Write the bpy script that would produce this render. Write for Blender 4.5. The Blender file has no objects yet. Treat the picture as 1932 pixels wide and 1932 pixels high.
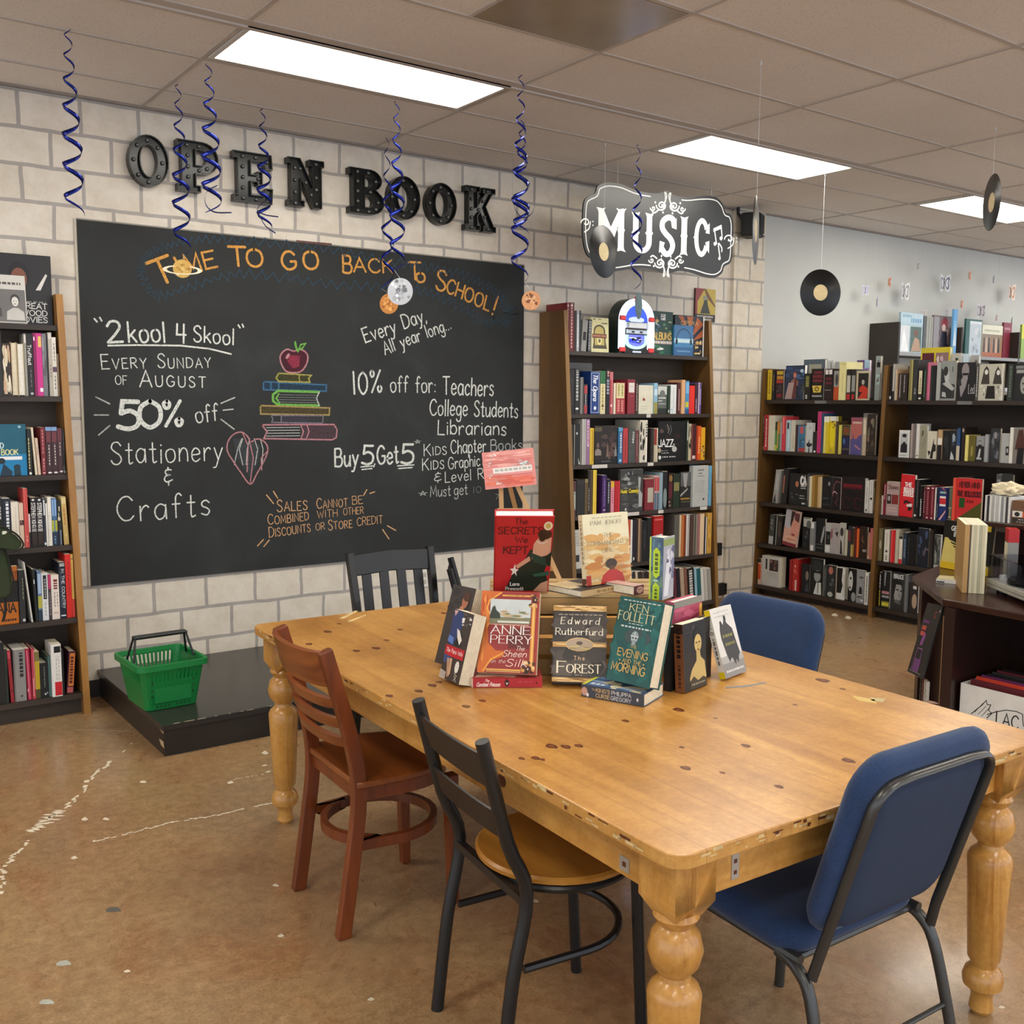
import bpy,bmesh,math,random
from mathutils import Vector,Matrix,Euler
from mathutils.geometry import tessellate_polygon

random.seed(7)
C = bpy.context.scene.collection
SC = bpy.context.scene
PI = math.pi

# ------------------------------------------------------------------ camera
F_PX,YAW,PITCH,ROLL = 1903.31,0.627623,0.109555,0.006236
CAM = Vector((0.0,0.0,1.5587))
_f0 = Vector((math.sin(YAW),math.cos(YAW),0)); _r0 = Vector((math.cos(YAW),-math.sin(YAW),0)); _u0 = Vector((0,0,1))
FWD = _f0 * math.cos(PITCH) - _u0 * math.sin(PITCH)
_up = _u0 * math.cos(PITCH) + _f0 * math.sin(PITCH)
RGT = _r0 * math.cos(ROLL) + _up * math.sin(ROLL)
UPV = _up * math.cos(ROLL) - _r0 * math.sin(ROLL)
cam_data = bpy.data.cameras.new('camera'); cam = bpy.data.objects.new('camera',cam_data); C.objects.link(cam)
cam_data.sensor_width = 36.0; cam_data.sensor_fit = 'HORIZONTAL'; cam_data.lens = F_PX / 1932 * 36
cam_data.clip_start = 0.05; cam_data.clip_end = 60
cam.matrix_world = Matrix(((RGT.x,UPV.x,-FWD.x,CAM.x),(RGT.y,UPV.y,-FWD.y,CAM.y),(RGT.z,UPV.z,-FWD.z,CAM.z),(0,0,0,1)))
SC.camera = cam

# ------------------------------------------------------------------ light and exposure
SC.view_settings.view_transform = 'Standard'; SC.view_settings.look = 'None'
SC.view_settings.gamma = 1.0; SC.view_settings.exposure = 0.62; SC.view_settings.use_curve_mapping = False
world = bpy.data.worlds.new('world'); SC.world = world; world.use_nodes = True
bg = world.node_tree.nodes['Background']; bg.inputs['Color'].default_value = (0.80,0.88,1.0,1); bg.inputs['Strength'].default_value = 1.25
LAMP = 10.5            # emission of the ceiling light diffusers
LAMP_COL = (1.0,0.945,0.84)

def ray(x,y):
    return FWD + RGT * ((x - 966) / F_PX) - UPV * ((y - 966) / F_PX)
def at_z(x,y,z):
    d = ray(x,y); return CAM + d * ((z - CAM.z) / d.z)
def at_y(x,y,Y):
    d = ray(x,y); return CAM + d * (Y / d.y)
def at_x(x,y,X):
    d = ray(x,y); return CAM + d * (X / d.x)
def at_plane(x,y,p,n):
    d = ray(x,y); return CAM + d * ((Vector(p) - CAM).dot(n) / d.dot(n))

WY,CEIL = 5.4666,3.047       # brick wall plane, ceiling height

# ------------------------------------------------------------------ materials
def lin(h):
    h = h.lstrip('#')
    if len(h) == 3: h = ''.join(c * 2 for c in h)
    def f(c):
        c /= 255.0
        return c / 12.92 if c <= 0.04045 else ((c + 0.055) / 1.055) ** 2.4
    return tuple(f(int(h[i:i + 2],16)) for i in (0,2,4)) + (1.0,)
MC = {}
def mat(col,rough=0.55,metal=0.0,var=0.06,scale=14.0,bump=0.0,bscale=120.0,key=None,spec=0.5,sheen=0.0):
    """procedural surface: base colour gently mottled by noise, optional bump"""
    k = key or (col,rough,metal,var,scale,bump,bscale,spec,sheen)
    if k in MC: return MC[k]
    m = bpy.data.materials.new('surface_' + str(len(MC))); m.use_nodes = True
    nt = m.node_tree; b = nt.nodes['Principled BSDF']
    c = lin(col)
    b.inputs['Roughness'].default_value = rough; b.inputs['Metallic'].default_value = metal
    b.inputs['Specular IOR Level'].default_value = spec
    if sheen: b.inputs['Sheen Weight'].default_value = sheen
    b.inputs['Base Color'].default_value = c
    if var > 0 or bump > 0:
        tc = nt.nodes.new('ShaderNodeTexCoord')
    if var > 0:
        n = nt.nodes.new('ShaderNodeTexNoise'); n.inputs['Scale'].default_value = scale; n.inputs['Detail'].default_value = 3
        nt.links.new(tc.outputs['Object'],n.inputs['Vector'])
        r = nt.nodes.new('ShaderNodeValToRGB')
        r.color_ramp.elements[0].position = 0.3; r.color_ramp.elements[1].position = 0.7
        r.color_ramp.elements[0].color = tuple(x * (1 - var) for x in c[:3]) + (1,)
        r.color_ramp.elements[1].color = tuple(min(1,x * (1 + var)) for x in c[:3]) + (1,)
        nt.links.new(n.outputs['Fac'],r.inputs['Fac']); nt.links.new(r.outputs['Color'],b.inputs['Base Color'])
    if bump > 0:
        n2 = nt.nodes.new('ShaderNodeTexNoise'); n2.inputs['Scale'].default_value = bscale; n2.inputs['Detail'].default_value = 2
        nt.links.new(tc.outputs['Object'],n2.inputs['Vector'])
        bp = nt.nodes.new('ShaderNodeBump'); bp.inputs['Strength'].default_value = bump; bp.inputs['Distance'].default_value = 0.004
        nt.links.new(n2.outputs['Fac'],bp.inputs['Height']); nt.links.new(bp.outputs['Normal'],b.inputs['Normal'])
    MC[k] = m
    return m
def emit(col,strength):
    k = ('emit',col,strength)
    if k in MC: return MC[k]
    m = bpy.data.materials.new('glow_' + str(len(MC))); m.use_nodes = True
    b = m.node_tree.nodes['Principled BSDF']
    b.inputs['Base Color'].default_value = lin(col); b.inputs['Emission Color'].default_value = lin(col); b.inputs['Emission Strength'].default_value = strength
    MC[k] = m; return m
class NT:
    """small helper for hand-built node materials"""
    def __init__(s,name):
        s.m = bpy.data.materials.new(name); s.m.use_nodes = True; s.t = s.m.node_tree; s.b = s.t.nodes['Principled BSDF']
    def n(s,typ,**kw):
        nd = s.t.nodes.new('ShaderNode' + typ)
        for k,v in kw.items():
            if k in nd.inputs: nd.inputs[k].default_value = v
            else: setattr(nd,k,v)
        return nd
    def l(s,a,b): s.t.links.new(a,b)
    def ramp(s,fac,stops):
        r = s.n('ValToRGB'); e = r.color_ramp.elements
        while len(e) < len(stops): e.new(0.5)
        for i,(p,c) in enumerate(stops): e[i].position = p; e[i].color = lin(c) if isinstance(c,str) else c
        s.l(fac,r.inputs['Fac']); return r.outputs['Color']
    def mix(s,fac,a,b,typ='MIX'):
        x = s.n('Mix',data_type='RGBA',blend_type=typ)
        for sock,v in ((x.inputs[0],fac),(x.inputs[6],a),(x.inputs[7],b)):
            if hasattr(v,'links') or hasattr(v,'is_linked'): s.l(v,sock)
            else: sock.default_value = v
        return x.outputs[2]
    def math(s,op,a,b=0.0):
        x = s.n('Math',operation=op)
        for i,v in enumerate((a,b)):
            if hasattr(v,'is_linked'): s.l(v,x.inputs[i])
            else: x.inputs[i].default_value = v
        return x.outputs[0]

def wood_mat(name,dark,light,rough=0.4,axis=1,scale=1.0,streak=9.0):
    s = NT(name); tc = s.n('TexCoord'); mp = s.n('Mapping')
    sc = [streak * scale] * 3; sc[axis] = 0.9 * scale; mp.inputs['Scale'].default_value = sc
    s.l(tc.outputs['Object'],mp.inputs['Vector'])
    n = s.n('TexNoise',Scale=2.2,Detail=5.0,Roughness=0.6,Distortion=0.6); s.l(mp.outputs[0],n.inputs['Vector'])
    n2 = s.n('TexNoise',Scale=1.1,Detail=2.0); s.l(tc.outputs['Object'],n2.inputs['Vector'])
    c1 = s.ramp(n.outputs['Fac'],[(0.3,dark),(0.7,light)])
    c2 = s.ramp(n2.outputs['Fac'],[(0.3,'#d8d8d8'),(0.7,'#ffffff')])
    s.l(s.mix(1.0,c1,c2,'MULTIPLY'),s.b.inputs['Base Color'])
    s.b.inputs['Roughness'].default_value = rough
    return s.m

# ------------------------------------------------------------------ mesh builder
class MB:
    def __init__(s): s.v = []; s.f = []; s.mi = []; s.mats = []
    def m(s,material):
        if material not in s.mats: s.mats.append(material)
        return s.mats.index(material)
    def add(s,verts,faces,material,M=None):
        o = len(s.v); k = s.m(material)
        s.v += [tuple(M @ Vector(p)) if M else tuple(p) for p in verts]
        s.f += [tuple(i + o for i in f) for f in faces]; s.mi += [k] * len(faces)
        return s
    def box(s,lo,hi,material,M=None,bev=0.0):
        x0,y0,z0 = lo; x1,y1,z1 = hi
        if bev > 0:
            bm = bmesh.new(); bmesh.ops.create_cube(bm,size=1)
            for v in bm.verts: v.co = Vector(((x0 + x1) / 2 + v.co.x * (x1 - x0),(y0 + y1) / 2 + v.co.y * (y1 - y0),(z0 + z1) / 2 + v.co.z * (z1 - z0)))
            bmesh.ops.bevel(bm,geom=bm.edges[:],offset=bev,segments=2,affect='EDGES',profile=0.5)
            bm.verts.index_update()
            s.add([v.co[:] for v in bm.verts],[[v.index for v in f.verts] for f in bm.faces],material,M); bm.free(); return s
        return s.add([(x0,y0,z0),(x1,y0,z0),(x1,y1,z0),(x0,y1,z0),(x0,y0,z1),(x1,y0,z1),(x1,y1,z1),(x0,y1,z1)],
                     [(0,3,2,1),(4,5,6,7),(0,1,5,4),(1,2,6,5),(2,3,7,6),(3,0,4,7)],material,M)
    def hull8(s,lo4,hi4,material,M=None):
        """frustum-like solid between two quads (each four points, same winding seen from above)"""
        return s.add(list(lo4) + list(hi4),[(0,3,2,1),(4,5,6,7),(0,1,5,4),(1,2,6,5),(2,3,7,6),(3,0,4,7)],material,M)
    def prism(s,loops,z0,z1,material,M=None,cap0=True):
        """extrude polygon (outer loop plus holes), 2-D xy -> z0..z1"""
        if not isinstance(loops[0][0],(tuple,list)): loops = [loops]
        pts = [p for l in loops for p in l]; n = len(pts)
        tri = tessellate_polygon([[Vector((p[0],p[1],0)) for p in l] for l in loops])
        def area(t): a,b,c = (pts[i] for i in t); return (b[0] - a[0]) * (c[1] - a[1]) - (b[1] - a[1]) * (c[0] - a[0])
        tri = [t if area(t) > 0 else (t[0],t[2],t[1]) for t in tri if abs(area(t)) > 1e-12]
        v = [(p[0],p[1],z0) for p in pts] + [(p[0],p[1],z1) for p in pts]
        f = [tuple(i + n for i in t) for t in tri]
        if cap0: f += [(t[0],t[2],t[1]) for t in tri]
        o = 0
        for li,l in enumerate(loops):
            a = sum(l[i][0] * l[(i + 1) % len(l)][1] - l[(i + 1) % len(l)][0] * l[i][1] for i in range(len(l)))
            ccw = (a > 0) == (li == 0)
            for i in range(len(l)):
                j = (i + 1) % len(l)
                q = (o + i,o + j,o + j + n,o + i + n)
                f.append(q if ccw else q[::-1])
            o += len(l)
        return s.add(v,f,material,M)
    def flat(s,pts,material,M=None):
        tri = tessellate_polygon([[Vector(p) if len(p) == 3 else Vector((p[0],p[1],0)) for p in pts]])
        def area(t): a,b,c = (pts[i] for i in t); return (b[0] - a[0]) * (c[1] - a[1]) - (b[1] - a[1]) * (c[0] - a[0])
        tri = [t if area(t) > 0 else (t[0],t[2],t[1]) for t in tri]
        return s.add([p if len(p) == 3 else (p[0],p[1],0) for p in pts],tri,material,M)
    def quad(s,a,b,c,d,material,M=None): return s.add([a,b,c,d],[(0,1,2,3)],material,M)
    def tube(s,pts,r,material,n=8,M=None,closed=False,flat=1.0,upv=None):
        """round (or flattened) bar along a path; r may be a list"""
        P = [Vector(p) for p in pts]; N = len(P); R = r if isinstance(r,(list,tuple)) else [r] * N
        vs = []; prev = None
        for i in range(N):
            a = P[i - 1] if (i > 0 or closed) else P[i]; b = P[(i + 1) % N] if (i < N - 1 or closed) else P[i]
            t = (b - a).normalized()
            if upv is not None: x = (Vector(upv) - t * t.dot(Vector(upv)))
            elif prev is None: x = t.orthogonal()
            else: x = prev - t * t.dot(prev)
            x.normalize(); prev = x; y = t.cross(x)
            for k in range(n):
                an = 2 * PI * k / n
                vs.append(P[i] + (x * math.cos(an) + y * math.sin(an) * flat) * R[i])
        fs = []
        for i in range(N if closed else N - 1):
            j = (i + 1) % N
            for k in range(n):
                l = (k + 1) % n; fs.append((i * n + k,i * n + l,j * n + l,j * n + k))
        if not closed: fs += [tuple(range(n))[::-1],tuple((N - 1) * n + k for k in range(n))]
        return s.add(vs,fs,material,M)
    def bar(s,pts,w,h,material,upv=(0,0,1),M=None,closed=False):
        """rectangular section bar along a path: w across, h along upv"""
        P = [Vector(p) for p in pts]; N = len(P); vs = []
        for i in range(N):
            a = P[i - 1] if (i > 0 or closed) else P[i]; b = P[(i + 1) % N] if (i < N - 1 or closed) else P[i]
            t = (b - a).normalized(); u = Vector(upv); u = (u - t * t.dot(u)).normalized(); x = t.cross(u)
            for sx,su in ((-1,-1),(1,-1),(1,1),(-1,1)): vs.append(P[i] + x * (sx * w / 2) + u * (su * h / 2))
        fs = []
        for i in range(N if closed else N - 1):
            j = (i + 1) % N
            for k in range(4):
                l = (k + 1) % 4; fs.append((i * 4 + k,i * 4 + l,j * 4 + l,j * 4 + k))
        if not closed: fs += [(3,2,1,0),tuple((N - 1) * 4 + k for k in range(4))]
        return s.add(vs,fs,material,M)
    def lathe(s,prof,material,n=24,M=None):
        vs = []; fs = []; k = len(prof)
        for i in range(n):
            a = 2 * PI * i / n
            for r,z in prof: vs.append((r * math.cos(a),r * math.sin(a),z))
        for i in range(n):
            j = (i + 1) % n
            for q in range(k - 1): fs.append((i * k + q,j * k + q,j * k + q + 1,i * k + q + 1))
        if prof[0][0] > 1e-6: fs.append(tuple(i * k for i in range(n))[::-1])
        if prof[-1][0] > 1e-6: fs.append(tuple(i * k + k - 1 for i in range(n)))
        return s.add(vs,fs,material,M)
    def sphere(s,c,r,material,n=10,M=None,sz=1.0):
        c = Vector(c); prof = [(r * math.sin(PI * i / n),-r * sz * math.cos(PI * i / n)) for i in range(n + 1)]
        prof[0] = (0.0,-r * sz); prof[-1] = (0.0,r * sz)
        return s.lathe(prof,material,n * 2,(M or Matrix()) @ Matrix.Translation(c))
    def build(s,name,parent=None,smooth=False,bevel=0.0,auto=40):
        me = bpy.data.meshes.new(name)
        me.from_pydata(s.v,[],s.f); me.update()
        for m in s.mats: me.materials.append(m)
        me.polygons.foreach_set('material_index',s.mi)
        if smooth:
            bm = bmesh.new(); bm.from_mesh(me)
            bmesh.ops.remove_doubles(bm,verts=bm.verts[:],dist=1e-6)
            bm.normal_update()
            for f in bm.faces: f.smooth = True
            lim = math.radians(auto)
            for e in bm.edges:
                if len(e.link_faces) == 2 and e.calc_face_angle(0) > lim: e.smooth = False
            bm.to_mesh(me); bm.free()
        o = bpy.data.objects.new(name,me); C.objects.link(o)
        if parent: o.parent = parent
        if bevel > 0:
            b = o.modifiers.new('bevel','BEVEL'); b.width = bevel; b.segments = 2; b.limit_method = 'ANGLE'
        return o

def tag(o,label,cat,group=None):
    o['label'] = label; o['category'] = cat
    if group: o['group'] = group
    return o
def thing(name,label,cat,loc=(0,0,0),rotz=0.0,group=None,M=None):
    o = bpy.data.objects.new(name,None); C.objects.link(o); o.empty_display_size = 0.05
    if M is not None: o.matrix_world = M
    else: o.location = loc; o.rotation_euler = (0,0,rotz)
    return tag(o,label,cat,group)
def struct(o): o['kind'] = 'structure'; return o
def copy_tree(o,parent=None):
    c = o.copy(); C.objects.link(c)
    if parent: c.parent = parent
    for ch in list(o.children): copy_tree(ch,c)
    return c
def frame(o,u,v,w): # matrix from origin + three axes
    return Matrix(((u.x,v.x,w.x,o.x),(u.y,v.y,w.y,o.y),(u.z,v.z,w.z,o.z),(0,0,0,1)))
def smooth_path(pts,sub=6,closed=False):
    P = [Vector(p) for p in pts]; n = len(P); out = []
    for i in range(n if closed else n - 1):
        p0 = P[(i - 1) % n] if (closed or i > 0) else P[i]; p1 = P[i]; p2 = P[(i + 1) % n]; p3 = P[(i + 2) % n] if (closed or i + 2 < n) else p2
        for k in range(sub):
            t = k / sub
            out.append(0.5 * ((2 * p1) + (p2 - p0) * t + (2 * p0 - 5 * p1 + 4 * p2 - p3) * t * t + (3 * p1 - p0 - 3 * p2 + p3) * t ** 3))
    if not closed: out.append(P[-1])
    return out
def ell(cx,cy,rx,ry,n=20,a0=0.0,a1=2 * PI):
    k = n if abs(a1 - a0 - 2 * PI) < 1e-6 else n + 1
    return [(cx + rx * math.cos(a0 + (a1 - a0) * i / n),cy + ry * math.sin(a0 + (a1 - a0) * i / n)) for i in range(k)]
# ------------------------------------------------------------------ single-stroke lettering (cap height 1, x height .62)
# stroke lists; '~' marks a smoothed stroke
G = {
'A': (.72,'0,0 .36,1 .72,0;.14,.36 .58,.36'),'B': (.62,'.02,0 .02,1;~.02,1 .42,1 .54,.78 .4,.55 .02,.53;~.02,.53 .48,.52 .62,.28 .46,0 .02,0'),
'C': (.68,'~.66,.82 .48,.99 .22,.94 .03,.64 .04,.32 .24,.04 .5,.02 .68,.18'),'D': (.7,'.02,0 .02,1;~.02,1 .38,.97 .64,.76 .68,.46 .56,.16 .3,.02 .02,0'),
'E': (.56,'.54,1 .02,1 .02,0 .56,0;.02,.53 .44,.53'),'F': (.54,'.54,1 .02,1 .02,0;.02,.53 .42,.53'),
'G': (.72,'~.66,.82 .46,1 .2,.93 .03,.62 .05,.28 .26,.02 .52,.04 .68,.2 .7,.44;.7,.44 .44,.44'),'H': (.66,'.02,0 .02,1;.64,0 .64,1;.02,.52 .64,.52'),
'I': (.12,'.06,0 .06,1'),'J': (.46,'~.44,1 .44,.3 .34,.03 .14,.02 .02,.2'),'K': (.64,'.02,0 .02,1;.58,1 .02,.42;.2,.6 .64,0'),
'L': (.52,'.02,1 .02,0 .52,0'),'M': (.84,'.02,0 .1,1 .42,.22 .74,1 .82,0'),'N': (.68,'.02,0 .02,1 .66,0 .66,1'),
'O': (.78,'~.39,1 .12,.86 .02,.5 .12,.14 .39,0 .66,.14 .76,.5 .66,.86 .39,1'),'P': (.6,'.02,0 .02,1;~.02,1 .42,1 .6,.76 .44,.5 .02,.47'),
'Q': (.78,'~.39,1 .12,.86 .02,.5 .12,.14 .39,0 .66,.14 .76,.5 .66,.86 .39,1;.5,.24 .78,-.06'),'R': (.64,'.02,0 .02,1;~.02,1 .42,1 .58,.77 .44,.54 .02,.5;.26,.5 .64,0'),
'S': (.56,'~.52,.84 .36,1 .12,.95 .04,.74 .22,.56 .44,.42 .53,.2 .36,.01 .12,.03 .01,.18'),'T': (.64,'0,1 .64,1;.32,1 .32,0'),
'U': (.66,'~.02,1 .03,.3 .16,.03 .46,.02 .62,.28 .64,1'),'V': (.68,'0,1 .34,0 .68,1'),'W': (.92,'0,1 .24,0 .46,.8 .68,0 .92,1'),
'X': (.64,'0,0 .62,1;.02,1 .64,0'),'Y': (.64,'0,1 .32,.5 .64,1;.32,.5 .32,0'),'Z': (.6,'.02,1 .58,1 0,0 .6,0'),
'a': (.52,'~.48,.54 .26,.64 .05,.48 .02,.22 .18,0 .4,.1 .48,.36;.49,.6 .5,0'),'b': (.5,'.02,1 .02,0;~.02,.36 .16,.58 .38,.58 .5,.3 .38,.03 .16,.02 .02,.2'),
'c': (.46,'~.45,.5 .28,.63 .06,.48 .03,.2 .2,0 .46,.12'),'d': (.52,'~.48,.48 .26,.62 .05,.46 .02,.2 .18,0 .4,.1 .48,.3;.5,1 .5,0'),
'e': (.5,'~.04,.32 .46,.36 .42,.56 .22,.63 .04,.42 .06,.14 .24,0 .48,.12'),'f': (.38,'~.42,.92 .3,1.02 .17,.88 .15,.5 .14,0;0,.58 .34,.58'),
'g': (.52,'~.48,.52 .26,.63 .05,.46 .03,.22 .2,.03 .4,.12 .48,.36;~.5,.6 .5,-.1 .38,-.34 .14,-.34 .02,-.2'),'h': (.48,'.02,1 .02,0;~.02,.34 .18,.58 .38,.58 .46,.36 .46,0'),
'i': (.1,'.05,.6 .05,0;.05,.8 .05,.84'),'j': (.2,'~.16,.6 .16,-.16 .02,-.3;.16,.8 .16,.84'),'k': (.48,'.02,1 .02,0;.42,.6 .02,.24;.16,.36 .48,0'),
'l': (.1,'.05,1.02 .05,0'),'m': (.76,'.02,.6 .02,0;~.02,.36 .14,.58 .3,.58 .38,.36 .38,0;~.38,.36 .5,.58 .66,.58 .74,.36 .74,0'),
'n': (.5,'.02,.6 .02,0;~.02,.34 .18,.6 .38,.58 .47,.36 .48,0'),'o': (.54,'~.27,.62 .06,.52 .02,.28 .12,.04 .3,0 .48,.12 .52,.36 .44,.56 .27,.62'),
'p': (.5,'.02,.6 .02,-.34;~.02,.36 .16,.6 .38,.58 .5,.3 .38,.03 .16,.02 .02,.2'),'q': (.5,'~.48,.52 .26,.63 .05,.46 .03,.2 .2,0 .4,.1 .48,.3;.5,.6 .5,-.34'),
'r': (.38,'.02,.6 .03,0;~.03,.34 .14,.54 .28,.62 .38,.54'),'s': (.42,'~.4,.52 .26,.63 .08,.56 .08,.4 .28,.3 .39,.16 .26,0 .02,.08'),
't': (.36,'.17,.92 .17,.1;~.17,.1 .22,0 .36,.06;0,.62 .34,.62'),'u': (.5,'~.02,.6 .03,.2 .14,.01 .34,.06 .46,.3;.48,.6 .49,0'),'v': (.48,'0,.6 .24,0 .48,.6'),
'w': (.68,'0,.6 .17,0 .34,.5 .5,0 .68,.6'),'x': (.46,'0,0 .44,.6;.02,.6 .46,0'),'y': (.5,'.02,.6 .25,.04;~.49,.6 .25,.04 .12,-.3 -.04,-.34'),'z': (.44,'.02,.6 .42,.6 0,0 .44,0'),
'0': (.62,'~.31,1 .08,.8 .02,.5 .08,.2 .31,0 .54,.2 .6,.5 .54,.8 .31,1'),'1': (.2,'.1,0 .1,1'),'2': (.62,'~.04,.76 .2,.98 .46,.96 .54,.72 .36,.4 .02,0;.02,0 .62,.02'),
'3': (.54,'~.04,.86 .26,1 .5,.84 .42,.6 .2,.54;~.2,.54 .46,.48 .52,.2 .3,0 .02,.12'),'4': (.58,'.1,1 .06,.44 .56,.44;.46,1 .42,0'),'5': (.58,'.56,1 .14,1 .1,.56;~.1,.56 .34,.66 .56,.48 .54,.14 .3,0 .02,.08'),
'%': (.84,'.74,1 .1,0;~.2,1 .06,.9 .12,.72 .26,.74 .3,.9 .2,1;~.66,.3 .52,.2 .58,.02 .72,.04 .78,.2 .66,.3'),
'&': (.5,'~.44,.78 .22,.84 .08,.7 .16,.54 .34,.5 .1,.46 .0,.26 .14,.1 .46,.2;.26,.95 .25,.78;.24,.14 .22,-.1'),
'!': (.12,'.08,1 .06,.28;.05,.06 .05,.02'),',': (.14,'.08,.06 .02,-.14'),'.': (.12,'.06,.04 .06,.0'),':': (.12,'.06,.5 .06,.46;.06,.08 .06,.04'),"'": (.12,'.08,1 .05,.82'),
'"': (.26,'.06,1.12 .1,.88;.2,1.12 .22,.88'),'-': (.4,'.04,.4 .36,.4'),'*': (.4,'.08,.04 .2,.5 .32,.04 0,.33 .4,.33 .08,.04'),' ': (.42,''),
}
GC = {}; RC = [0]
def glyph(ch):
    if ch not in GC:
        w,d = G.get(ch,G['-']); st = []
        for t in d.split(';'):
            if not t: continue
            sm = t[0] == '~'; pts = [tuple(float(q) for q in p.split(',')) for p in t.lstrip('~').split()]
            if sm: pts = [(p.x,p.y) for p in smooth_path([(a,b,0) for a,b in pts],4)]
            st.append(pts)
        GC[ch] = (w,st)
    return GC[ch]
def ribbon(mb,pts,w,material,M,cap=True,z=0.0):
    """flat brush stroke with mitred joints and blunt round ends, lying in the xy plane of M"""
    P = [Vector((p[0],p[1])) for p in pts]; n = len(P); h = w / 2
    RC[0] = (RC[0] + 1) % 11; z += RC[0] * 6e-6      # overlapping strokes never share a plane
    if n < 2: return
    if (P[0] - P[-1]).length < 1e-9 and n == 2: P[1] += Vector((w * .3,0))
    L = []; Rr = []
    for i in range(n):
        d1 = (P[i] - P[i - 1]).normalized() if i > 0 else None; d2 = (P[i + 1] - P[i]).normalized() if i < n - 1 else None
        if d1 is None: d1 = d2
        if d2 is None: d2 = d1
        if d1.length < .5: d1 = Vector((1,0))
        if d2.length < .5: d2 = d1
        t = (d1 + d2); t = t.normalized() if t.length > .2 else d1
        nn = Vector((-t.y,t.x)); c = max(.5,nn.dot(Vector((-d1.y,d1.x))))
        L.append(P[i] + nn * h / c); Rr.append(P[i] - nn * h / c)
    vs = [(p.x,p.y,z) for p in L] + [(p.x,p.y,z) for p in Rr]
    fs = [(n + i,n + i + 1,i + 1,i) for i in range(n - 1)]
    if cap:
        for e,q in ((0,1),(n - 1,n - 2)):
            d = (P[e] - P[q]).normalized() if (P[e] - P[q]).length > 0 else Vector((1,0)); nn = Vector((-d.y,d.x)); b = len(vs)
            tip = [P[e] + nn * h,P[e] + nn * h * .6 + d * h * .75,P[e] - nn * h * .6 + d * h * .75,P[e] - nn * h]
            vs += [(p.x,p.y,z) for p in tip]; fs.append((b + 3,b + 2,b + 1,b))
    mb.add(vs,fs,material,M)
def text_width(s,gap=.16): return sum(glyph(c)[0] + gap for c in s) - gap
def write(mb,s,M,height,material,w=.1,width=None,gap=.16,serif=0.0,slant=0.0,jitter=0.0,small=None,thick=None,xs=None):
    """letters along +x of M from its origin; width squeezes to a total length; small = factor for lower case written as small caps;
    thick = weight of upright strokes (contrast lettering); serif = tick length"""
    seq = []
    for c in s:
        k = 1.0
        if small and c.islower(): c = c.upper(); k = small
        seq.append((c,k))
    tw = sum(glyph(c)[0] * k + gap for c,k in seq) - gap
    sx = (width / tw) if width else height
    x = 0.0
    for c,k in seq:
        gw,st = glyph(c); jy = random.uniform(-jitter,jitter); rot = random.uniform(-jitter,jitter)
        for stroke in st:
            def T(p):
                px,py = p[0] * k,p[1] * k
                px,py = px - rot * py,py + rot * px + jy
                return ((x + px) * sx + slant * py * height,py * height)
            pts = [T(p) for p in stroke]
            if thick:
                # contrast: draw segment by segment, weight by direction
                for a,b in zip(pts,pts[1:]):
                    d = abs(b[1] - a[1]) / (math.hypot(b[0] - a[0],b[1] - a[1]) + 1e-9)
                    ww = (w + (thick - w) * d ** 2) * height
                    dx,dy = (b[0] - a[0]) * .06,(b[1] - a[1]) * .06
                    ribbon(mb,[(a[0] - dx,a[1] - dy),(b[0] + dx,b[1] + dy)],ww,material,M,cap=False)
            else:
                ribbon(mb,pts,w * height * (k ** .4),material,M)
            if serif and (stroke[0] != stroke[-1]):
                for e,q in ((0,1),(-1,-2)):
                    p = pts[e]; d = (pts[e][0] - pts[q][0],pts[e][1] - pts[q][1])
                    if abs(d[1]) > abs(d[0]):
                        ribbon(mb,[(p[0] - serif * height,p[1]),(p[0] + serif * height,p[1])],w * height * .7,material,M,cap=False)
                    else:
                        ribbon(mb,[(p[0],p[1] - serif * height * .8),(p[0],p[1] + serif * height * .8)],w * height * .7,material,M,cap=False)
        x += gw * k + gap
    return x * sx
# ================================================================== SETTING
def floor_mat():
    s = NT('stained_concrete'); tc = s.n('TexCoord')
    def noise(scale,det=4.0,dist=0.0,rough=.55,st=None):
        mp = s.n('Mapping'); mp.inputs['Scale'].default_value = st or (1,1,1); s.l(tc.outputs['Object'],mp.inputs['Vector'])
        n = s.n('TexNoise',Scale=scale,Detail=det,Distortion=dist,Roughness=rough); s.l(mp.outputs[0],n.inputs['Vector']); return n.outputs['Fac']
    big = noise(0.9,4,.8); mid = noise(2.4,6,1.2,.65,(1,.55,1)); fine = noise(26,5,.3,.7); spk = noise(130,2)
    c = s.ramp(big,[(.30,'#8c7056'),(.45,'#a48461'),(.58,'#b6976f'),(.72,'#a39074')])
    o = s.ramp(mid,[(.34,'#a8744c'),(.48,'#b4946c'),(.6,'#ac9068'),(.75,'#827c6c')])
    c = s.mix(.5,c,o)
    g = s.ramp(noise(.55,3,.5),[(.36,'#9c6440'),(.5,'#bc9c70'),(.66,'#86806c')])
    c = s.mix(.25,c,g)
    f = s.ramp(fine,[(.3,'#b4a898'),(.7,'#ffffff')]); c = s.mix(.75,c,f,'MULTIPLY')
    p = s.ramp(spk,[(.3,'#cfc4b4'),(.6,'#ffffff')]); c = s.mix(.6,c,p,'MULTIPLY')
    s.l(c,s.b.inputs['Base Color'])
    s.l(s.ramp(mid,[(.3,(.22,) * 3 + (1,)),(.7,(.40,) * 3 + (1,))]),s.b.inputs['Roughness'])
    s.b.inputs['Coat Weight'].default_value = .25; s.b.inputs['Coat Roughness'].default_value = .12
    return s.m
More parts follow.
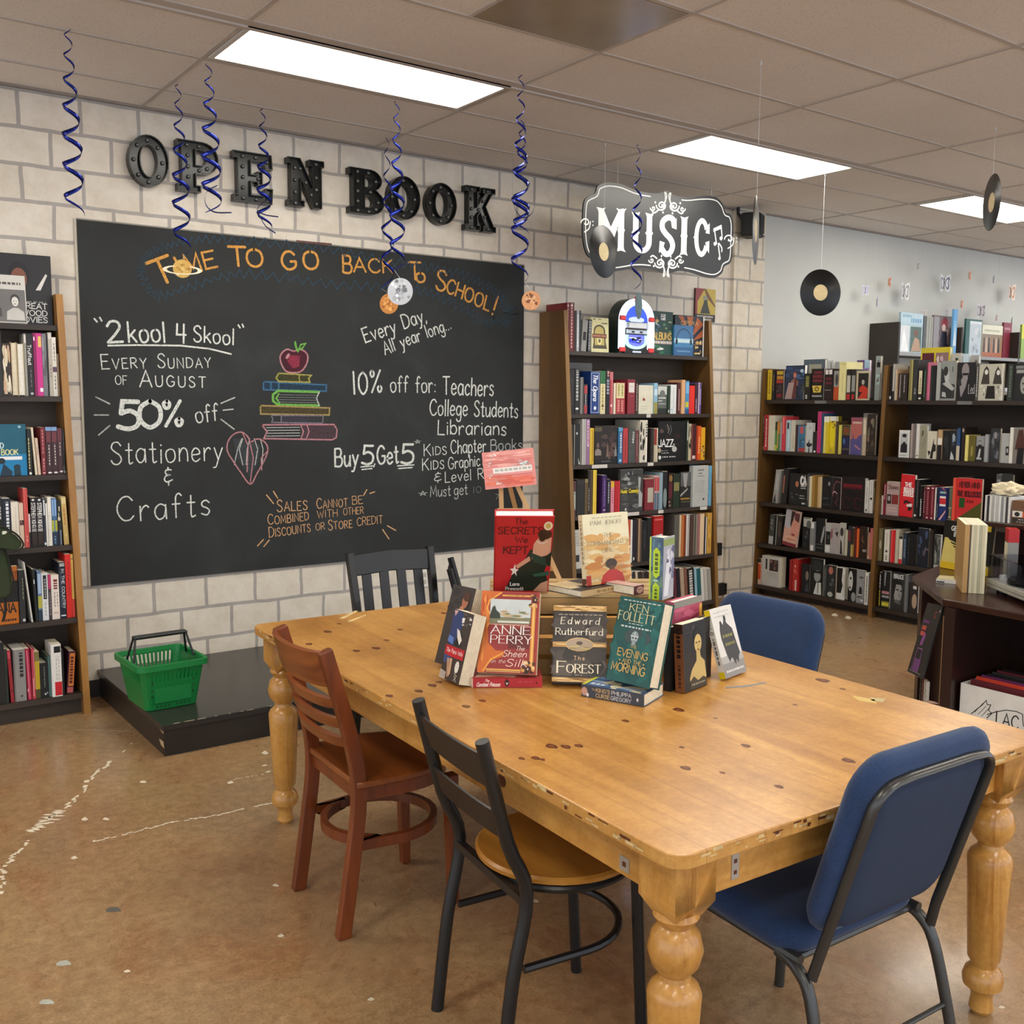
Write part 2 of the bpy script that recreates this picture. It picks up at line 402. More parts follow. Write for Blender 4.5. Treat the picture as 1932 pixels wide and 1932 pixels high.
def brick_mat(name,x0,z0,bw,bh,cols,mortar):
    s = NT(name); tc = s.n('TexCoord'); sp = s.n('SeparateXYZ'); s.l(tc.outputs['Object'],sp.inputs[0])
    wob = s.n('TexNoise',Scale=5.0,Detail=2.0); s.l(tc.outputs['Object'],wob.inputs['Vector'])
    w = s.math('MULTIPLY',s.math('SUBTRACT',wob.outputs['Fac'],.5),.018)
    cb = s.n('CombineXYZ'); s.l(s.math('ADD',s.math('SUBTRACT',sp.outputs[0],x0),w),cb.inputs[0]); s.l(s.math('ADD',s.math('SUBTRACT',sp.outputs[2],z0),w),cb.inputs[1])
    b = s.n('TexBrick',offset=.5); s.l(cb.outputs[0],b.inputs['Vector'])
    b.inputs['Scale'].default_value = 1.0; b.inputs['Brick Width'].default_value = bw; b.inputs['Row Height'].default_value = bh
    b.inputs['Mortar Size'].default_value = .0105; b.inputs['Mortar Smooth'].default_value = .25; b.inputs['Bias'].default_value = 0
    b.inputs['Color1'].default_value = lin(cols[0]); b.inputs['Color2'].default_value = lin(cols[1]); b.inputs['Mortar'].default_value = lin(mortar)
    n = s.n('TexNoise',Scale=9.0,Detail=5.0,Roughness=.7); s.l(tc.outputs['Object'],n.inputs['Vector'])
    c = s.mix(.5,b.outputs['Color'],s.ramp(n.outputs['Fac'],[(.3,'#d9d2c4'),(.65,'#ffffff')]),'MULTIPLY')
    s.l(c,s.b.inputs['Base Color']); s.b.inputs['Roughness'].default_value = .6
    bp = s.n('Bump',Strength=.25,Distance=.004); s.l(s.math('ADD',s.math('MULTIPLY',b.outputs['Fac'],-.6),s.math('MULTIPLY',n.outputs['Fac'],.5)),bp.inputs['Height']); s.l(bp.outputs[0],s.b.inputs['Normal'])
    return s.m
def tile_mat():
    s = NT('ceiling_tile'); tc = s.n('TexCoord')
    n = s.n('TexNoise',Scale=160.0,Detail=2.0,Roughness=.7); s.l(tc.outputs['Object'],n.inputs['Vector'])
    n2 = s.n('TexNoise',Scale=.8,Detail=2.0); s.l(tc.outputs['Object'],n2.inputs['Vector'])
    c = s.ramp(n.outputs['Fac'],[(.28,'#bcb6b0'),(.44,'#e4dfd9')])
    c = s.mix(.6,c,s.ramp(n2.outputs['Fac'],[(.3,'#ebe6e0'),(.7,'#ffffff')]),'MULTIPLY')
    s.l(c,s.b.inputs['Base Color']); s.b.inputs['Roughness'].default_value = .9
    bp = s.n('Bump',Strength=.15,Distance=.003); s.l(n.outputs['Fac'],bp.inputs['Height']); s.l(bp.outputs[0],s.b.inputs['Normal'])
    return s.m

# floor with its worn paint marks
paint = mat('#d8ccb4',.6,var=.15,scale=40)
chip_grey = mat('#a9aca0',.5,var=.1,scale=30); chip_dark = mat('#5c5a52',.5,var=.1,scale=30)
fm = MB(); fmat = floor_mat()
fm.quad((-5,-4,0),(15,-4,0),(15,WY,0),(-5,WY,0),fmat)
def mark(px,material,z=.0006):
    fm.flat([at_z(x,y,z) for x,y in px],material)
def rough_line(px,w,material,parts=18,keep=.8,seed=1):
    rnd = random.Random(seed); path = [at_z(x,y,.0007) for x,y in px]; path = smooth_path(path,8)
    for a,b in zip(path,path[1:]):
        if rnd.random() > keep: continue
        t = (b - a); n = Vector((-t.y,t.x,0)).normalized(); j = rnd.uniform(-.6,.6) * w
        w1,w2 = w * rnd.uniform(.3,1),w * rnd.uniform(.3,1)
        pts = [a + n * (j - w1 / 2),a + t * .5 + n * (j - w * rnd.uniform(.2,.9)),b + n * (j - w2 / 2),b + n * (j + w2 / 2),a + t * .45 + n * (j + w * rnd.uniform(.1,.8)),a + n * (j + w1 / 2)]
        fm.flat(pts,material)
rough_line([(252,1402),(215,1432),(178,1462),(150,1500),(120,1525),(80,1552)],.016,paint,keep=.75,seed=4)
rough_line([(55,1585),(30,1610),(12,1632),(4,1660),(0,1700)],.016,paint,keep=.7,seed=9)
rough_line([(112,1528),(95,1545),(78,1558),(60,1570)],.035,paint,keep=1,seed=3)
rough_line([(175,1588),(250,1570),(330,1550),(400,1540),(470,1524),(535,1510)],.010,paint,keep=.95,seed=5)
rough_line([(142,1377),(190,1378),(252,1380)],.004,paint,keep=1,seed=6)
rough_line([(440,1470),(470,1465),(498,1461)],.008,paint,keep=.6,seed=7)
for x,y,m_ in ((120,1817,chip_grey),(88,1890,chip_grey),(214,1716,chip_dark),(160,1545,paint),(200,1545,paint),(140,1618,paint),(435,1476,paint),(530,1765,paint),(520,1670,paint),(500,1420,paint),(270,1475,paint),(240,1832,paint),(1225,1690,paint),(1010,1700,paint),(1890,1900,paint),(700,1885,paint),(860,1120,paint),(1600,1165,paint),(1575,1160,paint)):
    r = 9 if m_ is not paint else 4
    mark([(x + r * 1.5 * math.cos(a) * (1 + .3 * math.sin(3 * a)),y + r * .7 * math.sin(a) * (1 + .3 * math.cos(2 * a + x))) for a in [k * PI / 5 for k in range(10)]],m_)
for x,y in ((498,1444),(520,1436),(545,1420),(505,1456)):
    mark([(x - 5,y + 1),(x - 1,y - 1.5),(x + 4,y - 2),(x + 6,y),(x + 1,y + 1.5)],paint)
struct(fm.build('floor'))

brick = brick_mat('painted_block',1.1615,.057,.283,.175,('#e2dacd','#dbd3c5'),'#aba6a1')
brick_pil = brick_mat('painted_block_pier',6.09,.057,.283,.175,('#ddd4c2','#d6cdba'),'#aaa59d')
w = MB(); w.box((-5,WY,0),(6.05,WY + .15,CEIL),brick); struct(w.build('wall_back'))
w = MB(); w.box((6.05,WY - .03,0),(6.40,WY + .15,CEIL),brick_pil); struct(w.build('wall_pier'))
w = MB(); w.box((6.40,WY,0),(15,WY + .15,CEIL),mat('#bfc1bd',.7,var=.03,scale=3,bump=.05)); struct(w.build('wall_grey'))
w = MB(); w.box((-5,WY - .008,0),(1.29,WY,.09),mat('#2b2724',.5)); struct(w.build('baseboard_back'))
w = MB(); w.box((-5,-4,CEIL),(15,WY,CEIL + .05),tile_mat()); struct(w.build('ceiling'))
# ceiling grid
GX0,GP,GY0,GS = 1.5987,1.341,3.990,.553
gm = mat('#b9b1a9',.75,var=.03); g = MB()
ys = [GY0 + GS * j for j in (1,2)] + [GY0 - GS * j for j in range(1,15)]
for y in ys: g.box((-5,y - .010,CEIL - .005),(15,y + .010,CEIL + .001),gm)
g.box((-5,GY0 + .045,CEIL - .014),(15,GY0 + .07,CEIL + .001),gm); g.box((-5,GY0 - .012,CEIL - .006),(15,GY0 + .05,CEIL + .001),gm)
for i in range(-5,11):
    x = GX0 + GP * i; g.box((x - .010,-4,CEIL - .0045),(x + .010,WY,CEIL + .001),gm)
for i in range(-5,10):
    x = GX0 + GP * (i + .5)
    if i != 0: continue
    g.box((x - .009,GY0 - GS * 2,CEIL - .0042),(x + .009,GY0 - GS,CEIL + .001),gm)
struct(g.build('trim_1'))
g = MB(); g.box((-5,WY - .02,CEIL - .012),(6.05,WY,CEIL),mat('#8c837a',.7)); g.box((6.40,WY - .02,CEIL - .012),(15,WY,CEIL),mat('#8c837a',.7)); struct(g.build('trim_2'))

# ceiling lights
lens_m = emit('#ffffff',1.0)
def lamp_mat():
    s = NT('light_diffuser'); tc = s.n('TexCoord')
    s.b.inputs['Base Color'].default_value = (.9,.9,.88,1)
    s.b.inputs['Emission Color'].default_value = LAMP_COL + (1,); s.b.inputs['Emission Strength'].default_value = LAMP
    return s.m
LM = lamp_mat(); lf = mat('#c9c6bf',.5,var=.02)
def ceiling_light(x0,x1,y0,y1,label):
    t = thing('ceiling_light',label,'light',((x0 + x1) / 2,(y0 + y1) / 2,CEIL),0,'recessed ceiling lights')
    hx,hy = (x1 - x0) / 2,(y1 - y0) / 2; b = MB()
    for lo,hi in (((-hx - .02,-hy - .02,-.012),(hx + .02,-hy,0)),((-hx - .02,hy,-.012),(hx + .02,hy + .02,0)),((-hx - .02,-hy,-.012),(-hx,hy,0)),((hx,-hy,-.012),(hx + .02,hy,0))): b.box(lo,hi,lf)
    b.build('frame',t)
    d = MB(); d.box((-hx,-hy,-.006),(hx,hy,-.001),LM); d.build('diffuser',t)
ceiling_light(1.632,2.885,4.055,4.477,'nearest bright ceiling light, above the OPEN BOOK letters')
ceiling_light(4.31,5.585,4.07,4.49,'bright ceiling light above the MUSIC sign')
ceiling_light(7.02,8.27,4.07,4.50,'bright ceiling light at the right edge of the photo, beyond the hanging records')
for i,(x,y) in enumerate(((1.64,1.65),(4.32,1.65),(7.02,1.65),(-1.04,1.65),(-1.04,4.06),(1.64,-.75),(4.32,-.75),(-1.04,-.75),(7.0,-.75),(9.7,1.65),(9.7,4.06),(1.64,-3.2),(4.32,-3.2))):
    ceiling_light(x,x + 1.25,y,y + .43,'recessed ceiling light outside the frame of the photo')
# unlit square panel
t = thing('ceiling_panel','unlit brownish translucent square panel in the ceiling at the top edge','ceiling panel',(2.61,3.17,CEIL))
b = MB(); b.box((-.325,-.268,-.004),(.325,.268,.002),mat('#948772',.22,var=.12,scale=2.2)); b.build('diffuser',t)
b = MB(); b.box((-.335,-.278,-.002),(.335,.278,.001),gm); b.build('frame',t)

# platform (low black stage)
stg = mat('#262321',.35,var=.18,scale=5,bump=.1,bscale=60); raw = mat('#b79a72',.7)
t = thing('stage_platform','low black painted wooden stage platform under the chalkboard','platform',(1.275,4.34,0))
L = 2.9
b = MB(); b.box((.012,.012,.0),(L,WY - 4.34 - .01,.132),stg); b.build('base',t)
b = MB(); b.box((0,0,.118),(L,WY - 4.34 - .01,.145),mat('#2c2a28',.28,var=.2,scale=4,bump=.08,bscale=40),bev=.003); b.build('deck',t)
b = MB()
for q in ([(-.0012,.02,.10),(-.0012,.055,.104),(-.0012,.075,.112),(-.0012,.01,.112)],[(-.0012,.012,.035),(-.0012,.06,.04),(-.0012,.085,.062),(-.0012,.02,.066)]):
    b.add([(x + .0105 if z < .118 else x,y,z) for x,y,z in q],[(3,2,1,0)],raw)
x = .05
while x < .62:
    l = random.uniform(.01,.06); b.box((x,-.0008,.1435),(x + l,.002,.1456),mat('#b0a58f',.7)); x += l + random.uniform(.01,.09)
b.build('worn_edge',t)

# outlets on the wall
b = MB(); b.box((-.035,-.006,-.057),(.035,0,.057),mat('#e3e0d6',.4),bev=.002)
for s_ in (-.022,.022): b.box((-.016,-.0075,s_ - .014),(.016,-.006,s_ + .014),mat('#b9b5aa',.4))
o = b.build('wall_outlet'); o.location = (3.272,WY,.432); tag(o,'white outlet plate low on the painted block wall behind the black slat chair','outlet')
for x,z,lab in ((5.964,.401,'small black junction box on the painted wall, upper of two beside the middle bookcase'),(6.035,.075,'small black junction box on the painted wall near the floor beside the middle bookcase')):
    b = MB(); b.box((-.045,-.03,-.05),(.045,0,.05),mat('#1a1918',.5),bev=.004); o = b.build('junction_box'); o.location = (x,WY,z); tag(o,lab,'junction box')
# loudspeaker under the ceiling at the pier
t = thing('wall_speaker','black loudspeaker hung under the ceiling on the corner of the block wall','speaker',(6.12,WY - .15,2.9),.5)
b = MB(); b.box((-.085,-.06,-.085),(.085,.08,.09),mat('#161617',.55),bev=.012); b.build('cabinet',t)
b = MB(); b.box((-.075,-.066,-.075),(.075,-.06,.08),mat('#0d0d0e',.8,bump=.3,bscale=400)); b.build('grille',t)
b = MB(); b.box((.03,-.0675,-.068),(.055,-.066,-.06),mat('#c8c8c8',.3)); b.build('badge',t)
b = MB(); b.tube([(0,.05,.0),(0,.12,.1),(0,.12,.147)],.012,mat('#1c1c1c',.5)); b.build('bracket',t)
# ================================================================== CHALKBOARD
BY = WY - .012
BX0,BX1,BZ0,BZ1 = 1.2637,4.045,.592,2.4505
t = thing('chalkboard','large black chalkboard with back to school sale lettering on the block wall','chalkboard',(BX0,WY,BZ0)); board = t
def board_mat():
    s = NT('chalk_black'); tc = s.n('TexCoord')
    n = s.n('TexNoise',Scale=2.4,Detail=5.0,Roughness=.6,Distortion=.6); s.l(tc.outputs['Object'],n.inputs['Vector'])
    s.l(s.ramp(n.outputs['Fac'],[(.35,'#1e2020'),(.55,'#242727'),(.78,'#303434')]),s.b.inputs['Base Color']); s.b.inputs['Roughness'].default_value = .75
    return s.m
b = MB(); b.box((0,-.0112,0),(BX1 - BX0,-.0012,BZ1 - BZ0),board_mat()); b.build('panel',t)
b = MB(); em = mat('#d8d2c4',.7)
b.box((-.012,-.008,.0),(0,-.0012,BZ1 - BZ0),mat('#bdb6a6',.7)); b.box((0,-.0118,BZ1 - BZ0 - .004),(BX1 - BX0,-.0012,BZ1 - BZ0 + .003),mat('#8a857b',.7)); b.build('edge_trim',t)
def bpt(x,y):           # photo point -> board coordinates (x along, z up), relative to the board's corner
    p = at_y(x,y,BY - .0005); return p.x - BX0,p.z - BZ0
MBRD = Matrix(((1,0,0,0),(0,0,-1,-.0118),(0,1,0,0),(0,0,0,1)))
def chalk_mat(col,alpha=1.0):
    k = ('chalk',col)
    if k in MC: return MC[k]
    s = NT('chalk'); tc = s.n('TexCoord'); n = s.n('TexNoise',Scale=90.0,Detail=3.0); s.l(tc.outputs['Object'],n.inputs['Vector'])
    c = lin(col); d = tuple(x * .55 for x in c[:3]) + (1,)
    s.l(s.ramp(n.outputs['Fac'],[(.34,d),(.5,c)]),s.b.inputs['Base Color']); s.b.inputs['Roughness'].default_value = .95
    MC[k] = s.m; return s.m
W_ = chalk_mat('#d9dcd6'); W2 = chalk_mat('#b8bcb8'); OR = chalk_mat('#d69b4c'); PE = chalk_mat('#d8a97a'); BL = chalk_mat('#2d4658'); GY = chalk_mat('#7f8584')
def chalk(name,items,label=None):
    for it in items:
        mb = MB()
        s,a,e,hpx,m_ = it[:5]; kw = it[5] if len(it) > 5 else {}
        ax,az = bpt(*a); ex,ez = bpt(*e); an = math.atan2(ez - az,ex - ax)
        _,hz = bpt(a[0],a[1] - hpx)
        M = MBRD @ Matrix.Translation((ax,az,0)) @ Matrix.Rotation(an,4,'Z')
        write(mb,s,M,hz - az,m_,width=math.hypot(ex - ax,ez - az),jitter=kw.get('jit',.03),w=kw.get('w',.085),small=kw.get('small'),gap=kw.get('gap',.18))
        o = mb.build(name,board)
        if label: o['label'] = label
def strokes(name,lst,label=None,z=.0002,apart=False):
    mb = MB()
    for pts,wd,m_ in lst:
        if apart: mb = MB()
        ribbon(mb,[bpt(*p) for p in pts],wd,m_,MBRD,z=z)
        if apart: mb.build(name,board)
    if apart: return
    o = mb.build(name,board)
    if label: o['label'] = label
chalk('headline_word',[('T',(296,541),(336,525),46,OR,dict(w=.13)),('I',(345,524),(352,520),38,OR,dict(w=.13)),('M',(352,517),(382,511),34,OR,dict(w=.13)),('E',(388,507),(410,502),31,OR,dict(w=.13)),
    ('T',(434,501),(466,502),36,OR,dict(w=.14)),('O',(466,502),(497,503),33,OR,dict(w=.14)),('GO',(533,509),(602,507),34,OR,dict(w=.14,gap=.35)),
    ('B',(647,513),(664,514),32,OR,dict(w=.13)),('ACK',(668,513),(742,515),26,OR,dict(w=.14)),('T',(772,528),(795,529),33,OR,dict(w=.12)),('o',(785,531),(802,533),28,OR,dict(w=.15)),
    ('S',(822,546),(840,551),38,OR,dict(w=.11)),('CHOOL',(841,551),(922,586),27,OR,dict(w=.14)),('!',(922,592),(938,598),38,OR,dict(w=.11))],'orange chalk headline TIME TO GO BACK TO SCHOOL!')
# jagged cloud around the headline
def zig(curve,amp,n,seed):
    rnd = random.Random(seed); P = smooth_path([(x,y,0) for x,y in curve],20); out = []
    for i in range(n + 1):
        p = P[int(i * (len(P) - 1) / n)]; q = P[min(len(P) - 1,int(i * (len(P) - 1) / n) + 1)]; r = P[max(0,int(i * (len(P) - 1) / n) - 1)]
        t = (q - r).normalized(); nn = Vector((-t.y,t.x,0)); s_ = amp * rnd.uniform(.5,1.1) * (1 if i % 2 else -1); p = p + nn * s_; out.append((p.x,p.y))
    return out
strokes('blue_border',[(zig([(265,512),(272,488),(300,470),(350,455),(420,452),(520,460),(620,470),(720,490),(800,503),(860,515),(910,535),(945,560),(958,590)],9,120,1),.006,BL),
    (zig([(265,515),(280,545),(300,560),(345,545),(400,528),(460,516),(540,524),(620,535),(700,540),(760,542),(810,552),(850,570),(890,592),(915,612),(935,600),(958,612)],9,110,2),.006,BL),
    (zig([(935,560),(960,585),(962,600),(950,615)],14,16,4),.005,BL)],'jagged blue chalk border')
strokes('chalk_smudge',[([(560,455),(590,458),(625,461)],.012,chalk_mat('#6a4a44'))])
chalk('kool_word',[('2',(203,647),(232,646),40,W_,dict(w=.12)),('kool',(243,646),(312,646),38,W_,dict(w=.1)),('4',(332,646),(352,647),36,W_,dict(w=.1)),('Skool',(366,645),(441,650),30,W_,dict(w=.1)),
    ('"',(184,632),(203,628),28,W_,dict(w=.12)),('"',(452,640),(466,637),24,W_,dict(w=.13)),
    ('Every Sunday',(192,696),(398,693),27,W_,dict(small=.72,gap=.22)),('of',(218,726),(240,726),20,W_,dict(small=.85)),('August',(264,730),(388,730),31,W_,dict(small=.66,gap=.24)),
    ('5',(221,808),(262,808),52,W_,dict(w=.17)),('0',(262,806),(305,805),50,W_,dict(w=.17)),('%',(308,803),(347,801),48,W_,dict(w=.13)),('off',(370,797),(412,793),32,W_,dict(w=.08))],'white chalk lettering about the Sunday sale')
strokes('chalk_ray',[([(204,652),(260,651),(340,652),(395,658),(436,668)],.009,W_)] + [(p,.007,W2) for p in (
    [(181,749),(207,762)],[(178,783),(205,783)],[(186,821),(207,803)],[(417,761),(443,750)],[(421,774),(440,772)],[(417,791),(442,810)])],apart=True)
chalk('stationery_word',[('Stationery',(210,876),(420,868),42,W_,dict(w=.06,gap=.2)),('&',(311,913),(327,912),32,W_,dict(w=.08)),('Crafts',(222,985),(397,972),46,W_,dict(w=.06,gap=.26))],'white chalk words Stationery & Crafts')
chalk('discount_word',[('Every Day,',(690,647),(806,606),27,W_,dict(w=.1)),('All year long...',(727,669),(852,620),24,W_,dict(w=.1)),
    ('10%',(666,743),(722,741),42,W_,dict(w=.09)),('off for:',(737,740),(822,740),30,W_,dict(w=.085)),('Teachers',(836,744),(931,747),33,W_,dict(w=.085)),('College Students',(811,783),(977,788),30,W_,dict(w=.085)),('Librarians',(826,819),(955,821),27,W_,dict(w=.09)),
    ('Buy',(632,880),(676,878),33,W_,dict(w=.11)),('5',(682,876),(704,876),35,W_,dict(w=.13)),(',',(705,876),(709,876),30,W_),('Get',(712,876),(752,874),34,W_,dict(w=.11)),('5',(756,874),(780,873),36,W_,dict(w=.13))],'white chalk discount lettering')
chalk('kids_word',[('*',(782,837),(794,836),14,W2,dict(w=.12)),('Kids',(800,860),(843,857),22,W_,dict(small=.7)),('Chapter',(851,856),(917,852),25,W_),('Books',(926,851),(985,848),21,W2),
    ('Kids',(797,887),(838,884),22,W_,dict(small=.72)),('Graphic',(846,885),(906,879),22,W_),('Novels',(911,878),(968,872),20,W2),('&',(820,909),(834,908),19,W_),('Level R',(840,910),(913,903),20,W_),
    ('*',(790,936),(806,935),16,W2,dict(w=.12)),('Must',(812,937),(850,935),20,W2),('get',(857,934),(882,932),20,W2),('10',(892,930),(908,929),12,GY)],'chalk lettering about kids books')
strokes('chalk_underline',[(p,.008,W_) for p in ([(681,881),(704,879)],[(683,886),(702,884)],[(750,879),(781,877)],[(752,884),(778,882)])] + [(p,.005,GY) for p in ([(935,932),(941,934),(936,942)],)],apart=True)
chalk('orange_word',[('Sales',(523,966),(580,962),22,PE,dict(small=.8)),('Cannot',(598,960),(656,955),19,PE,dict(small=.78)),('be',(665,952),(685,950),15,PE,dict(small=1)),
    ('Combined',(506,990),(583,981),19,PE,dict(small=.8)),('with',(599,978),(637,974),14,PE,dict(small=1)),('other',(648,972),(686,969),13,PE,dict(small=1)),
    ('Discounts',(508,1014),(586,1003),19,PE,dict(small=.8)),('or',(596,1001),(613,999),13,PE,dict(small=1)),('Store',(620,1000),(665,995),19,PE,dict(small=.75)),('credit',(674,992),(722,987),15,PE,dict(small=1))],'pale orange chalk lettering about combining sales')
strokes('orange_ray',[(p,.007,PE) for p in ([(503,934),(516,950)],[(516,927),(524,940)],[(486,1030),(497,1018)],[(498,1031),(508,1019)],[(686,935),(692,924)],[(698,931),(707,928)],[(731,992),(747,1001)],[(722,999),(734,1017)])],apart=True)
# drawing: books and apple, heart
def outline(pts,col,wd=.008): return ([p for p in pts] + [pts[0]],wd,col)
def px_poly(mb,pts,m_): mb.flat([bpt(*p) for p in pts],m_,MBRD @ Matrix.Translation((0,0,.00001 * len(mb.f))))
D = lambda x,y: (140 + x / 3.018,400 + y / 3.018)
PK = chalk_mat('#b57f86'); RD = chalk_mat('#8c2f45'); GN = chalk_mat('#6fae4e'); YL = chalk_mat('#a09a50'); BU = chalk_mat('#3f6a8c'); TN = chalk_mat('#a08c58'); MV = chalk_mat('#77707f')
fl = MB()
px_poly(fl,[D(1078,968),D(1435,985),D(1435,1018),D(1078,1010)],chalk_mat('#22384c')); px_poly(fl,[D(1152,920),D(1350,930),D(1345,968),D(1155,962)],chalk_mat('#3d3d22'))
px_poly(fl,[D(1062,1105),D(1455,1118),D(1450,1155),D(1062,1150)],chalk_mat('#4a4128')); px_poly(fl,[D(1180,1160),D(1335,1160),D(1335,1200),D(1180,1198)],chalk_mat('#3a3842'))
px_poly(fl,[D(1300,1215),D(1485,1215),D(1490,1290),D(1300,1288)],chalk_mat('#4a3a40'))
px_poly(fl,[D(1180,790),D(1325,790),D(1330,850),D(1295,915),D(1215,910),D(1182,850)],chalk_mat('#4a1c2a')); px_poly(fl,[D(1225,815),D(1285,820),D(1282,880),D(1245,890),D(1215,850)],RD)
fl.build('book_stack_shading',board); fl = MB()
px_poly(fl,[D(905,1290),D(990,1300),D(1060,1330),D(1050,1420),D(1000,1510),D(930,1400)],chalk_mat('#3a3f42'))
fl.build('heart_shading',board)
ap = smooth_path([(D(x,y) + (0,)) for x,y in ((1250,792),(1210,782),(1175,815),(1178,860),(1205,905),(1250,915),(1295,905),(1325,860),(1328,812),(1292,783))],5,True); ap = [(p.x,p.y) for p in ap]
L_ = [outline(ap,PK,.009),([D(1210,830),D(1222,812)],.016,PK),([D(1275,795),D(1262,765),D(1258,740)],.012,GN),([D(1280,780),D(1290,755),D(1318,748),D(1300,775),D(1278,785)],.009,GN),
    outline([D(1165,918),D(1350,930),D(1335,948),D(1342,970),D(1165,965),D(1150,945)],YL,.009),([D(1285,925),D(1280,945),D(1288,968)],.007,YL),
    outline([D(1078,966),D(1437,985),D(1435,1020),D(1078,1012)],BU,.009),([D(1120,968),D(1120,1012)],.009,BU),([D(1165,970),D(1165,1014)],.009,BU),
    ([D(1395,1025),D(1160,1018),D(1132,1040),D(1132,1075),D(1160,1098),D(1395,1102)],.014,GN),([D(1395,1025),D(1380,1060),D(1395,1102)],.008,W2),([D(1165,1035),D(1150,1060),D(1170,1090)],.010,GN),
    outline([D(1060,1102),D(1455,1116),D(1452,1156),D(1062,1150)],TN,.009),outline([D(1120,1158),D(1418,1160),D(1415,1202),D(1125,1198),D(1132,1178)],MV,.007),([D(1180,1160),D(1178,1200)],.007,MV),
    outline([D(1068,1212),D(1290,1210),D(1480,1210),D(1497,1240),D(1492,1285),D(1470,1297),D(1080,1290),D(1098,1250)],PK,.009),([D(1290,1212),D(1305,1250),D(1292,1290)],.008,PK),([D(1325,1212),D(1338,1250),D(1322,1290)],.007,PK)]
for k in range(4): L_.append(([D(1095,1228 + k * 16),D(1285,1226 + k * 16)],.004,W2))
for k in range(4): L_.append(([D(1160,1040 + k * 14),D(1385,1044 + k * 14)],.003,GY))
HS = len(L_)
hp = [(D(x,y) + (0,)) for x,y in ((1000,1305),(985,1275),(950,1253),(905,1268),(875,1310),(872,1360),(900,1410),(950,1485),(1003,1550),(1040,1490),(1085,1410),(1103,1350),(1085,1310),(1045,1292),(1010,1308))]
L_.append(([(p.x,p.y) for p in smooth_path(hp,4)],.008,PK))
for xs in ((955,930,912),(1000,985,980),(1025,1045,1030),(960,940,960),(1060,1075,1070)): L_.append(([D(xs[0],1290),D(xs[1],1350),D(xs[2],1440)],.005,W2))
L_ += [([D(1000,1310),D(1020,1400),D(1003,1540)],.006,PK),([D(960,1260),D(990,1330),D(985,1480)],.006,PK),([D(1103,1360),D(1065,1400),D(1068,1470)],.006,PK)]
strokes('book_stack_drawing',L_[:HS],'coloured chalk drawing of an apple on stacked books',z=.0004); strokes('heart_drawing',L_[HS:],'striped white chalk heart',z=.0004)
# ================================================================== TABLE
TZ = .74
def pine_mat(name,axis,tint=('#bd8a42','#dcab60')):
    s = NT(name); tc = s.n('TexCoord'); mp = s.n('Mapping'); sc = [11.0] * 3; sc[axis] = .8; mp.inputs['Scale'].default_value = sc
    s.l(tc.outputs['Object'],mp.inputs['Vector'])
    n = s.n('TexNoise',Scale=1.6,Detail=6.0,Roughness=.62,Distortion=.7); s.l(mp.outputs[0],n.inputs['Vector'])
    c = s.ramp(n.outputs['Fac'],[(.3,tint[0]),(.5,'#cf9b50'),(.72,tint[1])])
    w = s.n('TexNoise',Scale=3.2,Detail=5.0,Roughness=.7); s.l(tc.outputs['Object'],w.inputs['Vector'])
    c = s.mix(.7,c,s.ramp(w.outputs['Fac'],[(.28,'#c4b49a'),(.6,'#ffffff')]),'MULTIPLY')
    f = s.n('TexNoise',Scale=60.0,Detail=4.0,Roughness=.8); s.l(tc.outputs['Object'],f.inputs['Vector'])
    c = s.mix(.5,c,s.ramp(f.outputs['Fac'],[(.35,'#d8cbb8'),(.6,'#ffffff')]),'MULTIPLY')
    return s,tc,c
def top_mat():
    s,tc,c = pine_mat('pine_top',1)
    sp = s.n('SeparateXYZ'); s.l(tc.outputs['Object'],sp.inputs[0])
    # board joints every 0.155 m across the width, a tone per board
    q = s.math('DIVIDE',sp.outputs[0],.155); fr = s.math('FRACT',q); fl = s.math('FLOOR',q)
    wn = s.n('TexWhiteNoise',noise_dimensions='1D'); s.l(fl,wn.inputs['W'])
    c = s.mix(.55,c,s.ramp(wn.outputs['Value'],[(0.0,'#d8c8b0'),(1.0,'#ffffff')]),'MULTIPLY')
    j = s.math('LESS_THAN',s.math('ABSOLUTE',s.math('SUBTRACT',fr,.5)),.008)
    c = s.mix(s.math('MULTIPLY',j,.55),c,lin('#8a5c22'))
    gs = s.n('TexNoise',Scale=1.3,Detail=4.0,Roughness=.7,Distortion=.4); s.l(tc.outputs['Object'],gs.inputs['Vector'])
    c = s.mix(s.ramp(gs.outputs['Fac'],[(.58,'#000000'),(.72,'#555555')]),c,lin('#8d8668'))
    s.l(c,s.b.inputs['Base Color']); s.b.inputs['Roughness'].default_value = .3; s.b.inputs['Coat Weight'].default_value = .2; s.b.inputs['Coat Roughness'].default_value = .2
    return s.m
def leg_mat():
    s,tc,c = pine_mat('pine_leg',2,('#a86c22','#c88d3a')); s.l(c,s.b.inputs['Base Color']); s.b.inputs['Roughness'].default_value = .3; s.b.inputs['Coat Weight'].default_value = .25
    return s.m
def apron_mat(ax):
    s,tc,c = pine_mat('pine_apron',ax,('#a86c22','#c88d3a')); s.l(c,s.b.inputs['Base Color']); s.b.inputs['Roughness'].default_value = .35
    return s.m
PTOP,PLEG = top_mat(),leg_mat()
knot = mat('#5a2c12',.4,var=.3,scale=120); scuff = mat('#cdb27c',.6,var=.2,scale=60); steel = mat('#b9b9b5',.35,metal=.8)
TN_ = Vector((1.262,1.231)); TW,TL,TROT = 1.245,2.262,-math.radians(2.4)
table = thing('farmhouse_table','large honey pine farmhouse table with turned legs, holding the book display','table',(TN_.x,TN_.y,0),TROT)
TM = Matrix.Translation((TN_.x,TN_.y,0)) @ Matrix.Rotation(TROT,4,'Z'); TMI = TM.inverted()
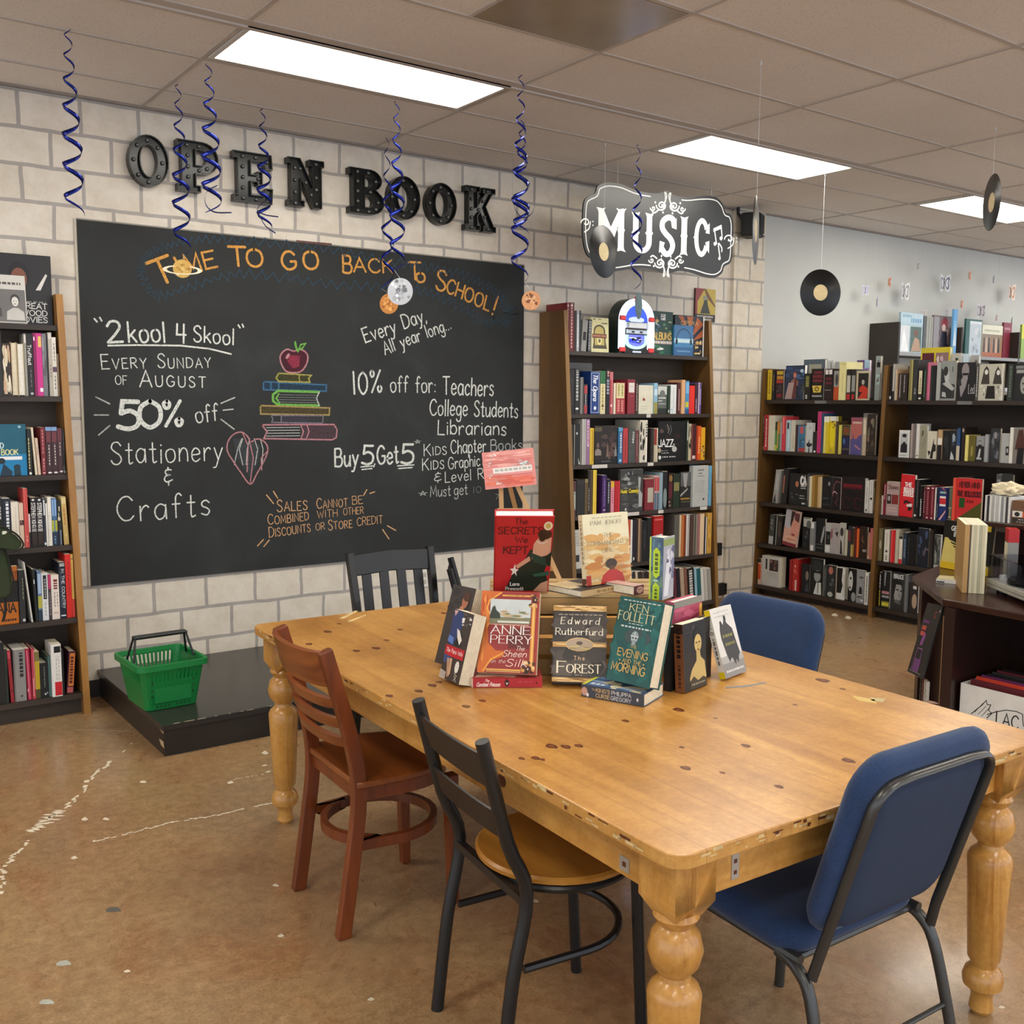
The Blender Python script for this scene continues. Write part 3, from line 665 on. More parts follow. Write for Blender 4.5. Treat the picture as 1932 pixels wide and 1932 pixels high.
def tabl(x,y): p = TMI @ at_z(x,y,TZ); return p.x,p.y
b = MB(); r = .045
o = [(r,0)] + [(TW - r,0)] + [(TW - r + r * math.sin(a),r - r * math.cos(a)) for a in (.4,.8,1.2)] + [(TW,r),(TW,TL - r)] + [(TW - r + r * math.cos(a),TL - r + r * math.sin(a)) for a in (.4,.8,1.2)] + [(TW - r,TL),(r,TL)] + [(r - r * math.sin(a),TL - r + r * math.cos(a)) for a in (.4,.8,1.2)] + [(0,TL - r),(0,r)] + [(r - r * math.cos(a),r - r * math.sin(a)) for a in (.4,.8,1.2)]
b.prism(o,TZ - .030,TZ,PTOP)
# knots and wear printed flush into the top
for x,y,rx in ((583,1215,11),(618,1192,13),(673,1228,12),(710,1223,14),(730,1208,9),(755,1188,9),(838,1157,10),(790,1304,13),(816,1293,14),(828,1287,10),(880,1333,13),(735,1313,12),(910,1322,11),
    (984,1431,10),(1010,1430,13),(1023,1433,9),(1040,1408,18),(1068,1409,15),(1092,1407,13),(1280,1339,16),(1553,1284,18),(1757,1325,14),(1408,1407,13),(1600,1435,17),(1294,1449,15),(1363,1458,8),(1470,1484,12),(1286,1410,8),(1590,1300,8),(1180,1360,11),(1500,1330,7),(1350,1355,6),(640,1177,8),(610,1250,8)):
    u,v = tabl(x,y); k = rx / 1903 * (CAM - at_z(x,y,TZ)).length * .75
    b.flat([q + (TZ + .0003,) for q in [(u + k * math.cos(a) * .75,v + k * 1.05 * math.sin(a) * (1 + .2 * math.cos(3 * a + x))) for a in [i * PI / 7 for i in range(14)]]],knot)
    b.flat([q + (TZ + .0005,) for q in [(u + k * .45 * math.cos(a) * .75,v + k * .5 * math.sin(a)) for a in [i * PI / 5 for i in range(10)]]],mat('#7c4118',.4))
for pts in ([(640,1167),(670,1152),(676,1153),(648,1168)],[(655,1172),(690,1160),(691,1161),(660,1174)]): b.flat([q + (TZ + .0003,) for q in [tabl(*p) for p in pts][::-1]],scuff)
b.flat([q + (TZ + .0004,) for q in [tabl(*p) for p in ((1368,1297),(1410,1293),(1445,1287),(1446,1289),(1410,1296),(1370,1299))][::-1]],mat('#77808a',.5))
b.flat([q + (TZ + .0003,) for q in [tabl(*p) for p in ((1605,1312),(1650,1320),(1655,1328),(1620,1322))][::-1]],mat('#c8ac62',.45)); b.flat([q + (TZ + .0003,) for q in [tabl(*p) for p in ((1640,1316),(1672,1318),(1665,1325),(1645,1322))][::-1]],mat('#b8a878',.45))
# chipped rim
rnd = random.Random(3)
for i in range(70):
    y = rnd.uniform(.06,TL - .1); l = rnd.uniform(.006,.035); z = rnd.uniform(TZ - .024,TZ - .006)
    h_ = rnd.uniform(.002,.008); b.quad((-.0006,y,z),(-.0006,y,z + h_),(-.0006,y + l,z + h_),(-.0006,y + l,z),scuff if rnd.random() < .7 else knot)
for i in range(50):
    x = rnd.uniform(.06,TW - .1); l = rnd.uniform(.006,.03); z = rnd.uniform(TZ - .024,TZ - .006)
    h_ = rnd.uniform(.002,.008); b.quad((x,-.0006,z),(x + l,-.0006,z),(x + l,-.0006,z + h_),(x,-.0006,z + h_),scuff if rnd.random() < .65 else knot)
tp = b.build('tabletop',table,bevel=.005)
LI = .085
for nm,lo,hi,ax in (('front',(LI,LI - .03,.61),(TW - LI,LI - .008,TZ - .03),0),('back',(LI,TL - LI + .008,.61),(TW - LI,TL - LI + .03,TZ - .03),0),('left',(LI - .03,LI,.61),(LI - .008,TL - LI,TZ - .03),1),('right',(TW - LI + .008,LI,.61),(TW - LI + .03,TL - LI,TZ - .03),1)):
    b = MB(); b.box(lo,hi,apron_mat(ax))
    if nm == 'left':
        for yy,zz,k in ((.66,.66,.022),(1.75,.64,.012)): b.sphere((LI - .0295,yy,zz),k,knot,8,M=Matrix.Translation((LI - .0295,yy,zz)) @ Matrix.Diagonal((.05,1,.8,1)) @ Matrix.Translation((-(LI - .0295),-yy,-zz)))
    b.build('apron',table)
prof = [(.022,0),(.030,.012),(.026,.045),(.030,.06),(.047,.075),(.050,.095),(.044,.115),(.031,.128),(.033,.138),(.040,.15),(.052,.38),(.054,.415),(.048,.43),(.032,.445),(.030,.455),(.047,.475),(.055,.505),(.047,.54),(.032,.555),(.040,.565),(.046,.575),(.040,.585)]
for lx,ly in ((LI,LI),(TW - LI,LI),(LI,TL - LI),(TW - LI,TL - LI)):
    b = MB(); b.lathe(prof,PLEG,28,Matrix.Translation((lx,ly,0))); h = .052
    b.hull8([(lx - .034,ly - .034,.578),(lx + .034,ly - .034,.578),(lx + .034,ly + .034,.578),(lx - .034,ly + .034,.578)],[(lx - h,ly - h,.61),(lx + h,ly - h,.61),(lx + h,ly + h,.61),(lx - h,ly + h,.61)],PLEG)
    b.box((lx - h,ly - h,.61),(lx + h,ly + h,TZ - .03),PLEG)
    b.build('leg',table,smooth=True,auto=35)
b = MB()
for x in (.20,): b.box((x,LI - .0318,.625),(x + .02,LI - .030,.68),steel); b.box((x + .006,LI - .0325,.635),(x + .014,LI - .0315,.643),knot); b.box((x + .006,LI - .0325,.658),(x + .014,LI - .0315,.666),knot)
b.box((LI - .0318,.19,.62),(LI - .030,.22,.65),steel); b.box((LI - .0325,.2,.63),(LI - .0315,.21,.64),knot)
b.build('bracket',table)

# ================================================================== CHAIRS
cherry = wood_mat('cherry','#5e2a10','#8a4319',.32,2,1.0,8); cherry_h = wood_mat('cherry_rail','#6e3413','#a05a26',.3,1,1.0,8)
def ladder_chair(label,loc,rotz):
    """local +x = forward, origin under the middle of the rear feet"""
    t = thing('ladder_back_chair',label,'chair',loc,rotz,'cherry ladder-back chairs')
    hw = .176
    def post(s): return smooth_path([(0,s * hw,0),(.03,s * hw,.2),(.055,s * hw,.42),(.03,s * hw,.6),(-.045,s * hw,.862)],5)
    for s in (-1,1):
        b = MB(); b.bar(post(s),.030,.042,cherry,upv=(1,0,0)); b.build('rear_leg',t,bevel=.004)
        b = MB(); b.hull8([(.36,s * .165 - .014,0),(.39,s * .165 - .014,0),(.39,s * .165 + .014,0),(.36,s * .165 + .014,0)],[(.345,s * .165 - .02,.42),(.385,s * .165 - .02,.42),(.385,s * .165 + .02,.42),(.345,s * .165 + .02,.42)],cherry); b.build('front_leg',t,bevel=.004)
    so = [(.04,-.19),(.06,-.2)] + [(.22 + .2 * math.cos(a),.205 * math.sin(a)) for a in [-PI / 2 + i * PI / 16 for i in range(17)]] + [(.06,.2),(.04,.19)]
    b = MB(); b.prism(so,.445,.465,cherry_h); b.build('seat',t,smooth=True,bevel=.006)
    si = [(x * .96 + .01,y * .96) for x,y in so]
    b = MB(); b.prism(si,.405,.445,cherry); b.build('seat_rail',t,smooth=True)
    ring = [(.06,-.155,.26)] + [(.2 + .175 * math.cos(a),.172 * math.sin(a),.26) for a in [-PI / 2 + i * PI / 14 for i in range(15)]] + [(.06,.155,.26)] + [(.2 - .17 * math.cos(a),.165 * math.sin(a),.26) for a in [PI / 2.4 - i * PI / 14 for i in range(12)]]
    b = MB(); b.bar([(x,y,z) for x,y,z in ring],.02,.03,cherry,closed=True); b.build('stretcher_ring',t,smooth=True)
    def rail(z,h,nm,bow):
        x0 = .03 - (z - .6) * .286
        pts = [(x0 - .003 - bow * math.cos(a),hw * math.sin(a) * .98,z) for a in [-PI / 2 + i * PI / 12 for i in range(13)]]
        b = MB(); b.bar(pts,.014,h,cherry_h,upv=(-.27,0,1)); b.build(nm,t,smooth=True)
    rail(.808,.105,'top_rail',.05)
    for z in (.705,.645,.585): rail(z,.030,'slat',.045)
    return t
ladder_chair('reddish cherry wood ladder-back chair at the left side of the pine table',(1.252,2.715,0),math.radians(-3))
ladder_chair('cherry wood chair of which only the top shows behind the lime green spined book',(2.625,2.86,0),math.radians(180))

blk = mat('#171616',.35,var=.1,scale=20); seatw = wood_mat('round_seat','#a86a22','#cf9440',.3,1,1.0,6)
def cafe_chair(label,loc,rotz):
    t = thing('cafe_chair',label,'chair',loc,rotz,'black metal cafe chairs')
    hw = .172
    for s in (-1,1):
        pts = smooth_path([(-.01,s * hw,0),(.02,s * hw,.25),(.055,s * hw,.45),(.005,s * hw,.58),(-.06,s * hw,.825)],4)
        b = MB(); b.tube(pts,.0165,blk,12);
        b.build('rear_leg',t,smooth=True)
        b = MB(); b.tube([(.40,s * .15,0),(.375,s * .15,.44)],.015,blk,12); b.build('front_leg',t,smooth=True)
    b = MB(); b.lathe([(0,.446),(.19,.446),(.203,.452),(.205,.462),(.198,.468),(0,.468)],seatw,40,Matrix.Translation((.24,0,0))); b.build('seat',t,smooth=True)
    b = MB(); b.tube([(.24 + .185 * math.cos(a),.185 * math.sin(a),.434) for a in [i * 2 * PI / 32 for i in range(32)]],.011,blk,8,closed=True)
    b.bar([(.05,-.172,.434),(.05,.172,.434)],.02,.02,blk); b.build('seat_frame',t,smooth=True)
    b = MB(); b.tube([(.05,-.17,.27)] + [(.22 + .175 * math.cos(a),.172 * math.sin(a),.27) for a in [-PI / 2 + i * PI / 16 for i in range(17)]] + [(.05,.17,.27)],.010,blk,8); b.build('stretcher_ring',t,smooth=True)
    for z,h,nm in ((.755,.085,'top_rail'),(.625,.07,'lower_rail')):
        x0 = .005 - (z - .58) * .265
        b = MB(); b.bar([(x0 - .004 - .012 * math.cos(a),hw * math.sin(a),z) for a in [-PI / 2 + i * PI / 10 for i in range(11)]],.005,h,blk,upv=(-.3,0,1)); b.build(nm,t,smooth=True)
    return t
cafe_chair('black metal cafe chair with round wooden seat in the middle foreground',(1.275,1.915,0),math.radians(-7))
cafe_chair('black metal chair post rising beside the stacked books at the far table end',(2.66,4.075,0),math.radians(-33)).scale = (1,1,.935)

# black slat-back chair behind the far end of the table
t = thing('slat_back_chair','black painted slat-back wooden chair behind the far end of the table','chair',(2.30,4.10,0),math.radians(-92))
bp_ = mat('#151312',.3,var=.2,scale=12)
for s in (-1,1):
    b = MB(); b.bar(smooth_path([(-.03,s * .2,0),(.03,s * .2,.45),(-.05,s * .21,.86)],5),.034,.036,bp_,upv=(1,0,0)); b.build('rear_leg',t,bevel=.004)
    b = MB(); b.bar([(.40,s * .19,0),(.39,s * .19,.43)],.036,.036,bp_,upv=(1,0,0)); b.build('front_leg',t,bevel=.004)
b = MB(); b.box((.0,-.21,.43),(.43,.21,.46),bp_,bev=.006); b.build('seat',t)
b = MB(); b.bar([(-.037,-.205,.80),(-.045,0,.81),(-.037,.205,.80)],.022,.10,bp_,upv=(-.2,0,1)); b.build('top_rail',t,bevel=.004)
b = MB(); b.bar([(.018,-.195,.52),(.018,.195,.52)],.02,.05,bp_,upv=(-.2,0,1)); b.build('lower_rail',t)
for k in range(4):
    y = -.135 + k * .09; b = MB(); b.bar([(.018,y,.53),(-.03,y,.765)],.045,.012,bp_,upv=(1,0,.2)); b.build('slat',t)
b = MB(); b.bar([(.0,-.19,.22),(.40,-.19,.22)],.018,.025,bp_); b.bar([(.0,.19,.22),(.40,.19,.22)],.018,.025,bp_); b.build('stretcher',t)

# blue upholstered stacking chairs; local +y = forward
def fabric(name,col,col2):
    s = NT(name); tc = s.n('TexCoord'); n = s.n('TexNoise',Scale=420.0,Detail=2.0); s.l(tc.outputs['Object'],n.inputs['Vector'])
    n2 = s.n('TexNoise',Scale=6.0,Detail=3.0); s.l(tc.outputs['Object'],n2.inputs['Vector'])
    c = s.ramp(n.outputs['Fac'],[(.3,col),(.7,col2)]); c = s.mix(.5,c,s.ramp(n2.outputs['Fac'],[(.3,'#c8c8c8'),(.7,'#ffffff')]),'MULTIPLY')
    s.l(c,s.b.inputs['Base Color']); s.b.inputs['Roughness'].default_value = .95; s.b.inputs['Sheen Weight'].default_value = .15
    bp = s.n('Bump',Strength=.2,Distance=.002); s.l(n.outputs['Fac'],bp.inputs['Height']); s.l(bp.outputs[0],s.b.inputs['Normal'])
    return s.m
blue_f = fabric('blue_upholstery','#14294a','#1f3d68'); blue_b = mat('#1a2c46',.8,var=.05,scale=30,bump=.1,bscale=300); gun = mat('#4a4a48',.3,metal=.6,var=.05)
def pad(mb,hw,z0,z1,th,rc,material,M,topw=1.0):
    """rounded cushion standing in the xz plane of M, thickness along y"""
    out = []
    def rr(inset):
        w_,a,b_ = hw - inset,z0 + inset,z1 - inset; r_ = max(.01,rc - inset); P = []
        for cx,cz,s0 in ((w_ - r_,a + r_,-PI / 2),(w_ - r_,b_ - r_,0),(-w_ + r_,b_ - r_,PI / 2),(-w_ + r_,a + r_,PI)):
            for k in range(7):
                q = s0 + k * PI / 12; z = cz + r_ * math.sin(q); f = 1 + (topw - 1) * (z - z0) / (z1 - z0); P.append(((cx + r_ * math.cos(q)) * f,z))
        return P
    levels = [(.055,th * .5),(.028,th * .47),(.010,th * .34),(0,th * .12),(0,-th * .12),(.010,-th * .34),(.028,-th * .47),(.055,-th * .5)]
    n = 28; vs = []
    for ins,y in levels: vs += [(x,y,z) for x,z in rr(ins)]
    fs = []
    for i in range(len(levels) - 1):
        for k in range(n):
            l = (k + 1) % n; fs.append((i * n + k,i * n + l,(i + 1) * n + l,(i + 1) * n + k))
    fs += [tuple(range(n))[::-1],tuple((len(levels) - 1) * n + k for k in range(n))]
    mb.add(vs,fs,material,M)
def blue_chair(label,loc,rotz):
    t = thing('upholstered_chair',label,'chair',loc,rotz,'blue upholstered stacking chairs')
    lean = math.radians(17)
    MBk = Matrix.Translation((0,-.01,.44)) @ Matrix.Rotation(lean,4,'X')
    b = MB(); pad(b,.225,.02,.455,.06,.085,blue_f,MBk,1.0); b.build('backrest',t,smooth=True,auto=60)
    b = MB(); pad(b,.182,.045,.405,.02,.06,blue_b,MBk @ Matrix.Translation((0,-.030,0))); b.build('back_panel',t,smooth=True)
    # frame: flat oval bar running round the back of the pad, then down into rear legs
    fr = [(-.205,-.04,-.06)] + [(-.200,-.037,.0),(-.198,-.037,.33)] + [(-.138 - .06 * math.cos(a),-.037,.355 + .06 * math.sin(a)) for a in (.2,.5,.8,1.1,1.4)] + [(-.10,-.037,.418),(.10,-.037,.418)] + [(.138 + .06 * math.sin(a),-.037,.355 + .06 * math.cos(a)) for a in (.2,.5,.8,1.1,1.4)] + [(.198,-.037,.33),(.200,-.037,.0),(.205,-.04,-.06)]
    b = MB(); b.tube([MBk @ Vector(p) for p in fr],.013,gun,10,flat=.6,upv=(0,1,.2)); b.build('back_frame',t,smooth=True)
    MS = Matrix.Translation((0,.22,.43)) @ Matrix.Rotation(-PI / 2 + .05,4,'X')
    b = MB(); pad(b,.225,-.215,.195,.075,.07,blue_f,MS); b.build('seat',t,smooth=True,auto=60)
    b = MB()
    b.tube([(-.205,.0,.395),(-.205,.38,.405)],.012,gun,8); b.tube([(.205,.0,.395),(.205,.38,.405)],.012,gun,8); b.tube([(-.205,.02,.39),(.205,.02,.39)],.009,gun,8); b.build('seat_frame',t,smooth=True)
    for s in (-1,1):
        b = MB(); b.tube(smooth_path([(s * .205,.06,.39),(s * .21,.0,.375),(s * .215,-.045,.30),(s * .235,-.11,.0)],5),.0135,gun,10); b.build('rear_leg',t,smooth=True)
        b = MB(); b.tube(smooth_path([(s * .20,.32,.395),(s * .20,.375,.37),(s * .205,.40,.0)],5),.0135,gun,10); b.build('front_leg',t,smooth=True)
    b = MB(); b.tube([(-.222,-.07,.19),(.222,-.07,.19)],.006,gun,8); b.build('stretcher',t,smooth=True)
    return t
blue_chair('dark blue upholstered chair in the right foreground, its framed back towards the camera',(1.875,1.254,0),math.radians(-2))
blue_chair('blue upholstered chair on the far right side of the pine table',(2.66,2.285,0),math.radians(92))

# ================================================================== SHOPPING BASKET on the platform
t = thing('shopping_basket','green plastic shopping basket with black handles on the stage platform','basket',(0,0,0))
gp = mat('#0c7a38',.38,var=.04,scale=8); hb = mat('#141416',.4)
c0 = [Vector((1.285,4.565,.147)),Vector((1.525,4.575,.147)),Vector((1.49,4.86,.147)),Vector((1.25,4.85,.147))]
cen = sum(c0,Vector()) / 4; ux = (c0[1] - c0[0]).normalized(); uy = Vector((-ux.y,ux.x,0)); MBk = frame(Vector((cen.x,cen.y,.147)),ux,uy,Vector((0,0,1)))
def ring4(hx,hy,z,r,k=4):
    P = []
    for cx,cy,s0 in ((hx - r,-hy + r,-PI / 2),(hx - r,hy - r,0),(-hx + r,hy - r,PI / 2),(-hx + r,-hy + r,PI)):
        P += [(cx + r * math.cos(s0 + q * PI / 2 / k),cy + r * math.sin(s0 + q * PI / 2 / k),z) for q in range(k + 1)]
    return P
H = .215; hx0,hy0,hx1,hy1 = .12,.138,.152,.172
def lv(f,z=None): return ring4(hx0 + (hx1 - hx0) * f,hy0 + (hy1 - hy0) * f,H * f if z is None else z,.03)
b = MB(); n = 20
def skin(A,B,flip=False):
    vs = A + B; fs = [(k,(k + 1) % n,n + (k + 1) % n,n + k) for k in range(n)]
    b.add(vs,[f[::-1] for f in fs] if flip else fs,gp,MBk)
skin(lv(0),lv(.12)); skin(lv(.12),lv(.62)); skin(lv(.92),lv(1.0))
b.add(lv(0),[tuple(range(n))[::-1]],gp,MBk)
# slotted band between .62 and .92: uprights along each side, solid rounded corners
A,B = lv(.62),lv(.92)
for k in range(n):
    l = (k + 1) % n; a,b2,c2,d = (Vector(q) for q in (A[k],A[l],B[l],B[k])); ln = (b2 - a).length
    if ln < .06: b.add([a,b2,c2,d],[(0,1,2,3)],gp,MBk)
    else:
        m_ = max(3,int(ln / .017))
        for q in range(m_):
            f0,f1 = q / m_,(q + .52) / m_
            b.add([a.lerp(b2,f0),a.lerp(b2,f1),d.lerp(c2,f1),d.lerp(c2,f0)],[(0,1,2,3)],gp,MBk)
body = b.build('body',t,smooth=False); sm = body.modifiers.new('solid','SOLIDIFY'); sm.thickness = .003; sm.offset = -1
b = MB(); ro,ri = ring4(hx1 + .014,hy1 + .014,0,.04),ring4(hx1 - .002,hy1 - .002,0,.03)
b.prism([[(x,y) for x,y,z in ro],[(x,y) for x,y,z in ri]],H - .024,H + .002,gp,MBk); b.build('rim',t,smooth=True)
b = MB(); slot = mat('#07401d',.6)
for k in range(9):
    if k == 4: continue
    x = -.075 + k * .0185; f = .07; y = -(hy0 + (hy1 - hy0) * f) - .0012; b.box((x,y,.010),(x + .009,y + .0008,.019),slot,MBk)
for k in range(6): x = (-.095,.095)[k % 2]; z = .06 + (k // 2) * .03; f = z / H; y = -(hy0 + (hy1 - hy0) * f) - .0018; b.box((x - .004,y,z),(x + .004,y + .001,z + .02),slot,MBk)
b.box((-.085,-(hy0 + (hy1 - hy0) * .35) - .0045,.035),(.085,-(hy0 + (hy1 - hy0) * .5) + .004,.115),gp,MBk @ Matrix.Identity(4))
b.build('front_panel',t)
for s in (-1,1):
    b = MB(); zt_ = .315
    pts = [(-hx1 + .012,s * .05,H - .01),(-.118,s * .012,zt_),(.118,s * .012,zt_),(hx1 - .012,s * .05,H - .01)]
    b.tube([pts[0],pts[1]],.0055,hb,8,MBk); b.tube([pts[1],pts[2]],.0085,hb,10,MBk); b.tube([pts[2],pts[3]],.0055,hb,8,MBk)
    b.sphere(pts[1],.0085,hb,6,MBk); b.sphere(pts[2],.0085,hb,6,MBk); b.build('handle',t,smooth=True)
# ================================================================== BOOKCASES
oak_edge = wood_mat('oak_edge','#9a6a30','#b98746',.4,2,1.0,8); panel_w = wood_mat('walnut_panel','#553a1a','#6b4b23',.45,2,.8,7)
shelf_w = wood_mat('dark_shelf','#332a24','#42372f',.5,0,.8,8); shelf_wy = wood_mat('dark_shelf_y','#2a201a','#3a2d24',.5,1,.8,8); back_w = wood_mat('dark_back','#40352b','#52463a',.6,0,.6,5)
panel_l = wood_mat('oak_panel','#7a5226','#966a34',.45,2,.8,7); label_m = mat('#c9c7bf',.6); label_ink = mat('#4a4a48',.7)
KW = dict()
def case_facing_wall(name,label,x0,x1,H,fY,shelves,kick,side_mat,edge_mat,shear=0.0,depth_back=WY - .004):
    """bookcase standing against the back wall; front edge follows fY(z) (deeper at the foot)"""
    t = thing(name,label,'bookcase',((x0 + x1) / 2,depth_back,0)); ox,oy = (x0 + x1) / 2,depth_back; T_ = Matrix.Translation((-ox,-oy,0)); th = .032
    for xx in (x0,x1 - th):
        b = MB(); lo = [(xx,fY(0) - .01,0),(xx + th,fY(0) - .01,0),(xx + th,oy,0),(xx,oy,0)]; s_ = shear * H; hi = [(xx + s_,fY(H) - .01,H),(xx + th + s_,fY(H) - .01,H),(xx + th + s_,oy,H),(xx + s_,oy,H)]
        b.hull8(lo,hi,side_mat,T_)
        e = .0015; b.add([(p[0],p[1] - e,p[2]) for p in (lo[0],lo[1],hi[1],hi[0])],[(0,1,2,3)],edge_mat,T_); b.build('side_panel',t)
    for z in shelves:
        b = MB(); s_ = shear * z; b.box((x0 + th + s_,fY(z),z - .025),(x1 - th + s_,oy - .012,z),shelf_w,T_); b.build('shelf',t)
    s_ = shear; b = MB(); b.hull8([(x0 + th,oy - .010,.0),(x1 - th,oy - .010,.0),(x1 - th,oy,0),(x0 + th,oy,0)],[(x0 + th + s_ * shelves[0],oy - .010,shelves[0] - .001),(x1 - th + s_ * shelves[0],oy - .010,shelves[0] - .001),(x1 - th + s_ * shelves[0],oy,shelves[0] - .001),(x0 + th + s_ * shelves[0],oy,shelves[0] - .001)],back_w,T_); b.build('back_panel',t)
    b = MB(); b.box((x0 + th,fY(0) + .05,0),(x1 - th,fY(0) + .07,shelves[-1] - .026),shelf_w,T_); b.build('kick_plate',t)
    return t
LSH = [1.909,1.567,1.188,.842,.482,.106]; fL = lambda z: 5.186 + .07 * z
MSH = [1.888,1.474,1.137,.800,.447,.100]; fM = lambda z: 5.07 + .067 * z
RSH = [1.580,1.176,.757,.420,.082]; fR = lambda z: 6.39 + .035 * z
caseL = case_facing_wall('bookcase','tall dark shelved bookcase cut by the left edge of the photo, beside the chalkboard',.20,1.1755,2.06,fL,LSH,.08,panel_l,oak_edge,-.010)
caseM = case_facing_wall('bookcase','tall walnut bookcase right of the chalkboard with a toy jukebox on its top shelf',4.190,5.575,2.15,fM,MSH,.08,panel_w,wood_mat('walnut_edge','#7c5a2c','#94703c',.45,2,.8,7),-.004)
# right bookcase: two bays facing -x, standing out from the wall
RXB = 6.72
caseR = thing('bookcase','dark double-bay bookcase standing out from the grey wall at the right','bookcase',(RXB,4.3,0)); T_ = Matrix.Translation((-RXB,-4.3,0))
for y0,y1 in ((5.425,5.455),(4.315,4.347),(3.20,3.232)):
    b = MB(); H = 1.83; lo = [(fR(0) - .012,y0,0),(RXB,y0,0),(RXB,y1,0),(fR(0) - .012,y1,0)]; hi = [(fR(H) - .012,y0,H),(RXB,y0,H),(RXB,y1,H),(fR(H) - .012,y1,H)]
    b.hull8(lo,hi,panel_w,T_); b.add([(p[0] - .0015,p[1],p[2]) for p in (lo[3],lo[0],hi[0],hi[3])],[(0,1,2,3)],wood_mat('walnut_edge2','#6e4c24','#86622f',.45,2,.8,7),T_); b.build('side_panel',caseR)
for z in RSH:
    for y0,y1 in ((4.348,5.424),(3.233,4.314)):
        b = MB(); b.box((fR(z),y0,z - .028),(RXB - .012,y1,z),shelf_wy,T_); b.build('shelf',caseR)
b = MB(); b.box((RXB - .011,3.233,0),(RXB - .001,4.314,1.60),shelf_wy,T_); b.box((RXB - .011,4.348,0),(RXB - .001,5.424,1.60),shelf_wy,T_); b.build('back_panel',caseR)
b = MB(); b.box((fR(0) + .07,3.233,0),(fR(0) + .09,4.314,.052),shelf_wy,T_); b.box((fR(0) + .07,4.348,0),(fR(0) + .09,5.424,.052),shelf_wy,T_); b.build('kick_plate',caseR)
# shelf labels
def slabel(case,org,px0,px1,py,z,side,bg=None):
    b = MB(); bgm = label_m if bg is None else bg
    if side == 'M': a = at_y(px0,py,fM(z) - .002); c = at_y(px1,py,fM(z) - .002); q = [(a.x,fM(z) - .0016,z - .024),(c.x,fM(z) - .0016,z - .024),(c.x,fM(z) - .0016,z + .0),(a.x,fM(z) - .0016,z + .0)]
    else: a = at_x(px0,py,fR(z) - .002); c = at_x(px1,py,fR(z) - .002); q = [(fR(z) - .0016,a.y,z - .026),(fR(z) - .0016,c.y,z - .026),(fR(z) - .0016,c.y,z - .004),(fR(z) - .0016,a.y,z - .004)]
    T = Matrix.Translation(-Vector(org)); b.add(q,[(0,1,2,3)],bgm,T)
    Q = [Vector(p) for p in q]; e = (Q[0] - Q[3]).cross(Q[1] - Q[0]).normalized() * .0004
    for k in range(7):
        f0 = .08 + k * .125; b.add([Q[0].lerp(Q[1],f0).lerp(Q[3].lerp(Q[2],f0),v) - e for v in (.25,)] + [Q[0].lerp(Q[1],f0 + .07).lerp(Q[3].lerp(Q[2],f0 + .07),.25) - e,Q[0].lerp(Q[1],f0 + .07).lerp(Q[3].lerp(Q[2],f0 + .07),.75) - e,Q[0].lerp(Q[1],f0).lerp(Q[3].lerp(Q[2],f0),.75) - e],[(0,1,2,3)],label_ink,T)
    b.build('shelf_label',case)
om = ((4.190 + 5.575) / 2,WY - .004,0)
for a in ((1220,1228,784,1.474),(1117,1146,879,1.137),(1222,1233,877,1.137),(1178,1206,968,.80),(1242,1252,964,.80),(1321,1334,959,.80)): slabel(caseM,om,a[0],a[1],a[2],a[3],'M')
g_ = mat('#6a6a68',.5)
for a in ((1537,1559,757,1.58),(1806,1834,758,1.58)): slabel(caseR,(RXB,4.3,0),a[0],a[1],a[2],a[3],'R',g_)

# ================================================================== BOOKS ON SHELVES
cov = lambda c: mat(c,.42,var=.05,scale=18)
page_m = mat('#e6dcc2',.8,var=.08,scale=90); page_w = mat('#efece2',.8,var=.06,scale=90)
ORD = ['first','second','third','fourth','fifth','sixth','seventh','eighth','ninth','tenth','eleventh','twelfth','thirteenth','fourteenth','fifteenth','sixteenth','seventeenth','eighteenth','nineteenth','twentieth','twenty-first','twenty-second','twenty-third','twenty-fourth','twenty-fifth','twenty-sixth','twenty-seventh']
FRONT = Matrix(((1,0,0,0),(0,0,-1,0),(0,1,0,0),(0,0,0,1)))
def shell(b,w,h,d,cover,pages,kind,hard):
    """cover and page block; spine or face or fore-edge towards the viewer (-y)"""
    t = .0025 if hard else .001; i = .004 if hard else .0
    t = min(t,w * .2,d * .2)
    if kind == 's':
        b.box((0,0,0),(w,t,h),cover); b.box((0,t,0),(t,d,h),cover); b.box((w - t,t,0),(w,d,h),cover); b.box((t,t,i),(w - t,d - i,h - i),pages)
    elif kind == 'f':
        b.box((0,0,0),(w,t,h),cover); b.box((0,d - t,0),(w,d,h),cover); b.box((0,t,0),(t,d - t,h),cover); b.box((t,t,i),(w - i,d - t,h - i),pages)
    else:
        b.box((0,0,0),(t,d,h),cover); b.box((w - t,0,0),(w,d,h),cover); b.box((t,d - t,0),(w - t,d,h),cover); b.box((t,i + .001,i),(w - t,d - t,h - i),pages)
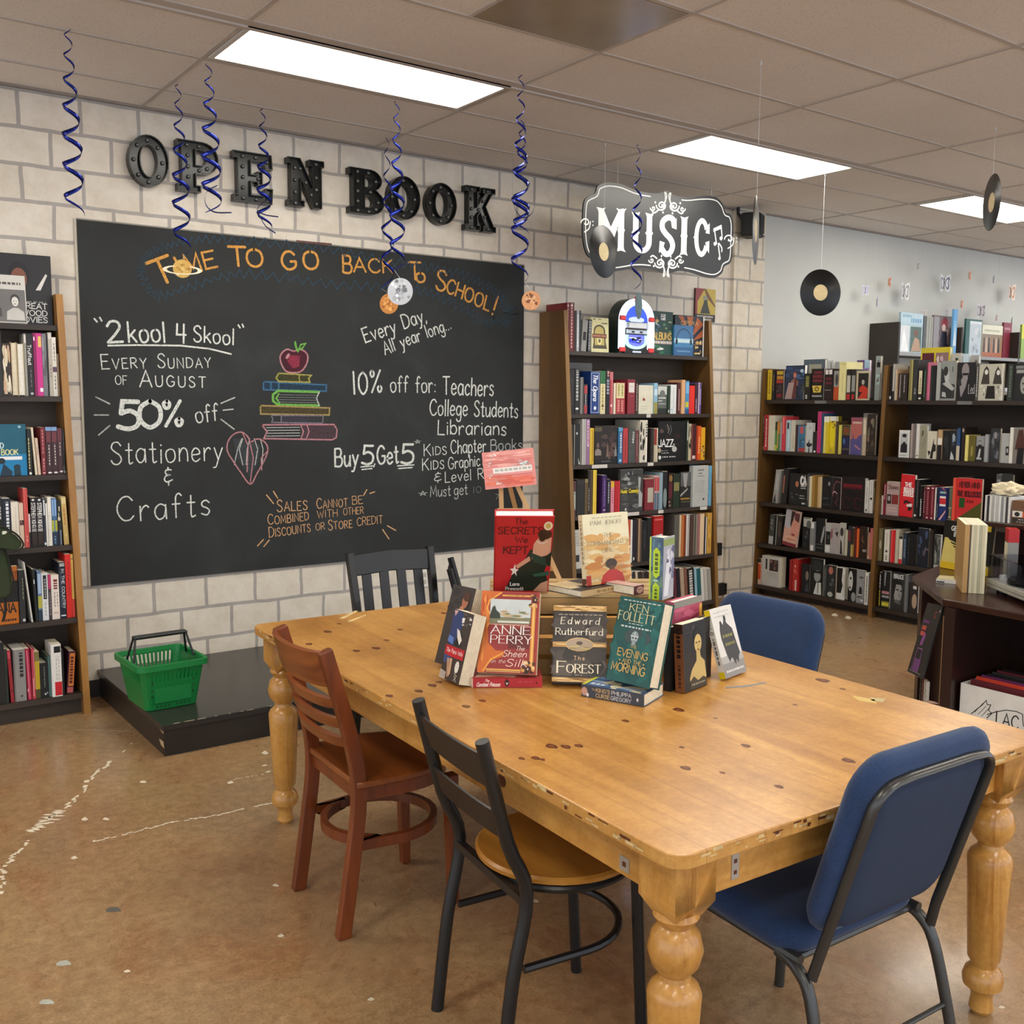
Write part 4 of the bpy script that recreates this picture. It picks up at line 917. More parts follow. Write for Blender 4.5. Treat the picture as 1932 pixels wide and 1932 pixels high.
def prints(b,specs,w,h,M=None):
    """flat printing on the front face; coordinates are fractions of width and height"""
    M = (M or Matrix()); zo = .0003
    for sp in specs:
        zo += .0001; P = M @ FRONT @ Matrix.Translation((0,0,zo)); k = sp[0]
        if k == 'r': _,x0,x1,z0,z1,c = sp; b.add([(x0 * w,z0 * h,0),(x1 * w,z0 * h,0),(x1 * w,z1 * h,0),(x0 * w,z1 * h,0)],[(0,1,2,3)],cov(c),P)
        elif k == 'e': _,cx,cz,rx,rz,c = sp; b.flat(ell(cx * w,cz * h,rx * w,rz * h,18),cov(c),P)
        elif k == 'g': b.flat([(x * w,z * h) for x,z in sp[1]],cov(sp[2]),P)
        elif k == 'l': ribbon(b,[(x * w,z * h) for x,z in sp[1]],sp[3] * h,cov(sp[2]),P)
        elif k == 't': # text: string, x0, x1, baseline, height, colour, options
            _,s,x0,x1,z,hh,c = sp[:7]; kw = sp[7] if len(sp) > 7 else {}
            write(b,s,P @ Matrix.Translation((x0 * w,z * h,0)),hh * h,cov(c),width=(x1 - x0) * w,**{**dict(w=.16),**kw})
        elif k == 'v': # spine lettering, running downwards: string, top, bottom, centre x, size (fraction of width), colour
            _,s,z1,z0,cx,hh,c = sp[:7]; kw = sp[7] if len(sp) > 7 else {}
            Q = P @ Matrix.Translation(((cx - hh / 2) * w,z1 * h,0)) @ Matrix.Rotation(-PI / 2,4,'Z')
            write(b,s,Q,hh * w,cov(c),width=(z1 - z0) * h,**{**dict(w=.18),**kw})
        elif k == 'b': # worn illegible line of print: z, x0, x1, size, colour
            _,z,x0,x1,hh,c = sp; x = x0
            while x < x1: l = min(x1 - x,random.uniform(.03,.09)); b.add([(x * w,z * h,0),((x + l) * w,z * h,0),((x + l) * w,(z + hh) * h,0),(x * w,(z + hh) * h,0)],[(0,1,2,3)],cov(c),P); x += l + .025
        elif k == 'd': # vertical illegible lettering: cx, z0, z1, width, colour
            _,cx,z0,z1,ww,c = sp; z = z0
            while z < z1: l = min(z1 - z,random.uniform(.025,.07)); b.add([((cx - ww / 2) * w,z * h,0),((cx + ww / 2) * w,z * h,0),((cx + ww / 2) * w,(z + l) * h,0),((cx - ww / 2) * w,(z + l) * h,0)],[(0,1,2,3)],cov(c),P); z += l + .02
        elif k == 'p': # head and shoulders picture: cx, cz, size, skin, hair, clothes
            _,cx,cz,s,sk,ha,cl = sp; a = w / h
            pts = [(cx - s * 1.5,max(0.01,cz - s * 3.4 * a)),(min(.99,cx + s * 1.5),max(0.01,cz - s * 3.4 * a)),(min(.99,cx + s * 1.4),cz - s * 1.9 * a),(cx + s * .4,cz - s * 1.2 * a),(cx - s * .4,cz - s * 1.2 * a),(cx - s * 1.4,cz - s * 1.9 * a)]
            b.flat([(max(.01,x) * w,z * h) for x,z in pts],cov(cl),P)
            b.flat(ell(cx * w,(cz + s * .18 * a) * h,s * .78 * w,s * 1.08 * w,18),cov(ha),P @ Matrix.Translation((0,0,.00002)))
            b.flat(ell(cx * w,(cz - s * .08 * a) * h,s * .58 * w,s * .86 * w,18),cov(sk),P @ Matrix.Translation((0,0,.00004)))
            for q in (-.22,.22): b.flat(ell((cx + q * s) * w,cz * h,s * .11 * w,s * .06 * w,8),cov(ha),P @ Matrix.Translation((0,0,.00006)))
            b.flat(ell(cx * w,(cz - s * .5 * a) * h,s * .2 * w,s * .06 * w,8),cov('#7a4038'),P @ Matrix.Translation((0,0,.00006)))
        elif k == 'q': # mottled picture area: x0,x1,z0,z1, colours, n
            _,x0,x1,z0,z1,cs,n = sp; rnd = random.Random(int(x0 * 97 + z0 * 31 + n))
            for i in range(n):
                cx,cz = rnd.uniform(x0,x1),rnd.uniform(z0,z1); rx = rnd.uniform(.08,.22) * (x1 - x0); rz = rnd.uniform(.05,.16) * (z1 - z0)
                cx = min(max(cx,x0 + rx),x1 - rx); cz = min(max(cz,z0 + rz),z1 - rz); a0 = rnd.uniform(0,3)
                b.flat([((cx + rx * math.cos(a + a0) * (1 + .25 * math.sin(3 * a))) * w,(cz + rz * math.sin(a + a0)) * h) for a in [j * PI / 6 for j in range(12)]],cov(cs[i % len(cs)]),P @ Matrix.Translation((0,0,i * .000012)))
            zo += n * .000012
COUNT = {}
def shelf_books(side,z,ymid,loc,data,maxh,depth,group,sb0=.018):
    prev = None; pl = 0.0; ph = 0.0; rnd = random.Random(int(z * 1000) + len(data)); n = 0
    for d in data:
        x0,x1,yt,c,desc,kind,pr = d[:7]; op = d[7] if len(d) > 7 else {}
        sb = op.get('sb',sb0 if kind != 'f' else sb0 + .008)
        if side in 'LM':
            Y = (fL if side == 'L' else fM)(z) + sb; ym = (yt + ymid) / 2
            a = at_y(x0,ym,Y).x; e = at_y(x1,ym,Y).x; h = at_y((x0 + x1) / 2,yt,Y).z - z
        else:
            X = fR(z) + sb; ym = (yt + ymid) / 2; a = -at_x(x0,ym,X).y; e = -at_x(x1,ym,X).y; h = at_x((x0 + x1) / 2,yt,X).z - z
        ln0 = op.get('lean',0.0); tl = math.tan(math.radians(abs(ln0 - pl))) if ln0 != pl else 0.0; hh = max(.09,min(h,maxh - .012))
        if prev is not None and not op.get('free'): a = max(a,prev + .0006 + (min(hh,ph) * tl if ln0 < pl else 0.0))
        lo,hi = {'L': (.24,1.142 - .010 * z),'M': (4.224 - .004 * z,5.541 - .004 * z - .004),'R': (-5.423,-4.349) if x0 < 1660 and 'left' in loc else (-4.313,-3.235)}[side]
        if side == 'L': hi -= .0035
        if side == 'L' and z > 1.8: hi = 1.118
        hi -= max(0.0,math.tan(math.radians(ln0)) * hh)
        if a < lo: a,e = lo,max(e,lo + .006)
        e = min(e,hi)
        if e - a < .003: continue
        wd = max(e - a,.003)
        if not op.get('free'): prev,pl,ph = a + wd,ln0,hh
        h = max(.09,min(h,maxh - rnd.uniform(.004,.012)))
        dep = op.get('d',(min(depth - sb - .004,rnd.uniform(.135,.165)) if kind != 'f' else rnd.uniform(.016,.03)))
        o = Vector((a,Y,z + .0012)) if side in 'LM' else Vector((X,-a,z + .0012))
        u,v = (Vector((1,0,0)),Vector((0,1,0))) if side in 'LM' else (Vector((0,-1,0)),Vector((1,0,0)))
        hard = op.get('hard',rnd.random() < .5); pm = page_w if rnd.random() < .4 else page_m
        b = MB(); shell(b,wd,h,dep,cov(c),pm,kind,hard); prints(b,pr,wd,h)
        M = frame(o,u,v,Vector((0,0,1)))
        ln = op.get('lean',0.0)       # degrees, top towards the right
        if ln: M = M @ Matrix.Translation((wd if ln > 0 else 0,0,0)) @ Matrix.Rotation(math.radians(ln),4,'Y') @ Matrix.Translation((-wd if ln > 0 else 0,0,0))
        if op.get('back'): M = Matrix.Translation((0,0,dep * math.sin(math.radians(op['back'])))) @ M @ Matrix.Rotation(math.radians(-op['back']),4,'X')
        if op.get('yaw'): M = M @ Matrix.Rotation(math.radians(op['yaw']),4,'Z')
        ob = b.build(op.get('name','book')); ob.matrix_world = M
        if op.get('lab'): lab = op['lab']
        else:
            n += 1; lab = '%s, %s from left, %s' % (desc,ORD[n - 1],loc)
        tag(ob,lab,op.get('cat','book'),group)

K = '#151417';
L1 = [(-60,99,478,'#1c1b1d','big black book','f',[('p',.60,.66,.17,'#7e4a38','#0d0c0e','#161517'),('g',[(.80,.50),(.86,.50),(.95,.72),(.93,.74)],'#d8d6d0'),('t','GREAT',.60,.93,.235,.075,'#e4e4e0',dict(serif=.1)),('t','WOOD',.62,.93,.135,.075,'#e4e4e0',dict(serif=.1)),('t','MOVIES',.55,.93,.04,.075,'#e4e4e0',dict(serif=.1)),('b',.32,.68,.92,.02,'#8a8a88')],dict(sb=.055,d=.03,lab='large black cinema book lettered GREAT MOVIES on the left bookcase')),
      (102,129,505,'#1a1a1d','black book','s',[('d',.82,.28,.78,.18,'#d8d8d4')],dict(d=.10,lab='thick black book at the right end of the left bookcase top shelf')),
      (-40,50,518,'#cfcdc6','magazine','f',[('r',.02,.98,.02,.70,'#6f6d6c'),('b',.80,.1,.9,.05,'#55534f'),('p',.28,.52,.13,'#c9c6c0','#333','#4a4a4a'),('p',.76,.46,.13,'#d8d6d0','#3a3a3a','#c4c2bc')],dict(sb=.012,d=.025,free=1,lab='white magazine with black and white photo leaning before the black cinema book',back=6))]
L1[2][7]['sb'] = .014
L2 = [(-12,4,626,'#232322','dark grey book','s',[('d',.5,.5,.9,.4,'#777')]),(5,21,648,'#2a1c14','black and cream floral book','s',[('q',.05,.95,.03,.97,['#d9cdb0','#c9a684','#e4dcc4'],26)]),(22,33,646,'#c2ac86','cream book, fore-edge out','p',[]),(34,46,648,'#c9bd98','wide cream book, fore-edge out','p',[]),
      (46.5,51,630,'#99968c','thin grey book','s',[('r',.1,.9,.85,.98,'#d9d6cc')]),(51.5,63,630,'#1d1b1c','black book with white Truffaut spine','s',[('v','Truffaut',.82,.5,.45,.55,'#e8e6e0',dict(serif=.12)),('d',.55,.15,.45,.18,'#6a6866'),('e',.6,.04,.25,.02,'#bbb')]),
      (64,80,629,'#d0308c','bright magenta book','s',[('r',0,.35,0,1,'#8a1058'),('r',.58,.95,.78,.95,'#ecc66a'),('r',.62,.98,.07,.13,'#f4f0f2'),('r',.05,.2,.88,.94,'#f0e6ee')]),(80.5,88.5,630,'#77777c','mottled grey book','s',[('q',.05,.95,.1,.95,['#5a5a60','#9a9aa0'],8)]),(89,91.5,634,'#121213','slim black book','s',[]),
      (92,99,626,'#b9b1a4','tall pale grey book','s',[('r',.1,.9,.9,.98,'#d6d2c8'),('d',.5,.3,.5,.3,'#8a8478')]),(99.5,107,637,'#e6e2d6','white book with purple band','s',[('r',0,1,.41,.5,'#5d4258'),('d',.5,.6,.9,.3,'#9a968c'),('d',.5,.12,.35,.3,'#8a867c')]),(107.5,112,668,'#8f7a5c','low tan book','s',[]),(112.5,122,662,'#b09c80','low beige book','s',[('e',.6,.12,.2,.03,'#6a5a48')])]
L3 = [(-25,50,801,'#0c5b72','blue paperback','f',[('r',.0,1,.0,.42,'#0a7fb4'),('r',.0,.88,.31,.375,'#f0f2f2'),('t','D',.34,.42,.54,.10,'#d8e8e8'),('t','BOOK',.36,.78,.41,.1,'#dfe0a0'),('e',.36,.29,.09,.06,'#16262e'),('g',[(.30,0),(.40,.24),(.62,.08),(.60,0)],'#123040'),('g',[(.66,0),(.66,.14),(.82,.14),(.84,0)],'#12303c'),('e',.74,.17,.09,.05,'#12303c'),('e',.84,.95,.04,.025,'#9ac0c8')],dict(d=.03,lab='blue face-out paperback lettered BOOK on the left bookcase third shelf')),
      (52,60,811,'#14140f','black book with yellow lettering','s',[('d',.35,.14,.82,.22,'#d8d290'),('e',.5,.04,.3,.03,'#e8e8e0')]),(60.5,69,807,'#dfd2b8','cream book','s',[('d',.5,.3,.8,.2,'#c9b89c')],dict(lean=-3)),(71,76,827,'#d9bfa8','pinkish cream book','s',[('d',.5,.55,.75,.3,'#8a7060')],dict(lean=-3)),(77.5,86,807,'#74222a','dark red book','s',[('d',.45,.45,.95,.2,'#d88a8a'),('d',.5,.1,.36,.25,'#d89090'),('e',.5,.04,.3,.015,'#e8b0b0')]),
      (87,97.5,806,'#3a1c20','maroon book with blue head','s',[('r',0,1,.92,1,'#7fa0cc'),('r',.1,.9,.68,.9,'#6e3038'),('d',.55,.2,.64,.2,'#c9bcb8'),('e',.55,.04,.35,.018,'#f0ece8')]),(98,108.5,806,'#38191e','second maroon book with blue head','s',[('r',0,1,.92,1,'#7fa0cc'),('r',.1,.9,.68,.9,'#6e3038'),('d',.55,.2,.64,.2,'#c9bcb8'),('e',.55,.04,.35,.018,'#f0ece8')]),
      (109,118,808,'#43262a','dark maroon book','s',[('r',.05,.95,.72,.98,'#642c34'),('d',.5,.4,.7,.2,'#b8aaa6'),('e',.6,.06,.35,.018,'#e8e4e0')]),(119,131,811,'#262c2b','greenish black book','s',[('d',.6,.55,.95,.12,'#b8bcb8'),('r',.1,.24,.02,.2,'#d8dcd8'),('e',.75,.05,.16,.03,'#e0e4e0')])]
L4 = [(-8,6,942,'#19191a','black book','s',[('d',.6,.6,.85,.3,'#ccc')]),(6.5,21,941,'#141a2c','navy book with white lettering','s',[('d',.58,.25,.93,.36,'#e6e8ea'),('e',.6,.12,.15,.02,'#ddd')]),(22,36,948,'#e6ddcc','thick cream book','s',[('d',.6,.2,.9,.12,'#cfc2ac')]),(37,45,950,'#dcbfa8','salmon pink book','s',[('r',.1,1,.51,.62,'#3a1c18'),('q',.2,.9,.52,.61,['#b04a40','#d8b8a8'],4)]),(45.5,53.5,922,'#c84a44','tall red book','s',[('r',.1,.35,.0,1,'#d8605a'),('d',.55,.1,.2,.2,'#e8b0a8')]),(54,58,970,'#d9c6c2','small pink and white book','s',[('r',0,1,.0,.45,'#2a1a1c')]),
      (58.5,69.5,939,'#1b1718','black STEPHEN KING book','s',[('v','STEPHEN KING',.89,.39,.5,.62,'#d0cecb',dict(serif=.12)),('r',.1,.9,.31,.37,'#9a9894'),('r',.1,.9,.06,.29,'#33241d'),('e',.5,.95,.22,.02,'#e8e6e2')]),(70,81.5,939,'#161315','second black STEPHEN KING book','s',[('v','STEPHEN KING',.89,.39,.5,.62,'#dedcd8',dict(serif=.12)),('r',.1,.9,.31,.37,'#aaa8a4'),('r',.1,.9,.06,.29,'#33241d'),('e',.5,.95,.22,.02,'#e8e6e2')]),
      (82,86.5,941,'#252a3a','thin navy and white book','s',[('r',.2,.8,.65,.97,'#d4d8de'),('e',.5,.05,.4,.03,'#e8e8e8')]),(87,90.5,950,'#e2ded6','slim white book','s',[]),(91,97.5,938,'#ebe6da','white book','s',[('d',.4,.1,.7,.14,'#b9b4a8')]),(98,108,940,'#3c6088','blue and lime book','s',[('r',.1,.9,.62,.97,'#8fb0dc'),('r',0,1,.3,.53,'#b3b23c'),('r',0,1,0,.28,'#20334a'),('r',.4,.6,.3,1,'#4a78a8'),('d',.5,.04,.2,.3,'#6a88a8')]),
      (109,116.5,945,'#1b1c20','black book with cream pictures','s',[('q',.1,.9,.4,.95,['#d6c69a','#b8a888','#e0d6b8'],7),('r',0,.35,0,.34,'#16263e'),('r',.55,.8,0,.34,'#8a96a8')]),(117,129,938,'#cdb06c','tan book with orange lettering','s',[('r',.1,.9,.86,.98,'#e0cf94'),('d',.45,.42,.78,.28,'#c07838'),('e',.5,.2,.12,.03,'#e8d890')],dict(lean=-2)),(130,141,935,'#3f3548','dusky purple book','s',[('d',.45,.22,.7,.26,'#e0dce4'),('d',.4,.75,.98,.2,'#6a5e78')])]
L5 = [(-14,34,1070,'#c8701e','orange book','f',[('r',.0,1,.38,.92,'#181416'),('r',.5,1,.75,.92,'#a85a1c'),('t','ANA',.18,.88,.20,.16,'#1a1210'),('b',.05,.3,.9,.04,'#3a1c10')],dict(lab='orange and black face-out book half behind the green bag',d=.03)),
      (36,47,1076,'#2a2d2c','dark grey book','s',[('d',.7,.45,.85,.1,'#b4bc90'),('e',.7,.05,.25,.03,'#c8c8c8')]),(48,60,1061,'#e4e1d8','leaning white paperback','s',[('d',.5,.1,.9,.1,'#bcb8ae'),('e',.5,.06,.12,.02,'#555')],dict(lean=-5,sb=.004)),(66,70.5,1074,'#1e2421','dark green book','s',[('r',.3,.7,.72,.8,'#ddd')],dict(lean=-2)),(71.5,79,1078,'#5c7aa0','pale blue and lime book','s',[('r',.1,.9,.55,.95,'#a8bedc'),('r',0,1,.25,.5,'#b4b04a'),('r',0,1,0,.22,'#26384a')]),
      (79.5,91,1082,'#dfe2e2','white book with black title label','s',[('r',.25,.8,.45,.96,'#15191a'),('d',.55,.48,.9,.2,'#aab0b0'),('d',.5,.1,.4,.25,'#b4bab8')]),(91.5,97,1084,'#3e3438','magenta topped book','s',[('r',0,1,.68,1,'#b83a68'),('d',.5,.1,.6,.4,'#8a7c80')]),(97.5,112,1085,'#e8ddd2','cream book with red lettering','s',[('d',.55,.68,.9,.5,'#7a3030'),('d',.4,.28,.62,.12,'#8a8078'),('d',.75,.28,.62,.1,'#8a8078'),('b',.12,.2,.85,.05,'#c8b4a8')]),
      (112.5,124,1061,'#1a2130','navy book with white title','s',[('r',.15,.95,.93,.945,'#e8e8e8'),('r',.15,.95,.96,.975,'#e8e8e8'),('v','IN THE COUNTRY',.88,.18,.62,.42,'#d8dade',dict(serif=.1)),('r',.1,.9,.04,.06,'#f0f0f0'),('r',.12,.3,.2,.85,'#3a4a60')]),(124.5,135,1046,'#d62a22','bright red book','s',[('d',.55,.35,.9,.2,'#a81812')]),(135.5,143.5,1046,'#e0b45c','yellow and red book','s',[('r',0,1,0,.29,'#d8403a'),('r',.3,.8,.92,.94,'#2a2018'),('d',.5,.4,.85,.14,'#c49848')]),(144,151,1048,'#15100f','black book with dotted spine','s',[('d',.5,.72,.98,.35,'#c9c4c0'),('e',.6,.05,.35,.02,'#e8e8e8')])]
L6 = [(-10,9,1213,'#1a1a18','thick black book','s',[('d',.3,.35,.7,.3,'#b8b4a4')]),(9.5,14.5,1225,'#1f2a24','dark green book','s',[]),(15.5,25,1227,'#96242e','red book','s',[('r',.1,.9,.84,.97,'#c84a58'),('e',.5,.22,.2,.02,'#3a0c10')],dict(lean=-2)),(26,48.5,1226,'#8d8a88','thick grey book','s',[('d',.66,.47,.94,.3,'#26252a'),('e',.6,.1,.1,.02,'#3a3a3a'),('r',0,.12,0,1,'#6f6c6a')]),(49.5,59,1224,'#a01c3c','crimson book','s',[('r',.3,.6,.02,.97,'#d86a84'),('r',.1,.25,.16,.22,'#e8d0d4')],dict(lean=-1)),(60,66,1224,'#b83a4c','crimson book with pale stripes','s',[('r',.3,.55,.05,.42,'#e8a0a4'),('r',.65,.9,.2,.95,'#d8848c')]),
      (66.5,75,1230,'#c0a12a','mustard yellow book','s',[('r',0,1,.8,1,'#7c7444'),('r',0,1,0,.2,'#4e4a2a')]),(76,91,1251,'#171a1b','low black book','s',[('d',.55,.3,.9,.1,'#8a9088'),('e',.6,.1,.12,.03,'#d0d4d4'),('e',.85,.13,.08,.025,'#9ac0c8')]),(91.5,96.5,1238,'#4c6a66','teal book','s',[]),(97.5,116.5,1216,'#e8e6e0','white book with black square and red foot','s',[('r',.3,.95,.84,.96,'#121212'),('r',.28,.98,.02,.28,'#c8242e'),('d',.5,.32,.78,.1,'#bcbab4'),('d',.72,.32,.78,.08,'#bcbab4')],dict(sb=.002)),(117,121,1226,'#1d1c1b','slim black book','s',[]),(124,137,1230,'#46202c','leaning purple and orange book','s',[('r',.2,.95,.18,.95,'#cf7a34'),('d',.55,.24,.9,.45,'#5a2420'),('r',.1,.9,.02,.15,'#b85a58')],dict(lean=5))]
lb = 'of left bookcase'
for z,ym,nm,dt,mh in ((LSH[0],606,'top shelf',L1,.4),(LSH[1],747,'second shelf',L2,.315),(LSH[2],896,'third shelf',L3,.352),(LSH[3],1033,'fourth shelf',L4,.32),(LSH[4],1172,'fifth shelf',L5,.334),(LSH[5],1318,'bottom shelf',L6,.35)):
    shelf_books('L',z,ym,'left bookcase ' + nm,dt,mh,WY - .02 - fL(z),'books on left bookcase ' + nm)
# ------------------------------------------------------------------ middle bookcase
M1 = [(1065,1073.5,571,'#6e1c20','tall dark red volume with pale gilt bands','s',[('d',.5,.06,.93,.24,'#d8b0a8'),('g',[(.2,.92),(.8,.92),(.5,.99)],'#e8d0c8')],dict(d=.22)),(1074,1083,571,'#6a1a1e','second dark red volume with pale gilt bands','s',[('d',.5,.06,.93,.24,'#d8b0a8'),('g',[(.2,.92),(.8,.92),(.5,.99)],'#e8d0c8')],dict(d=.22)),(1083.5,1087.5,588,'#2c201a','dark brown book','s',[]),(1088,1095.5,586,'#a9adb0','silver grey book','s',[('r',.6,1,0,1,'#26282a'),('d',.3,.1,.9,.2,'#e8ecee')]),
      (1096.5,1106,604,'#8b8a86','grey album with black square','s',[('r',.2,.8,.35,.62,'#161616')],dict(lean=4)),(1109,1115,603,'#26282a','black comb-bound book','s',[('d',.5,.04,.97,.7,'#8a8e90')],dict(lean=2)),
      (1116,1149,600,'#d6cf9e','cream book with a drawn jukebox on its cover','f',[('g',[(.08,.1),(.9,.1),(.82,.3),(.8,.62)] + [(.47 + .33 * math.cos(a),.62 + .18 * math.sin(a)) for a in [i * PI / 10 for i in range(11)]] + [(.14,.3)],'#4a4432'),('g',[(.2,.2),(.76,.2),(.72,.62)] + [(.47 + .25 * math.cos(a),.62 + .13 * math.sin(a)) for a in [i * PI / 10 for i in range(11)]] + [(.2,.62)],'#b9a860'),('e',.47,.33,.14,.12,'#e0d89a'),('e',.47,.33,.07,.06,'#6a6040'),('r',.06,.88,.41,.53,'#6a3c2a'),('b',.45,.1,.85,.045,'#c48868'),('q',.1,.95,.82,.97,['#6a6640','#8a8658'],5)],dict(back=2)),
      (1151,1158,606,'#1e3a34','dark green book behind the jukebox','s',[('d',.5,.1,.9,.2,'#5a7a70'),('r',.3,.8,.03,.1,'#b0b4a4')],dict(sb=.135,d=.09)),(1158,1165,608,'#345a54','pale edged green book behind the jukebox','s',[('r',.6,.9,0,1,'#9ab4ac')],dict(sb=.005,d=.012)),
      (1231,1269,588,'#1c4038','green face-out book lettered ALBUMS','f',[('q',.05,.5,.5,.95,['#3a5a7a','#a0b8b4','#24303a','#c9a860'],9),('q',.5,.95,.5,.8,['#1a2a34','#4a7a5a','#8a9a6a'],6),('r',.4,.62,.8,.94,'#d8dcd8'),('t','P',.44,.56,.81,.11,'#1a2a24'),('t','ALBUMS',.04,.94,.36,.15,'#c9a85a',dict(w=.2)),('r',.05,1,.24,.34,'#5a5250'),('b',.26,.08,.95,.06,'#d8d0c8'),('q',.02,.8,.02,.22,['#d8dcd8','#2a6a44','#12181a'],9)],dict(yaw=0)),
      (1272,1308,614,'#3a7aa8','blue book with headphones over the sea','f',[('r',0,1,.55,1,'#3a6c9a'),('r',0,1,.42,.56,'#a8d0dc'),('r',0,1,0,.28,'#2a5a88'),('l',[(.12 + .38 - .38 * math.cos(i * PI / 12),.52 + .36 * math.sin(i * PI / 12)) for i in range(13)],'#142a44',.03),('e',.12,.46,.06,.1,'#10202c'),('e',.88,.46,.06,.1,'#10202c'),('b',.46,.22,.8,.035,'#e8dcd0'),('b',.12,.15,.85,.05,'#6a9ac0')],dict(sb=.006,d=.016,back=1)),
      (1273,1329,596,'#1e2432','dark OPERA guide with orange rays','f',[('g',[(.1,.98),(.28,.98),(.5,.55)],'#a8562c'),('g',[(.4,.98),(.62,.98),(.52,.6)],'#b4602e'),('g',[(.75,.98),(.98,.8),(.6,.5)],'#a8562c'),('g',[(.98,.7),(.98,.5),(.6,.38)],'#a8562c'),('g',[(.98,.42),(.98,.3),(.62,.28)],'#8a6a3a'),('t','OPERA',.2,.8,.77,.09,'#c9a060',dict(serif=.1)),('q',.66,.92,.05,.4,['#c9a860','#e0c890','#8a7a50'],8),('r',.96,1,0,1,'#e4e2da')],dict(free=1,sb=.045,d=.022))]
M2 = [(1070,1074,724,'#6a302a','reddish brown book','s',[('d',.5,.1,.9,.2,'#c0a090')]),(1075,1084,697,'#1a1516','tall black book','s',[('d',.5,.2,.8,.2,'#4a3a3a')]),(1085,1093,696,'#1e1e20','black book with silver script','s',[('d',.5,.3,.97,.5,'#b8bab8'),('e',.5,.12,.35,.025,'#e8e8e8')]),(1094,1101,712,'#575552','slim grey book','s',[('r',.3,.6,0,1,'#8a8884')]),(1101.5,1108.5,725,'#26262c','black book with red blocks','s',[('r',.1,.9,.68,.95,'#a83a40'),('r',.1,.9,.02,.3,'#a83a40'),('d',.5,.3,.66,.2,'#c8c4c0')]),
      (1114,1131.5,701,'#1a3a78','thick blue book with white script title','s',[('r',.06,.94,.03,.97,'#c8d0e0'),('r',.1,.9,.04,.96,'#1a3c7c'),('v','The Opera',.93,.32,.52,.44,'#e0e6f0',dict(slant=.2)),('e',.5,.14,.14,.045,'#dce4f0')],dict(d=.2)),(1132.5,1142,700,'#d6cca0','green and cream book','s',[('r',0,1,.7,1,'#2a6a40'),('d',.5,.1,.66,.3,'#a09050'),('g',[(.2,.17),(.8,.17),(.5,.24)],'#4a4028')],dict(d=.18)),(1143,1150,698,'#18181c','black book with white slanting script','s',[('d',.55,.45,.8,.6,'#9aa0ac'),('d',.6,.85,.97,.5,'#c89088')]),(1150.5,1156.5,702,'#c06a70','pink book','s',[('r',0,.5,0,.8,'#a03a44'),('e',.5,.2,.3,.03,'#e8c8c8')]),(1158,1161.5,723,'#ded6bc','thin cream book','s',[]),
      (1162,1179,722,'#a83a3e','pair of red and cream volumes in one sleeve','s',[('r',.04,.92,.5,.98,'#d6cfa0'),('d',.3,.58,.94,.2,'#9a8a40'),('d',.7,.58,.94,.2,'#9a8a40'),('d',.3,.08,.44,.24,'#d08a84'),('d',.7,.08,.44,.24,'#d08a84'),('r',.48,.52,0,.5,'#7a2428')]),(1184,1198,716,'#862c36','dark red book with white label','s',[('r',.15,.9,.62,.9,'#d8d2cc'),('b',.78,.25,.8,.02,'#a8a0a0'),('b',.5,.2,.8,.02,'#b86068')],dict(d=.2)),(1199,1204,722,'#3a2420','thin brown book','s',[('d',.5,.1,.95,.3,'#b8a8a0')]),
      (1205,1232,727,'#d6d3c0','cream face-out book with small red emblem','f',[('g',[(.25,.46),(.46,.46),(.42,.55),(.3,.55)],'#8a3a34'),('l',[(.3,.56),(.34,.64)],'#c08a6a',.012),('b',.25,.15,.7,.02,'#b8b4a0'),('b',.16,.15,.6,.02,'#b8b4a0')]),(1233.5,1240.5,723,'#88b4cc','pale blue and olive book','s',[('r',0,1,0,.38,'#96904a'),('r',.1,.9,.6,.8,'#c8dce4')]),
      (1241,1258,729,'#5c6460','grey and white photo book','f',[('r',0,1,.7,1,'#c8ccc4'),('e',.5,.72,.3,.14,'#6a706c'),('b',.55,.1,.9,.05,'#e0e4e0'),('b',.45,.05,.5,.04,'#d8dcd8'),('b',.35,.1,.9,.03,'#c8ccc8'),('r',0,1,0,.2,'#2a2e2c')]),(1258.5,1264.5,728,'#1e3424','dark green book','s',[('r',.3,.7,.04,.14,'#c8d0c8')]),(1265,1276,726,'#d8dcdc','white book with pale blue foot','s',[('d',.5,.2,.9,.1,'#a8acac'),('q',.1,.9,.03,.2,['#7ab0b8','#a8d0d4'],4)]),(1277.5,1283,722,'#4a1c20','maroon book','s',[('r',.5,.8,.1,.8,'#b09090')]),(1286,1292.5,717,'#d8a67a','peach book','s',[]),(1293,1300,719,'#4a8ab8','blue, yellow and orange book','s',[('r',.1,.9,.2,.36,'#c8c040'),('r',.1,.9,.62,.95,'#7ab0dc'),('r',0,1,0,.14,'#2a5a8a')]),(1300.5,1310.5,728,'#d83028','bright scarlet book','s',[]),(1311.5,1316,724,'#3a2030','dark plum book','s',[('d',.5,.06,.5,.4,'#b8a8b4')]),(1317,1323,722,'#5a4a8a','purple and white book','s',[('r',0,.45,0,1,'#b8a0b0'),('d',.7,.3,.8,.2,'#c8c4d8')])]
